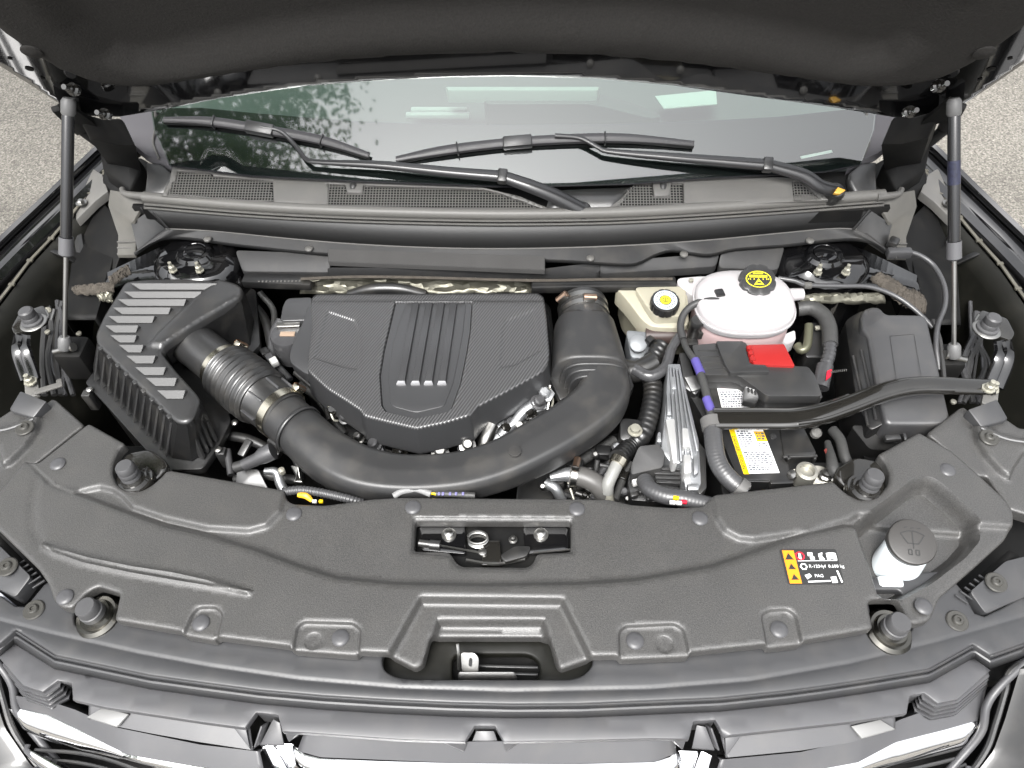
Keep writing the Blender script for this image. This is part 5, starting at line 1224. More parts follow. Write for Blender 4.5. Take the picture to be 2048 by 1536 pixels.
ANG = [2 * math.pi * j / 72 for j in range(72)]; SR = [secr(a) for a in ANG]
for i in range(len(c)):
    sd2 = np.cross(T_[i], [0, 0, 1]); sd2 /= np.linalg.norm(sd2); u2 = np.cross(sd2, T_[i]); k_ = min(1, max(0, C[i, 5])); ring = []
    for a, r_ in zip(ANG, SR):
        q_ = (1 - k_ + k_ * r_) * C[i, 3]
        ring.append(c[i] + sd2 * q_ * math.cos(a) + u2 * q_ * math.sin(a) * C[i, 4])
    rg.append(ring)
m_.rings(rg); m_.obj('duct_body', MT['duct'], du, ang=60)
low = spline(PS([(606, 938, .945), (660, 972, .935), (760, 992, .932), (870, 992, .932), (960, 980, .932), (1040, 948, .932), (1120, 905, .932), (1200, 850, .932), (1245, 800, .935)]), 6)
m_ = M(); m_.tube([p + np.array([0, .006, -.004]) for p in low], .008, n=8, smooth=False, flat=.5); m_.obj('duct_seam', MT['blk'], du)
m_ = M(); m_.tube(PS([(595, 858, .968), (600, 862, .968)]), [.049, .049], n=36, smooth=False, cap=False); m_.obj('duct_step', MT['grey'], du, thick=.002)
m_ = M(); m_.lathe([(.011, -.004), (.011, .0008), (.009, .0012), (0, .0012)], P(1030, 902, 1.009), n=20, cap=False); m_.obj('moulding_plug', MT['grey'], du)

rs = thing('intake_resonator', 'black arched intake resonator with stepped mouth beside the brake fluid reservoir', 'resonator', P(1180, 690, .97))
def arch(yb, hw, z0, zt, cx, y):
    pts = []
    for j in range(29):
        a = math.pi * j / 28; e = 2 / 3.3
        pts.append(np.array([cx - math.copysign(abs(math.cos(a)) ** e, math.cos(a)) * hw, y, z0 + abs(math.sin(a)) ** e * (zt - z0)]))
    return pts
ra, rb = P(1172, 618, 1.02), P(1184, 712, 1.02)
hwA = (P(1236, 640, 1.0)[0] - P(1110, 640, 1.0)[0]) / 2; hwB = (P(1264, 750, .99)[0] - P(1102, 750, .99)[0]) / 2
m_ = M(); ln = []
for f, k in ((-.02, .90), (0, .97), (.05, 1.0), (.95, 1.0), (1.0, .985), (1.02, .93)):
    c_ = ra + (rb - ra) * f; hw = (hwA + (hwB - hwA) * f) * k; ln.append(arch(0, hw, .93, c_[2] - (1 - k) * .05, c_[0], c_[1]))
m_.rings([l + [l[-1] + np.array([0, 0, -.05]), l[0] + np.array([0, 0, -.05])] for l in ln]); m_.obj('shell', MT['duct'], rs, ang=50)
for k, (f, kk) in enumerate(((1.10, .86), (1.20, .76), (1.30, .67))):
    c_ = ra + (rb - ra) * f; m_ = M(); L0 = arch(0, hwB * kk, .94, c_[2] - .004 - (1 - kk) * .035, c_[0] + .006, c_[1]); L1 = [p + np.array([0, (rb - ra)[1] * -.12, 0]) for p in L0]
    m_.rings([L1 + [L1[-1] - [0, 0, .05], L1[0] - [0, 0, .05]], L0 + [L0[-1] - [0, 0, .05], L0[0] - [0, 0, .05]]]); m_.obj('mouth_step', MT['duct'], rs, ang=50, bevm=.002)
m_ = M(); m_.prism(PS([(1092, 742, .955), (1125, 740, .955), (1140, 790, .95), (1120, 800, .95)]), depth=.02, bev=.003); m_.obj('mouth_flange', MT['blk'], rs); m_ = M(); m_.prism(PS([(1255, 735, .955), (1268, 770, .955), (1258, 790, .95), (1245, 760, .95)]), depth=.02, bev=.003); m_.obj('mouth_flange', MT['blk'], rs)
cA = ra + np.array([.0, .012, -.05]); axr = (rb - ra) * [1, 1, 0]; axr /= np.linalg.norm(axr)
m_ = M(); m_.tube([cA - axr * .05, cA + axr * .03], [.05, .05], n=32, smooth=False); m_.obj('rear_cuff', MT['rubber'], rs)
for dz in (0, .022): clamp(rs, cA - axr * (.012 + dz), axr, .0505, .011, (-.8 if dz else .1, 0, .7), MT['steel'])

# ================================================================== ENGINE COVER
ec = thing('engine_cover', 'black engine cover with carbon weave and a recessed panel with four ridges', 'engine cover', P(850, 720, 1.0))
EF = Frame((0, 0, 1.0))
et = [(622, 590), (632, 584), (720, 583), (860, 583), (1000, 582), (1076, 582), (1088, 590), (1094, 640), (1099, 705), (1097, 725), (1086, 742), (1060, 757), (1005, 787), (956, 812), (948, 820), (940, 830), (890, 845), (832, 857), (780, 845), (728, 832), (720, 820), (690, 800), (655, 778), (622, 748), (614, 738), (616, 715), (624, 650), (620, 610)]
eo = rnd(EF.px(et), .005, 3)
cp_ = EF.px([(791, 603), (944, 603), (940, 660), (934, 700), (921, 765), (903, 815), (895, 822), (832, 836), (772, 822), (764, 810), (760, 750), (768, 700), (780, 650)])
ci_ = EF.px([(812, 604), (932, 604), (926, 660), (918, 705), (906, 764), (890, 806), (884, 811), (832, 823), (786, 811), (780, 802), (776, 750), (784, 690), (798, 640)])
triL = EF.px([(655, 622), (708, 640), (718, 660), (716, 738), (690, 735), (628, 716), (636, 690)]); triR = EF.px([(1066, 620), (1012, 640), (1004, 660), (1000, 735), (1030, 730), (1082, 700), (1074, 660)])
topb = EF.px([(600, 560), (1110, 560), (1100, 601), (620, 601)])
panel('weave_top', MT['carbon'], ec, EF, eo, feats=[(cp_, -.014, .004), (triL, -.003, .007), (triR, -.003, .007), (topb, -.006, .008)], thick=.008, step=.0062, lip=.004)
pl_ = mat('engine_cover_plastic', (.034, .0344, .0358), .34, spec=.85, bump=.12, bscale=600, var=.1, vscale=8)
grow = lambda poly, k: [tuple(np.mean(np.array(poly), 0) + (np.array(p) - np.mean(np.array(poly), 0)) * k) for p in poly]
panel('panel_recess', pl_, ec, Frame((0, 0, .995)), rnd(grow(cp_, .99), .006), thick=.004, step=.012, lip=0)
cpan = panel('centre_panel', pl_, ec, Frame((0, 0, .9966)), rnd(ci_, .008), thick=.003, step=.012, lip=.001)
tb = [(u, v) for u, v in ((829, 605), (856, 605), (880, 605), (905, 605))]; bb = [(800, 762), (829, 762), (855, 762), (882, 762)]
silver = mat('silver_ridge_cap', (.42, .42, .43), .35, metal=.6)
for (a, b_) in zip(tb, bb):
    q0, q1, q2, q3 = P(a[0] - 5, a[1], 1.0035), P(a[0] + 9, a[1], 1.0035), P(b_[0] + 9, b_[1], 1.0055), P(b_[0] - 5, b_[1], 1.0055)
    m_ = M(); m_.prism([q0, q1, q2, q3], depth=.007, bev=.0012); m_.obj('ridge', pl_, ec)
    m_ = M(); m_.prism([P(b_[0] - 5, b_[1] - .5, 1.006), P(b_[0] + 9, b_[1] - .5, 1.006), P(b_[0] + 11, b_[1] + 6, .9995), P(b_[0] - 8, b_[1] + 6, .9995)], depth=.004, bev=.0005); m_.obj('ridge_cap', silver, ec)
# side wall
sb = [(p[0], p[1]) for p in et]; eot = [tuple(p) for p in EF.w(np.array(eo), np.full(len(eo), -.006))]
cen = np.mean(np.array(eo), 0)
bt = [tuple(p) for p in EF.w(cen + (np.array(eo) - cen) * 1.035, np.full(len(eo), -.066))]
bt2 = [tuple(p) for p in EF.w(cen + (np.array(eo) - cen) * 1.045, np.full(len(eo), -.069))]; bt3 = [tuple(p) for p in EF.w(cen + (np.array(eo) - cen) * 1.045, np.full(len(eo), -.073))]
bt4 = [tuple(p) for p in EF.w(cen + (np.array(eo) - cen) * 1.0, np.full(len(eo), -.073))]
m_ = M(); m_.rings([eot, bt, bt2, bt3, bt4], cap=False); m_.obj('side_wall', pl_, ec, ang=30)
lb_ = PS([(614, 610, .985), (608, 640, .98), (592, 668, .975), (579, 705, .97), (580, 725, .968), (616, 752, .968), (640, 735, .98), (640, 610, .985)])
m_ = M(); m_.prism(rnd([tuple(p) for p in lb_], .015), depth=.025, bev=.008, seg=3); m_.obj('side_lobe', pl_, ec)
m_ = M(); m_.prism(rnd(PS([(574, 596, .985), (625, 594, .985), (622, 640, .98), (560, 642, .98), (566, 610, .985)]), .01), depth=.05, bev=.008, seg=3); m_.obj('corner_housing', pl_, ec)

# ---------------------------------------------------------------- oil filler, engine metal, foil shield
oc = thing('oil_filler_cap', 'round glossy black oil filler cap between the bellows hose and the engine cover', 'oil cap', P(568, 672, .95))
m_ = M(); m_.lathe([(.034, -.06), (.034, 0), (.032, .006), (.022, .008), (0, .008)], P(574, 672, .955), n=36, cap=False); m_.obj('cap', MT['shiny'], oc)
m_ = M(); m_.prism(rnd(PS([(553, 642, .975), (600, 640, .975), (600, 652, .972), (552, 654, .972)]), .003), depth=.01, bev=.002); m_.obj('grip_bar', MT['steel'], oc)
m_ = M(); m_.bar(P(560, 668, .965), P(590, 668, .965), .012, .003, .001); m_.obj('cap_print', mat('copper_print', (.3, .22, .16), .4), oc)
en = thing('engine_block', 'engine with bright metal fittings half hidden under the engine cover', 'engine', P(850, 860, .8))
m_ = M(); m_.prism(rnd(PS([(600, 600), (1100, 600), (1120, 760), (960, 880), (830, 905), (700, 880), (600, 760)], .88), .03), depth=.33, bev=.01); m_.obj('block', MT['blk'], en)
m_ = M(); m_.tube(PS([(985, 850, .93), (972, 880, .92), (966, 905, .90)]), .013, n=14); m_.obj('steel_pipe', MT['steel'], en)
m_ = M(); m_.tube(PS([(1082, 800, .94), (1050, 822, .93), (1030, 845, .92), (1000, 872, .91)]), .011, n=12); m_.obj('fuel_pipe', MT['alu'], en)
rng = random.Random(3)
for (u, v, z) in ((690, 838, .92), (672, 822, .93), (750, 893, .92), (760, 905, .9), (935, 892, .92), (928, 905, .9), (1076, 806, .94), (1092, 790, .94), (1060, 830, .92), (1020, 850, .91), (1010, 862, .91), (880, 905, .91), (800, 908, .9), (720, 880, .91), (650, 800, .92), (1040, 855, .91)):
    r_ = rng.uniform(.007, .012)
    m_ = M(); m_.lathe([(r_ * 1.5, 0), (r_ * 1.5, .003), (r_, .004), (r_, .016), (r_ * .7, .019), (0, .019)], P(u, v, z), (rng.uniform(-.3, .3), rng.uniform(-.4, .1), 1), n=rng.choice((6, 8, 14)), cap=False); m_.obj('fitting', MT[rng.choice(('steel', 'alu', 'darkmetal', 'rubgrey'))], en)
for q in ([(870, 898, .9), (905, 915, .88), (950, 905, .88)], [(770, 900, .9), (830, 918, .89), (900, 912, .89)], [(660, 790, .94), (664, 815, .93), (680, 832, .92)], [(1100, 770, .95), (1098, 800, .93), (1095, 822, .92)]):
    m_ = M(); m_.tube(PS(q), .003, n=6); m_.obj('fuel_line', MT['steel'], en)
m_ = M(); m_.prism(rnd(PS([(1055, 780, .93), (1095, 770, .93), (1098, 815, .92), (1060, 830, .91)]), .01), depth=.06, bev=.006); m_.obj('manifold_end', MT['alu'], en)
m_ = M(); m_.prism(rnd(PS([(980, 845, .91), (1050, 820, .91), (1060, 850, .90), (960, 900, .89)]), .01), depth=.05, bev=.006); m_.obj('manifold_rail', MT['alu'], en)
for q in ([(650, 775, .955), (657, 810, .94), (666, 838, .925), (676, 842, .92)], [(1098, 775, .95), (1106, 800, .93), (1100, 825, .92)]):
    m_ = M(); m_.tube(PS(q), .0022, n=6); m_.obj('dipstick_wire', MT['bolt'], en)
fo_ = thing('heat_shield', 'crinkled foil heat shield showing behind the engine cover', 'heat shield', P(830, 568, .97))
m_ = M(); L0 = spline(PS([(602, 560), (700, 556), (830, 556), (960, 558), (1064, 562)], 1.0), 10); L1 = spline(PS([(600, 588), (700, 590), (830, 590), (960, 590), (1064, 588)], .955), 10)
rows = []
for f in np.linspace(0, 1, 8):
    rows.append([a * (1 - f) + b_ * f + np.array([0, rng.uniform(-.004, .004), rng.uniform(-.004, .004)]) + np.array([0, .012 * math.sin(f * 3.1), 0]) for a, b_ in zip(L0, L1)])
m_.loft(rows, n=41); m_.obj('foil', MT['foil'], fo_, thick=.001, ang=20)
m_ = M(); m_.tube(spline(PS([(602, 558), (700, 554), (830, 555), (1064, 561), (1200, 559), (1345, 558)], 1.004), 6), .0032, n=6, smooth=False); m_.obj('shield_rim', MT['felt'], fo_)
m_ = M(); m_.tube(PS([(700, 590, .96), (745, 578, .98), (800, 578, .98), (850, 590, .965)]), .012, n=10); m_.obj('vent_pipe', MT['rubber'], fo_)
rail = thing('wiring_rail', 'black wiring duct with faint white markings behind the air filter box', 'wiring duct', P(560, 562, .98))
m_ = M(); m_.bar(P(488, 560, .985), P(626, 566, .985), .03, .02, .004); m_.obj('duct', MT['blk'], rail)
for i in range(12):
    m_ = M(); a = P(518 + i * 7.4, 563 - .1 * i, .996); m_.box(a, (.0034, .006 * rng.uniform(.5, 1), .0006), bev=0); m_.obj('print_mark', MT['cowl'], rail)
r2 = thing('bulkhead_rail', 'black bulkhead rail running from the engine cover to the brake reservoir', 'rail', P(1200, 566, .98))
m_ = M(); m_.bar(P(1062, 572, .985), P(1352, 568, .985), .03, .02, .005); m_.obj('rail', MT['blk'], r2)

# ================================================================== BRAKE FLUID RESERVOIR
br = thing('brake_reservoir', 'cream brake fluid reservoir with black cap ringed in white print', 'reservoir', P(1320, 610, .97))
m_ = M(); m_.prism(rnd([tuple(p) for p in PS([(1228, 572, .985), (1262, 566, .985), (1372, 568, .985), (1376, 600, .98), (1378, 648, .965), (1362, 656, .962), (1304, 654, .962), (1284, 640, .965), (1256, 602, .98)])], .012), depth=.045, bev=.008, seg=3); m_.obj('tank', MT['cream'], br)
m_ = M(); m_.prism(rnd([tuple(p) for p in PS([(1268, 574, .992), (1372, 572, .992), (1372, 632, .985), (1310, 634, .985), (1292, 610, .99)])], .012), depth=.02, bev=.007, seg=3); m_.obj('raised_top', MT['cream'], br)
m_ = M(); m_.prism(rnd([tuple(p) for p in PS([(1240, 574, .9), (1370, 575, .9), (1380, 660, .9), (1290, 662, .9), (1250, 610, .9)])], .01), depth=.08, bev=.006); m_.obj('lower_tank', MT['cream'], br)
cb_ = P(1328, 612, .992)
def knurled(par, c, r, h, axis, nk, depth, mt, name='cap'):
    q = Vector((0, 0, 1)).rotation_difference(Vector(axis).normalized()); n_ = nk * 8; rg = []
    for rr, z, kd in ((r, 0, 1), (r, h * .8, 1), (r * .96, h * .97, .9), (r * .86, h, .2), (r * .3, h, 0)):
        ring = []
        for i in range(n_):
            a = 2 * math.pi * i / n_; k_ = max(0, math.cos(nk * a)) ** 3
            ring.append(tuple(Vector(c) + q @ Vector(((rr - depth * k_ * kd) * math.cos(a), (rr - depth * k_ * kd) * math.sin(a), z))))
        rg.append(ring)
    m_ = M(); m_.rings(rg); return m_.obj(name, mt, par, ang=45)
capax = (0, -.14, 1)
bcap = knurled(br, cb_, .0295, .020, capax, 12, .0018, MT['blk'])
q = Vector((0, 0, 1)).rotation_difference(Vector(capax).normalized()); top_ = Vector(cb_) + q @ Vector((0, 0, .0202))
m_ = M(); m_.lathe([(.0125, 0), (.0125, .0006), (.0235, .0006), (.0235, 0)], top_, capax, 40, cap=False); m_.obj('print_ring', mat('blue_white_print', (.50, .56, .62), .5, var=.5, vscale=500), bcap)
m_ = M(); m_.lathe([(.0105, 0), (.0105, .0008), (0, .0008)], top_, capax, 24, cap=False); m_.obj('print_centre', MT['yellowcap'], bcap)
for i in range(26):
    a = 2 * math.pi * i / 26; c_ = top_ + q @ Vector((.018 * math.cos(a), .018 * math.sin(a), .0009)); m_ = M(); m_.box(c_, (.0045, .0014, .0005), (q.to_matrix() @ Matrix.Rotation(a, 3, 'Z')), bev=0); m_.obj('print_mark', MT['ink'], bcap)
m_ = M(); m_.lathe([(.006, .0008), (.006, .0012), (.0045, .0012), (.0045, .0008)], top_, capax, 20, cap=False); m_.box(top_ + q @ Vector((0, 0, .001)), (.0016, .007, .0006), q.to_matrix(), bev=0); m_.obj('brake_symbol', MT['ink'], bcap)
mc = thing('master_cylinder', 'dark brake master cylinder under the cream reservoir', 'master cylinder', P(1320, 680, .9))
m_ = M(); m_.tube(PS([(1290, 672, .93), (1370, 672, .93)]), .020, n=18); m_.obj('cylinder', mat('brown_black_metal', (.045, .03, .027), .4), mc)
m_ = M(); m_.tube(PS([(1296, 678, .95), (1305, 686, .95)]), .010, n=12); m_.obj('plug', MT['blk'], mc)
m_ = M(); m_.prism(rnd(PS([(1252, 660, .94), (1296, 664, .94), (1300, 716, .92), (1262, 716, .92)]), .008), depth=.05, bev=.006); m_.obj('valve_block', mat('blue_grey_metal', (.16, .17, .18), .45, metal=.3), mc)
m_ = M(); m_.lathe([(.018, 0), (.018, .006), (.014, .008), (0, .008)], P(1276, 688, .942), (0, -.5, 1), 20, cap=False); m_.obj('valve_cap', mat('blue_grey_metal2', (.2, .21, .22), .45, metal=.3), mc)

# ================================================================== COOLANT TANK
ctk = thing('coolant_tank', 'milky white coolant tank with black cap and yellow warning print', 'coolant tank', P(1478, 640, .95))
TC = P(1481, 628, .972)
def sup(c, rx, ry, rz, e1, e2, nu=44, nv=22, zmin=-1):
    m_ = M(); rg = []
    for i in range(nv + 1):
        ph = -math.pi / 2 + math.pi * i / nv; ring = []
        cz = math.copysign(abs(math.sin(ph)) ** e1, math.sin(ph)); cr_ = max(1e-3, math.cos(ph)) ** e1
        for j in range(nu):
            a = 2 * math.pi * j / nu; x = math.copysign(abs(math.cos(a)) ** e2, math.cos(a)); y = math.copysign(abs(math.sin(a)) ** e2, math.sin(a))
            ring.append((c[0] + rx * cr_ * x, c[1] + ry * cr_ * y, c[2] + rz * cz))
        rg.append(ring)
    m_.rings(rg); return m_
SZ = seg_at(np.array([TC[0], TC[1] - .082, .86]), np.array([TC[0], TC[1] - .082, 1.02]), v=670)[2]
m_ = sup((TC[0], TC[1], SZ + .002), .098, .082, TC[2] + .056 - SZ - .002, .46, .78); m_.obj('upper_shell', MT['tank'], ctk)
m_ = sup((TC[0], TC[1], SZ - .062), .0955, .080, .060, .45, .78); m_.obj('lower_shell', MT['tankpink'], ctk)
rg = []
for rr, z in ((.985, -.008), (1.03, -.007), (1.03, -.012), (.985, -.013)):
    rg.append([(TC[0] + .098 * rr * math.copysign(abs(math.cos(a)) ** .78, math.cos(a)), TC[1] + .082 * rr * math.copysign(abs(math.sin(a)) ** .78, math.sin(a)), SZ + z + .012) for a in np.linspace(0, 2 * math.pi, 60, endpoint=False)])
m_ = M(); m_.rings(rg, cap=False); m_.obj('weld_seam', MT['tank'], ctk)
m_ = M(); m_.prism(rnd([tuple(p) for p in PS([(1354, 556, 1.0), (1400, 552, 1.0), (1450, 552, 1.005), (1450, 605, .995), (1400, 604, .985), (1376, 585, .99), (1356, 570, .995)])], .012), depth=.04, bev=.010, seg=3); m_.obj('shoulder', MT['tank'], ctk)
m_ = sup(P(1424, 570, 1.005), .018, .016, .012, 1, 1, 20, 10); m_.obj('filler_bulge', MT['tankpink'], ctk)
m_ = M(); m_.lathe([(.005, 0), (.005, .004), (0, .005)], P(1382, 562, 1.001), n=12, cap=False); m_.obj('stud', MT['bolt'], ctk)
m_ = M(); m_.tube(PS([(1555, 592, .99), (1605, 588, .99)]), [.016, .012], n=16, smooth=False); m_.obj('nipple', MT['tank'], ctk)
m_ = M(); m_.prism(rnd([tuple(p) for p in PS([(1570, 668, .95), (1590, 660, .95), (1592, 680, .94), (1575, 690, .93), (1565, 684, .94)])], .005), depth=.03, bev=.004); m_.obj('mount_ear', MT['tank'], ctk)
ck = P(1509, 572, 1.014); cax = (.02, -.30, 1); q = Vector((0, 0, 1)).rotation_difference(Vector(cax).normalized())
tcap = knurled(ctk, ck, .037, .028, cax, 8, .004, MT['grey']); top_ = Vector(ck) + q @ Vector((0, 0, .0283))
m_ = M(); rg = []
for rr, z in ((.0255, 0), (.0255, .0006), (.0232, .0006), (.0232, 0)): rg.append([tuple(top_ + q @ Vector((rr * math.cos(a), .74 * rr * math.sin(a), z))) for a in np.linspace(0, 2 * math.pi, 40, endpoint=False)])
m_.rings(rg + rg[:1], cap=False); m_.obj('print_ring', MT['yellowcap'], tcap)
m_ = M(); m_.box(top_ + q @ Vector((0, .0065, .0004)), (.036, .0055, .0006), q.to_matrix(), bev=0); m_.box(top_ + q @ Vector((0, .013, .0004)), (.02, .003, .0006), q.to_matrix(), bev=0)
for a in np.linspace(.2, 2.94, 7): m_.box(top_ + q @ Vector((.0255 * math.cos(a) * .8, .0, .0004)), (.002, .003, .0006), q.to_matrix(), bev=0)
m_.obj('print_band', MT['yellowcap'], ctk, smooth=False)
m_ = M(); tri = [(-.010, -.0125), (.010, -.0125), (.0, .0015)]; m_.prism([tuple(top_ + q @ Vector((x, y, .0008))) for x, y in tri], depth=.0008, bev=0); m_.obj('warning_triangle', MT['yellowcap'], tcap)
m_ = M(); m_.box(top_ + q @ Vector((0, -.0085, .001)), (.007, .003, .0006), q.to_matrix(), bev=0); m_.obj('print_mark', MT['ink'], tcap)
tx = q @ Vector((1, 0, 0)); ty = q @ Vector((0, 1, 0)); text('CAUTION', 'lettering', MT['ink'], tcap, top_ + q @ Vector((0, .0065, .0009)), tx, ty, .0055, 'CENTER')
lv = thing('level_sensor', 'black cylindrical coolant sensor plugged into the left of the white tank', 'sensor', P(1393, 660, .97))
m_ = M(); a0 = P(1393, 648, .985); m_.lathe([(.011, -.06), (.013, -.03), (.013, -.004), (.0145, -.002), (.0145, .010), (.012, .015), (0, .016)], a0, (0, -.15, 1), 20, cap=False); m_.box(a0 + [.012, -.004, -.025], (.012, .014, .02), bev=.003); m_.box(a0 + [-.002, -.01, -.05], (.022, .02, .02), bev=.003); m_.obj('body', MT['rubber'], lv)

# vent hose with elbow
vh = thing('vent_hose', 'thin black vent hose arching from an elbow on the white tank', 'hose', P(1380, 640, .97))
m_ = M(); m_.tube(PS([(1448, 604, 1.02), (1420, 601, 1.02), (1390, 608, 1.01), (1369, 626, 1.0), (1361, 652, .99), (1366, 678, .985)]), .0072, n=14); m_.obj('hose', MT['wire'], vh)
m_ = M(); m_.box(P(1438, 592, 1.02), (.018, .02, .024), Matrix.Rotation(.2, 3, 'Z'), bev=.003); m_.box(P(1440, 602, 1.016), (.022, .016, .014), bev=.003); m_.obj('elbow', MT['blk'], vh)
m_ = M(); m_.box(P(1441, 586, 1.028), (.012, .008, .003), bev=.001); m_.obj('elbow_tag', MT['white'], vh)
lm = thing('taped_loom', 'grey wrapped wiring loom with two purple tape bands running over the battery side', 'wiring loom', P(1400, 760, .97))
m_ = M(); m_.tube(PS([(1364, 668, .975), (1372, 695, .985), (1392, 725, .99), (1405, 760, .992), (1416, 800, .99), (1424, 835, .985)]), [.008, .0062, .0075, .0078, .0082, .009], n=12); m_.obj('loom', MT['tape'], lm)
for a, b_ in (((1390, 720, .991), (1402, 748, .9925)), ((1413, 796, .991), (1423, 824, .988))):
    m_ = M(); m_.tube(PS([a, b_]), .0086, n=12, smooth=False); m_.obj('tape_band', MT['purple'], lm)
cg = thing('corrugated_conduit', 'grey corrugated conduit dropping beside the battery to the radiator cover', 'conduit', P(1440, 920, .96))
m_ = M(); m_.tube(PS([(1424, 845, .985), (1428, 890, .98), (1436, 925, .975), (1456, 955, .97), (1490, 985, .96)]), .0165, n=18, corr=(.006, .006)); m_.obj('conduit', MT['rubgrey'], cg)
m_ = M(); m_.tube(PS([(1421, 838, .987), (1426, 858, .985)]), .0195, n=16, smooth=False); m_.box(P(1440, 846, .985), (.012, .014, .016), bev=.003); m_.obj('tie', mat('pale_tie', (.10, .098, .095), .5), cg)
m_ = M(); m_.tube(PS([(1474, 972, .967), (1488, 983, .963)]), .0195, n=16, smooth=False); m_.box(P(1494, 972, .975), (.012, .012, .012), bev=.003); m_.obj('tie', bpy.data.materials['pale_tie'], cg)

# ================================================================== BATTERY, COVER, BRACE
bt_ = thing('battery', 'black battery with white and yellow warning labels and pale terminal clamps', 'battery', P(1510, 900, .93))
BZ = .945
m_ = M(); m_.prism(rnd([tuple(p) for p in PS([(1396, 745), (1575, 745), (1606, 860), (1566, 912), (1590, 966), (1541, 968), (1540, 960), (1477, 960), (1440, 870)], BZ)], .006), depth=.19, bev=.004); m_.obj('case', MT['blk'], bt_)
m_ = M(); m_.prism(rnd([tuple(p) for p in PS([(1560, 850, BZ + .004), (1606, 852, BZ + .004), (1634, 908, BZ + .004), (1568, 912, BZ + .004)], BZ)], .006), depth=.05, bev=.004); m_.obj('end_lid', MT['blk'], bt_)
m_ = M(); m_.prism(rnd([tuple(p) for p in PS([(1570, 925), (1690, 925), (1700, 985), (1590, 985)], .92)], .006), depth=.12, bev=.004); m_.obj('terminal_well', MT['blk'], bt_)
m_ = M(); m_.bar(P(1566, 914, BZ + .006), P(1634, 912, BZ + .006), .005, .006, .001); m_.obj('lid_rail', MT['grey'], bt_)
for u in (1576, 1628): m_ = M(); m_.box(P(u, 918, BZ + .003), (.005, .008, .012), bev=.001); m_.obj('lid_hook', MT['blk'], bt_)
m_ = M(); m_.bar(P(1477, 962, BZ - .004), P(1540, 963, BZ - .004), .004, .004, .001); m_.obj('case_ledge', MT['grey'], bt_)
BF = Frame((0, 0, BZ))
f1 = lab([(1454, 848), (1521, 848), (1559, 946), (1487, 948)])
def pad(f, name='sticker', mt=MT['paper'], a0=0, a1=1, b0=0, b1=1, h=.001): return decal(name, mt, bt_, BF, [f(a0, b0), f(a1, b0), f(a1, b1), f(a0, b1)], h, .0006)
pad(f1); pad(f1, 'yellow_strip', MT['yellow'], 0, .155, 0, 1.01, .0014); pad(f1, 'yellow_box', mat('amber_print', (.72, .42, .01), .5), .70, 1.0, .16, .36, .0014)
ltext('DANGER / POISON', f1, BF, .055, .25, MT['ink'], bt_, .0085, .0020, True)
def rows(f, a0, a1, b0, b1, n, h, th, skip=None, seed=1):
    rg_ = random.Random(seed); m_ = M()
    for i in range(n):
        b_ = b0 + (b1 - b0) * (i + .5) / n; a = a0
        while a < a1:
            L_ = rg_.uniform(.03, .11); e_ = min(a1, a + L_)
            if not (skip and skip(a, b_) or skip and skip(e_, b_)):
                k = (b1 - b0) / n * rg_.uniform(.26, .36)
                qq = [f(a, b_ - k), f(e_, b_ - k), f(e_, b_ + k), f(a, b_ + k)]
                m_.add(list(BF.w(np.array(BF.px(qq)), np.full(4, h))), [(0, 1, 2, 3)])
            a = e_ + rg_.uniform(.015, .05)
    m_.obj('print_rows', mat('grey_ink%d' % seed, (.09, .09, .11), .5), bt_, kind='stuff', smooth=False)
rows(f1, .20, .95, .05, .52, 11, .0018, 0, lambda a, b_: (a > .64 and .13 < b_ < .40) or (a > .3 and .49 < b_ < .53), 1)
rows(f1, .20, .95, .56, .95, 9, .0018, 0, None, 2)
rows(f1, .74, .97, .18, .34, 3, .0022, 0, None, 4)
f2 = lab([(1432, 768), (1484, 768), (1500, 816), (1444, 818)])
pad(f2); rows(f2, .06, .95, .30, .97, 7, .0018, 0, None, 3)
for a, mt in ((.15, MT['redprint']), (.42, MT['yellow']), (.66, MT['redprint'])):
    decal('print_mark', mt, bt_, BF, [f2(a, .08), f2(a + .2, .08), f2(a + .2, .2), f2(a, .2)], .0018, .0004)
m_ = M(); m_.lathe([(.006, 0), (.006, .002), (0, .003)], P(1546, 873, BZ), n=12, cap=False); m_.obj('vent_plug', MT['grey'], bt_)
tcl = mat('pale_clamp_metal', (.36, .35, .31), .35, metal=.6, var=.15, vscale=60)
tc_ = thing('battery_terminal', 'pale metal battery terminal clamp beside the yellow striped label', 'terminal clamp', P(1630, 955, .95))
m_ = M(); m_.lathe([(.019, -.02), (.019, .014), (.0135, .016), (.0135, .004), (0, .004)], P(1610, 950, .945), n=24, cap=False); m_.obj('clamp_ring', tcl, tc_)
m_ = M(); m_.prism(rnd(PS([(1582, 938, .945), (1604, 934, .95), (1640, 930, .95), (1668, 944, .945), (1678, 972, .935), (1640, 970, .935), (1600, 966, .935)]), .008), depth=.014, bev=.004); m_.obj('clamp_body', tcl, tc_)
m_ = M(); m_.lathe([(.012, 0), (.012, .004), (.008, .006), (.008, .013), (0, .014)], P(1650, 952, .948), n=8, cap=False); m_.obj('clamp_nut', MT['steel'], tc_); m_ = M(); m_.lathe([(.0085, 0), (.0085, .008), (0, .010)], P(1588, 950, .946), (-.7, -.2, .6), n=8, cap=False); m_.obj('clamp_nut', MT['steel'], tc_)
m_ = M(); m_.tube(PS([(1655, 885, .955), (1662, 915, .965), (1668, 940, .965), (1690, 965, .96)]), [.006, .009, .011, .008], n=10); m_.obj('cable', MT['tape'], tc_)
m_ = M(); m_.tube(PS([(1652, 900, .963), (1666, 928, .968)]), .004, n=6); m_.obj('red_wire', mat('dull_red_wire', (.16, .03, .025), .5), tc_)
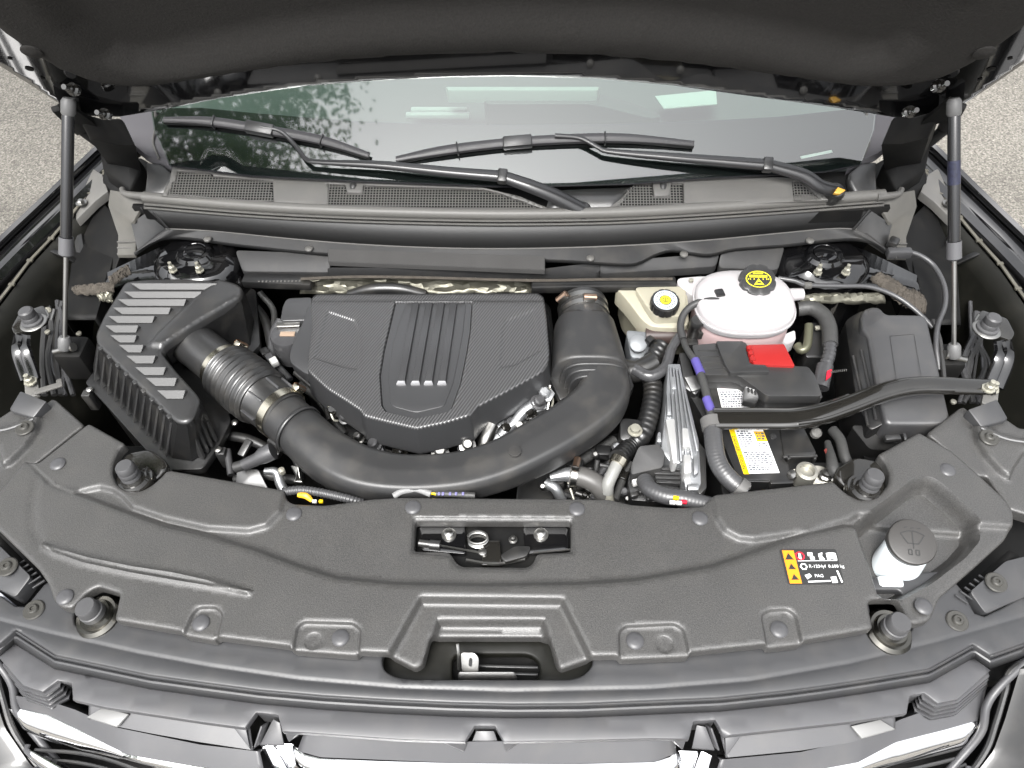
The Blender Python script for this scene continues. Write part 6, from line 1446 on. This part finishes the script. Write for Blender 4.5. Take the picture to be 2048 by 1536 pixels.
m_ = M(); m_.lathe([(.010, 0), (.010, .008), (.006, .012), (0, .012)], P(1630, 868, .955), (.1, -.2, 1), n=12, cap=False); m_.obj('pale_plug', MT['cowl'], tc_)

fb = thing('battery_fuse_cover', 'black stepped fuse cover with a red flap on top of the battery', 'fuse cover', P(1510, 745, 1.0))
FZ = .995
m_ = M(); m_.prism(rnd([tuple(p) for p in PS([(1384, 690), (1432, 686), (1492, 684), (1502, 728), (1590, 732), (1616, 733), (1630, 750), (1644, 788), (1640, 792), (1540, 792), (1532, 790), (1482, 754), (1470, 750), (1410, 750), (1402, 746)], FZ)], .005), depth=.022, bev=.004); m_.obj('cover_top', MT['grey'], fb)
m_ = M(); m_.prism(rnd([tuple(p) for p in PS([(1384, 694), (1500, 690), (1630, 750), (1646, 796), (1538, 798), (1482, 762), (1404, 758)], .972)], .005), depth=.028, bev=.003); m_.obj('cover_skirt', MT['grey'], fb)
m_ = M(); m_.prism(rnd([tuple(p) for p in PS([(1432, 682), (1486, 682), (1500, 728), (1532, 730), (1540, 743), (1460, 745), (1450, 728)], FZ + .010)], .004), depth=.012, bev=.004); m_.obj('raised_band', MT['grey'], fb)
for v in (700, 712, 724, 736): m_ = M(); m_.bar(P(1396 + (v - 700) * .25, v, FZ + .001), P(1440 + (v - 700) * .3, v, FZ + .001), .0025, .003, .0006); m_.obj('cover_rib', MT['grey'], fb)
m_ = M(); m_.prism(rnd([tuple(p) for p in PS([(1496, 690), (1568, 688), (1590, 732), (1507, 729)], FZ + .006)], .003), depth=.022, bev=.003); m_.obj('red_flap', MT['red'], fb)
for v in (694, 705, 716): m_ = M(); m_.tube(PS([(1497 + (v - 690) * .25, v, FZ + .004), (1497 + (v - 684) * .25, v + 7, FZ + .004)]), .006, n=10); m_.obj('flap_hinge', MT['red'], fb)
m_ = M(); m_.prism(rnd([tuple(p) for p in PS([(1490, 772, .995), (1512, 780, .995), (1518, 796, .985), (1512, 808, .975), (1486, 802, .975)])], .003), depth=.014, bev=.003); m_.obj('latch_clip', MT['blk'], fb)
for i in range(3):
    m_ = M(); m_.box(P(1497 + i * 7, 780 + i * 2.4, .997), (.003, .009, .004), bev=.0005); m_.obj('clip_tooth', MT['ink'], fb)
bx = thing('battery_bracket', 'black plastic bracket block between the silver module and the battery', 'bracket', P(1390, 740, .96))
m_ = M(); m_.prism(rnd(PS([(1358, 706, .975), (1376, 704, .975), (1392, 770, .96), (1402, 775, .955), (1392, 790, .95), (1370, 776, .955)]), .004), depth=.05, bev=.004); m_.obj('block', MT['blk'], bx)
m_ = M(); m_.prism(rnd(PS([(1368, 752, .968), (1398, 750, .968), (1404, 775, .96), (1384, 784, .955)]), .004), depth=.03, bev=.004); m_.obj('connector', MT['grey'], bx)
m_ = M(); m_.prism(rnd(PS([(1374, 780, .94), (1430, 815, .94), (1450, 850, .94), (1480, 985, .93), (1446, 990, .93), (1420, 860, .93)]), .004), depth=.12, bev=.004); m_.obj('tray_wall', MT['blk'], bx)

bc = thing('brace_rod', 'gloss black bent steel brace crossing over the battery to the right fender', 'brace', P(1700, 810, 1.0))
bp_ = PS([(1428, 838, .995), (1520, 838, .995), (1590, 838, .997), (1640, 830, 1.0), (1700, 810, 1.005), (1770, 784, 1.01), (1830, 772, 1.012), (1900, 772, 1.012), (1985, 774, 1.01)])
m_ = M(); m_.tube(bp_, [.0215, .0215, .021, .019, .018, .018, .018, .018, .0165], n=20, flat=[.42, .42, .5, .75, .8, .8, .7, .55, .35], ex=2.6); m_.obj('rod', MT['darkmetal'], bc)
m_ = M(); L_ = [p + np.array([0, .017, .006]) for p in bp_[:5]]; m_.tube(L_, .0035, n=8); m_.obj('channel_lip', MT['darkmetal'], bc)
m_ = M(); m_.tube([p + np.array([0, -.014, .007]) for p in bp_[2:8]], .0046, n=10); m_.obj('rod_ridge', MT['darkmetal'], bc)
m_ = M(); m_.lathe([(.012, 0), (.012, .003), (.008, .0035), (.008, .011), (.005, .013), (.005, .022), (0, .023)], P(1976, 778, 1.016), n=8, cap=False); m_.obj('end_bolt', MT['bolt'], bc)

# ================================================================== CONTROL MODULE, CONNECTORS, HOSES
em = thing('control_module', 'silver finned aluminium control module standing between intake and battery', 'control module', P(1362, 850, .94))
mz = lambda v: .985 - (v - 725) * .00010
ml = [(1336, 727), (1361, 727), (1364, 745), (1398, 880), (1403, 965), (1396, 985), (1372, 984), (1362, 925), (1345, 930), (1322, 900), (1330, 820)]
m_ = M(); m_.prism([P(u, v, mz(v)) for u, v in ml], depth=.17, bev=.003); m_.obj('housing', MT['alu'], em)
for k, (a, b_) in enumerate((((1340, 735), (1352, 925)), ((1346, 735), (1362, 925)), ((1352, 738), (1372, 920)), ((1358, 740), (1384, 920)), ((1361, 750), (1394, 905)))):
    m_ = M(); m_.bar(P(a[0], a[1], mz(a[1]) + .004), P(b_[0], b_[1], mz(b_[1]) + .004), .0035, .011, .001); m_.obj('fin', MT['alu'], em)
shine = mat('bright_alu', (.62, .62, .61), .3, metal=.6)
for pl, z in (([(1331, 838), (1350, 836), (1356, 925), (1346, 926)], .018), ([(1364, 855), (1376, 855), (1382, 892), (1366, 894)], .014), ([(1367, 908), (1382, 908), (1384, 945), (1368, 946)], .02), ([(1386, 912), (1398, 912), (1398, 945), (1388, 950)], .012), ([(1374, 966), (1400, 966), (1398, 980), (1376, 980)], .01), ([(1342, 752), (1352, 752), (1354, 778), (1344, 778)], .010), ([(1333, 785), (1341, 785), (1344, 830), (1334, 830)], .008), ([(1315, 864), (1322, 862), (1324, 884), (1314, 884)], 0)):
    m_ = M(); m_.prism([P(u, v, mz(v) + z) for u, v in pl], depth=.03, bev=.003); m_.obj('boss', shine if z > .013 else MT['alu'], em)
m_ = M(); m_.prism([P(u, v, .955) for u, v in ((1396, 880), (1412, 900), (1414, 975), (1400, 990), (1392, 980))], depth=.12, bev=.003); m_.obj('side_cover', MT['grey'], em)
cn = thing('module_connector', 'black plug and cover with slats plugged into the silver module', 'connector', P(1300, 930, .95))
m_ = M(); m_.prism(rnd(PS([(1278, 892, .975), (1318, 888, .975), (1330, 905, .97), (1326, 935, .96), (1262, 950, .95), (1262, 930, .955)]), .006), depth=.06, bev=.005); m_.obj('plug_hood', MT['panelgrey'], cn)
for k in range(4):
    m_ = M(); m_.bar(P(1306 + k * 2, 938 + k * 9, .945 - k * .004), P(1360, 940 + k * 9, .945 - k * .004), .006, .01, .001); m_.obj('slat', MT['grey'], cn)
m_ = M(); m_.prism(rnd(PS([(1260, 945, .93), (1340, 955, .93), (1370, 990, .92), (1340, 1006, .92), (1262, 1000, .92), (1255, 965, .92)]), .004), depth=.08, bev=.004); m_.obj('plug_body', MT['blk'], cn)
for (u, v) in ((1272, 965), (1284, 982), (1300, 996), (1268, 990)):
    m_ = M(); m_.box(P(u, v, .938), (.014, .01, .012), Matrix.Rotation(.3, 3, 'Z'), bev=.002); m_.obj('lock_tab', MT['grey'] if u % 8 else MT['white'], cn)
lh = thing('loom_conduit', 'grey ridged loom conduit curving from the plug to the radiator cover edge', 'conduit', P(1340, 985, .96))
m_ = M(); m_.tube(PS([(1288, 960, .955), (1300, 978, .965), (1330, 992, .97), (1370, 998, .972), (1425, 1012, .965)]), .0145, n=16, corr=(.006, .006)); m_.obj('conduit', MT['rubgrey'], lh)
for (u, v, mt) in ((1345, 1005, MT['white']), (1358, 1006, MT['white']), (1368, 1004, MT['redprint']), (1352, 996, MT['yellow'])):
    m_ = M(); m_.box(P(u, v, .985), (.010, .006, .006), Matrix.Rotation(-.1, 3, 'Z'), bev=.001); m_.obj('loom_tag', mt, lh)
h1 = thing('radiator_hose', 'fat grey rubber hose with a shiny clamp dipping under the radiator cover', 'hose', P(1190, 965, .93))
m_ = M(); m_.tube(PS([(1140, 950, .93), (1165, 954, .93), (1190, 966, .925), (1206, 985, .91), (1212, 1010, .88)]), .0185, n=20); m_.obj('hose', mat('hose_rubber', (.085, .082, .078), .42, bump=.1, bscale=300, var=.1), h1)
d_ = PS([(1128, 948, .93), (1160, 954, .93)]); axh = (d_[1] - d_[0]) / np.linalg.norm(d_[1] - d_[0])
clamp(h1, P(1150, 951, .93), axh, .019, .011, (0, .3, 1), MT['steel']); m_ = M(); m_.tube(PS([(1100, 955, .93), (1132, 949, .93), (1146, 951, .93)]), [.006, .013, .017], n=16, smooth=False); m_.obj('fitting', MT['alu'], h1)
h2 = thing('bypass_hose', 'short pale grey hose standing left of the module plug', 'hose', P(1224, 950, .94))
m_ = M(); m_.tube(PS([(1236, 925, .95), (1226, 945, .945), (1216, 968, .935), (1214, 985, .92)]), .0115, n=16); m_.obj('hose', mat('pale_hose', (.22, .22, .21), .4, var=.1), h2)
m_ = M(); m_.tube(PS([(1240, 918, .95), (1233, 930, .948)]), .0165, n=16, smooth=False); m_.obj('clamp_band', MT['zinc'], h2)
m_ = M(); m_.tube(PS([(1214, 982, .92), (1218, 1004, .905)]), .010, n=12, smooth=False); m_.obj('tail', MT['bolt'], h2)
h3 = thing('coolant_pipe', 'ribbed black coolant pipe running down left of the silver module', 'pipe', P(1290, 820, .92))
m_ = M(); m_.tube(PS([(1325, 690, .95), (1300, 730, .94), (1306, 780, .93), (1298, 830, .925), (1284, 870, .92), (1258, 895, .915), (1236, 918, .94)]), .0185, n=18, corr=(.035, .012)); m_.obj('pipe', MT['blk'], h3)
m_ = M(); m_.tube(PS([(1268, 738, .96), (1300, 752, .96), (1330, 735, .965), (1342, 700, .97), (1358, 672, .975)]), [.012, .012, .011, .010, .009], n=14); m_.obj('shiny_sleeve', MT['shiny'], h3)
m_ = M(); m_.tube(PS([(1250, 740, .94), (1275, 742, .945), (1310, 725, .95)]), .022, n=16); m_.obj('elbow', MT['blk'], h3)
bo = thing('transmission_mount', 'dark mount with a pale bolt head right of the intake duct', 'mount', P(1268, 860, .93))
m_ = M(); m_.prism(rnd(PS([(1240, 835, .94), (1285, 840, .94), (1292, 878, .93), (1240, 882, .93)]), .012), depth=.10, bev=.008); m_.obj('mount', MT['blk'], bo)
m_ = M(); m_.lathe([(.014, 0), (.014, .002), (.0095, .003), (.0095, .011), (0, .0125)], P(1270, 862, .94), n=12, cap=False); m_.obj('bolt', MT['bolt'], bo)
# clutter in the deep gap in front of the engine: fittings, pipes
gp = thing('gearbox_top', 'gearbox housing with small steel fittings deep below the intake duct', 'gearbox', P(1150, 960, .8))
m_ = M(); m_.prism(rnd(PS([(1040, 930), (1250, 860), (1300, 900), (1260, 1010), (1030, 1010)], .85), .02), depth=.3, bev=.01); m_.obj('housing', MT['blk'], gp)
for q, r_, mt in (([(1092, 966, .91), (1110, 976, .91), (1124, 1000, .89)], .010, 'alu'), ([(1135, 960, .915), (1148, 1000, .9)], .0025, 'bolt'), ([(1180, 935, .9), (1176, 975, .88)], .006, 'wire'), ([(1160, 942, .91), (1178, 944, .91)], .007, 'bolt'), ([(1195, 920, .9), (1190, 950, .88)], .005, 'wire'), ([(1200, 930, .91), (1225, 934, .91)], .004, 'wire'), ([(1120, 985, .9), (1160, 1000, .88)], .005, 'wire'), ([(1150, 985, .9), (1180, 996, .89)], .006, 'steel')):
    m_ = M(); m_.tube(PS(q), r_, n=10); m_.obj('pipe', MT[mt], gp)
for (u, v, z) in ((1086, 976, .91), (1190, 912, .90), (1240, 975, .89), (1246, 985, .89), (1168, 992, .89), (1180, 994, .89), (1254, 1000, .88), (1140, 975, .9), (1230, 895, .92), (1205, 950, .88)):
    r_ = rng.uniform(.005, .008); m_ = M(); m_.lathe([(r_, 0), (r_, .012), (r_ * .6, .015), (0, .015)], P(u, v, z), (rng.uniform(-.3, .3), -.3, 1), n=8, cap=False); m_.obj('fitting', MT[rng.choice(('steel', 'darkmetal', 'rubgrey', 'alu'))], gp)
# sensor plug and bracket under the hose at the left
sp_ = thing('map_sensor_plug', 'grey ribbed sensor plug below the bellows hose', 'sensor plug', P(520, 920, .95))
m_ = M(); m_.tube(PS([(488, 930, .945), (515, 918, .955), (528, 910, .96), (546, 902, .965)]), [.011, .012, .0165, .0165], n=14, smooth=False); m_.obj('plug', MT['rubgrey'], sp_)
m_ = M(); m_.tube(PS([(470, 935, .94), (490, 929, .945)]), .010, n=10, smooth=False); m_.obj('plug_tail', MT['wire'], sp_)
m_ = M(); m_.prism(rnd(PS([(474, 938, .92), (516, 938, .92), (540, 985, .90), (470, 985, .90)]), .006), depth=.08, bev=.006); m_.obj('pump_body', mat('grey_pump', (.12, .12, .12), .35, metal=.4), sp_)
m_ = M(); m_.tube(PS([(530, 942, .93), (552, 944, .93), (560, 966, .92), (572, 990, .91)]), [.006, .008, .009, .010], n=12); m_.obj('bent_pipe', MT['alu'], sp_)
m_ = M(); m_.prism(PS([(580, 930, .93), (596, 932, .93), (600, 955, .92), (606, 964, .92), (586, 964, .92), (592, 950, .925)]), depth=.02, bev=.002); m_.obj('steel_bracket', MT['steel'], sp_)
m_ = M(); m_.bar(P(482, 912, .94), P(500, 880, .95), .014, .01, .002); m_.obj('strap', MT['grey'], sp_)
m_ = M(); m_.lathe([(.006, 0), (.006, .01), (0, .012)], P(565, 945, .94), n=8, cap=False); m_.obj('bolt', MT['bolt'], sp_)
yl = thing('yellow_connector', 'yellow and white wire connector peeping over the radiator cover edge', 'connector', P(620, 998, .98))
m_ = M(); m_.tube(PS([(596, 990, .985), (612, 992, .985), (624, 1002, .98)]), [.004, .0055, .0035], n=8); m_.obj('yellow_clip', mat('amber_yellow_plastic', (.65, .36, .02), .4), yl)
m_ = M(); m_.box(P(629, 1003, .98), (.008, .005, .006), bev=.001); m_.obj('white_plug', MT['white'], yl)
m_ = M(); m_.box(P(642, 1003, .98), (.007, .005, .006), bev=.001); m_.obj('yellow_plug', MT['yellow'], yl)
sl = thing('front_loom', 'black corrugated wiring sleeve lying along the front edge behind the cover', 'wiring loom', P(640, 990, .97))
m_ = M(); m_.tube(PS([(565, 984, .985), (600, 980, .985), (640, 985, .98), (690, 996, .975), (725, 1006, .965)]), .0075, n=12, corr=(.06, .006)); m_.obj('sleeve', MT['rubgrey'], sl)
m_ = M(); m_.tube(PS([(788, 992, .985), (805, 982, .99), (835, 979, .99), (862, 988, .988)]), .006, n=10); m_.obj('cable_loop', mat('grey_braid', (.2, .2, .2), .6, bump=.8, bscale=300), sl)
m_ = M(); m_.tube(PS([(848, 984, .988), (872, 988, .986)]), .0025, n=8); m_.obj('yellow_wire', MT['yellow'], sl)
m_ = M(); m_.tube(PS([(872, 987, .987), (900, 988, .987), (950, 991, .985)]), .0055, n=10); m_.obj('taped_wire', MT['tape'], sl)
for u in (878, 886, 900, 912, 926): m_ = M(); m_.box(P(u, 987.5, .993), (.004, .006, .002), bev=.0005); m_.obj('print_mark', mat('violet_print', (.16, .15, .3), .5) if 'violet_print' not in bpy.data.materials else bpy.data.materials['violet_print'], sl)

# ================================================================== FUSE BOX AT THE RIGHT FENDER
fx = thing('underhood_fuse_box', 'tall grey-black fuse box lid leaning beside the right strut', 'fuse box', P(1800, 740, .95))
ftop = [(1728, 618, .99), (1742, 612, .995), (1760, 613, 1.0), (1772, 627, 1.0), (1846, 628, 1.0), (1856, 638, .998), (1902, 838, .975), (1898, 850, .973), (1780, 849, .973), (1770, 842, .974), (1752, 760, .985), (1736, 672, .993), (1724, 655, .993), (1722, 632, .99)]
m_ = M(); m_.prism(rnd([tuple(p) for p in PS(ftop)], .006), depth=.09, bev=.010, seg=4); m_.obj('lid', mat('fuse_lid_plastic', (.04, .04, .0415), .38, spec=.8, bump=.2, bscale=600, var=.1, vscale=7, dust=.05), fx)
side = [(1690, 640, .95), (1728, 618, .985), (1730, 668, .985), (1752, 760, .975), (1772, 845, .962), (1740, 862, .95), (1712, 800, .95)]
m_ = M(); m_.prism(rnd([tuple(p) for p in PS(side)], .01), depth=.10, bev=.010, seg=3); m_.obj('side_cover', MT['blk'], fx)
for a, b_ in (((1706, 712, .963), (1736, 852, .956)), ((1722, 700, .975), (1752, 838, .964))):
    m_ = M(); m_.tube([P(*a), P(*b_)], .0028, n=8); m_.obj('side_rib', MT['grey'], fx)
for pts in ([(1780, 672), (1796, 775)], [(1828, 668), (1846, 770)], [(1780, 672), (1828, 668)]):
    m_ = M(); m_.bar(P(pts[0][0], pts[0][1], .9925 + (700 - pts[0][1]) * .00007), P(pts[1][0], pts[1][1], .9925 + (700 - pts[1][1]) * .00007), .0007, .0006, 0); m_.obj('panel_line', MT['grey'], fx)
m_ = M(); m_.prism(rnd(PS([(1700, 850, .93), (1770, 852, .94), (1900, 852, .94), (1890, 900, .92), (1740, 900, .91)]), .01), depth=.15, bev=.008); m_.obj('base', MT['void'], fx)
m_ = M(); m_.bar(P(1768, 878, .95), P(1800, 876, .95), .012, .012, .003); m_.bar(P(1806, 868, .952), P(1810, 882, .95), .006, .012, .002); m_.obj('latch', MT['grey'], fx)
m_ = M(); m_.tube(PS([(1665, 860, .94), (1680, 880, .945), (1688, 910, .945), (1698, 935, .94)]), .010, n=12); m_.obj('cable_sleeve', MT['tape'], fx)

# hoses at the right of the tank
rh = thing('heater_hose', 'taped hose bending down from the white tank to a glossy connector', 'hose', P(1650, 680, .95))
m_ = M(); m_.tube(PS([(1596, 618, .965), (1622, 616, .97), (1646, 630, .972), (1658, 655, .97), (1660, 690, .965)]), .0155, n=16); m_.obj('taped_hose', MT['tape'], rh)
m_ = M(); m_.tube(PS([(1660, 682, .966), (1658, 710, .962), (1648, 738, .955)]), .0125, n=16, corr=(.03, .01)); m_.obj('shiny_sleeve', MT['shiny'], rh)
m_ = M(); m_.tube(PS([(1650, 732, .958), (1640, 776, .945)]), .0165, n=12, smooth=False); m_.obj('connector', MT['shiny'], rh)
for i in range(9): m_ = M(); m_.box(P(1662 + i * 3.8, 744 - i * .5, .975), (.0011, .005, .0012), bev=0); m_.obj('tag_mark', MT['cowl'], rh)
m_ = M(); m_.prism(PS([(1654, 742, .972), (1664, 738, .972), (1662, 752, .972), (1652, 760, .97)]), depth=.004, bev=0); m_.obj('red_tag', MT['redprint'], rh)
rb_ = thing('relay_bracket', 'dark relay with pale green bracket right of the white coolant tank', 'relay', P(1625, 670, .93))
m_ = M(); m_.prism(rnd(PS([(1612, 645, .95), (1662, 645, .95), (1668, 715, .93), (1612, 715, .93)]), .006), depth=.1, bev=.006); m_.obj('relay_body', MT['blk'], rb_)
m_ = M(); m_.tube(PS([(1618, 650, .955), (1614, 690, .945), (1602, 700, .94), (1594, 690, .94)]), .009, n=10); m_.obj('bracket_arm', mat('pale_green_metal', (.13, .13, .09), .35, metal=.5), rb_)
m_ = M(); m_.bar(P(1630, 656, .958), P(1652, 656, .958), .008, .006, .001); m_.obj('relay_print', MT['bolt'], rb_)
# thin hoses and cables
tl = thing('overflow_tube', 'thin grey tube crossing in front of the strut tower to the fuse box', 'tube', P(1700, 578, 1.0))
m_ = M(); m_.tube(PS([(1556, 556, 1.01), (1590, 562, 1.01), (1615, 570, 1.005), (1680, 572, 1.0), (1740, 574, .995), (1790, 592, .985), (1830, 620, .975), (1866, 655, .965)]), .005, n=10); m_.obj('tube', MT['rubgrey'], tl)
m_ = M(); m_.box(P(1616, 571, 1.006), (.016, .012, .012), bev=.003); m_.obj('tube_joint', MT['cowl'], tl)
cl = thing('hood_cable', 'thin cable looping down past the fuse box from a grey connector', 'cable', P(1850, 560, .98))
m_ = M(); m_.tube(PS([(1790, 505, 1.02), (1830, 507, 1.02), (1866, 530, 1.01), (1888, 570, 1.0), (1890, 610, .99), (1876, 650, .98), (1872, 690, .97), (1878, 740, .95)]), .0052, n=10); m_.obj('cable', MT['rubgrey'], cl)
m_ = M(); m_.box(P(1798, 506, 1.02), (.05, .018, .02), bev=.004); m_.obj('connector', MT['rubgrey'], cl)
m_ = M(); m_.box(P(1786, 486, 1.03), (.02, .024, .02), Matrix.Rotation(-.6, 3, 'Z'), bev=.004); m_.obj('grommet', MT['blk'], cl)
c2 = thing('harness_lead', 'thin black lead hanging between the fuse box and the right strut', 'cable', P(1885, 700, .96))
m_ = M(); m_.tube(PS([(1866, 640, .975), (1880, 680, .97), (1886, 730, .96), (1890, 775, .95)]), .004, n=8); m_.obj('lead', MT['wire'], c2)
# insulation felt pieces
def felt(label, quads, at):
    t = thing('insulation_pad', label, 'insulation', at, 'insulation pads'); 
    for q in quads:
        L0 = spline(PS([tuple(x) for x in q[0]]), 6); L1 = spline(PS([tuple(x) for x in q[1]]), 6); n = 26; L0 = resample(L0, n=n); L1 = resample(L1, n=n); rws = []
        for f in np.linspace(0, 1, 7): rws.append([x * (1 - f) + y * f + np.array([rng.uniform(-.002, .002), rng.uniform(-.002, .002), rng.uniform(-.003, .003) + .008 * math.sin(f * 3.14)]) for x, y in zip(L0, L1)])
        m_ = M(); m_.loft(rws, n=n); m_.obj('felt_piece', MT['felt'] if q[2] else MT['foil'], t, thick=.004, ang=20)
felt('brown foil faced insulation in front of the strut tower behind the fuse box', [([(1590, 592, .985), (1660, 588, .985), (1760, 588, .98)], [(1600, 606, .975), (1680, 606, .975), (1770, 606, .97)], 0), ([(1762, 545, .99), (1790, 560, .985), (1825, 585, .98)], [(1740, 560, .985), (1775, 588, .98), (1800, 612, .97)], 1), ([(1800, 578, .98), (1835, 582, .98), (1850, 600, .97)], [(1805, 612, .97), (1830, 622, .965), (1850, 628, .96)], 1)], P(1700, 598, .98))
felt('brown insulation scraps left of the air filter box top', [([(145, 576, .965), (190, 568, .965), (232, 566, .97)], [(150, 588, .96), (190, 590, .96), (230, 584, .962)], 1), ([(218, 556, .98), (240, 540, .985), (256, 530, .985)], [(226, 572, .972), (244, 560, .975), (262, 548, .98)], 1), ([(196, 590, .965), (216, 586, .965), (228, 588, .965)], [(200, 602, .96), (216, 604, .958), (226, 606, .958)], 0)], P(200, 580, .97))
for s, nm in ((-1, 'dark wiring clutter deep beside the left strut base'), (1, 'dark wiring clutter deep beside the right strut base')):
    t = thing('side_harness', nm, 'wiring', MIR(PS([(110, 660, .85)]), s)[0], 'side harnesses')
    for i in range(7):
        x = rng.uniform(85, 125); q = MIR(PS([(x, 600 + rng.uniform(-20, 20), .90), (x + rng.uniform(-15, 20), 660, .88), (x + rng.uniform(-20, 20), 720, .87), (x + rng.uniform(-20, 30), 790, .85)]), s)
        m_ = M(); m_.tube(q, rng.uniform(.003, .008), n=8); m_.obj('wire', MT[rng.choice(('wire', 'tape', 'shiny', 'rubber'))], t)
    for i in range(4):
        q = MIR(PS([(rng.uniform(85, 180), rng.uniform(640, 790), .89)]), s)[0]; m_ = M(); m_.lathe([(.006, 0), (.006, .004), (0, .006)], q, n=8, cap=False); m_.obj('clip', MT[rng.choice(('bolt', 'cowl'))], t)

gl_t = thing('hose_bundle', 'dim hoses and taped looms deep in the gap left of the engine cover', 'hose bundle', P(530, 640, .85))
for q, r_, mt in (([(500, 600, .90), (530, 640, .90), (545, 700, .89), (560, 740, .88)], .010, 'rubber'), ([(520, 585, .92), (548, 625, .90), (540, 690, .89)], .007, 'tape'), ([(560, 640, .93), (545, 672, .92), (548, 720, .91), (580, 760, .90)], .008, 'rubgrey'), ([(600, 770, .9), (640, 800, .9), (690, 870, .88)], .009, 'tape'), ([(590, 745, .92), (640, 790, .91), (660, 840, .90)], .006, 'rubber')):
    m_ = M(); m_.tube(PS(q), r_, n=10); m_.obj('hose', MT[mt], gl_t)
for (u, v, z, mt) in ((548, 724, .93, 'white'), (540, 716, .93, 'rubgrey'), (530, 705, .93, 'blk')):
    m_ = M(); m_.box(P(u, v, z), (.016, .02, .014), Matrix.Rotation(.6, 3, 'Z'), bev=.003); m_.obj('plug', MT[mt], gl_t)
gl_r = thing('pipe_bundle', 'dim pipes and brackets in the gap between intake duct and silver module', 'pipe bundle', P(1200, 930, .85))
for q, r_, mt in (([(1090, 975, .90), (1150, 930, .89), (1230, 880, .89)], .010, 'tape'), ([(1110, 1000, .89), (1170, 965, .88), (1250, 900, .88)], .008, 'rubber'), ([(1185, 1000, .9), (1200, 950, .9), (1240, 905, .91)], .006, 'rubgrey'), ([(1230, 1000, .9), (1245, 960, .9), (1262, 925, .91)], .007, 'tape')):
    m_ = M(); m_.tube(PS(q), r_, n=10); m_.obj('pipe', MT[mt], gl_r)
for (u, v) in ((1150, 930), (1205, 905), (1240, 950), (1110, 965)):
    m_ = M(); m_.box(P(u, v, .90), (.03, .022, .02), Matrix.Rotation(rng.uniform(-.6, .6), 3, 'Z'), bev=.003); m_.obj('bracket', MT[rng.choice(('blk', 'grey', 'darkmetal'))], gl_r)
gl_l = thing('hose_bundle', 'dim rubber hoses in the gap below the bellows hose', 'hose bundle', P(510, 900, .85))
for q, r_, mt in (([(450, 870, .88), (500, 880, .88), (560, 910, .87)], .010, 'rubber'), ([(470, 960, .88), (520, 950, .89), (590, 960, .88)], .009, 'tape'), ([(455, 900, .9), (462, 950, .89)], .007, 'rubgrey'), ([(540, 880, .9), (590, 915, .9), (600, 960, .89)], .008, 'rubber')):
    m_ = M(); m_.tube(PS(q), r_, n=10); m_.obj('hose', MT[mt], gl_l)
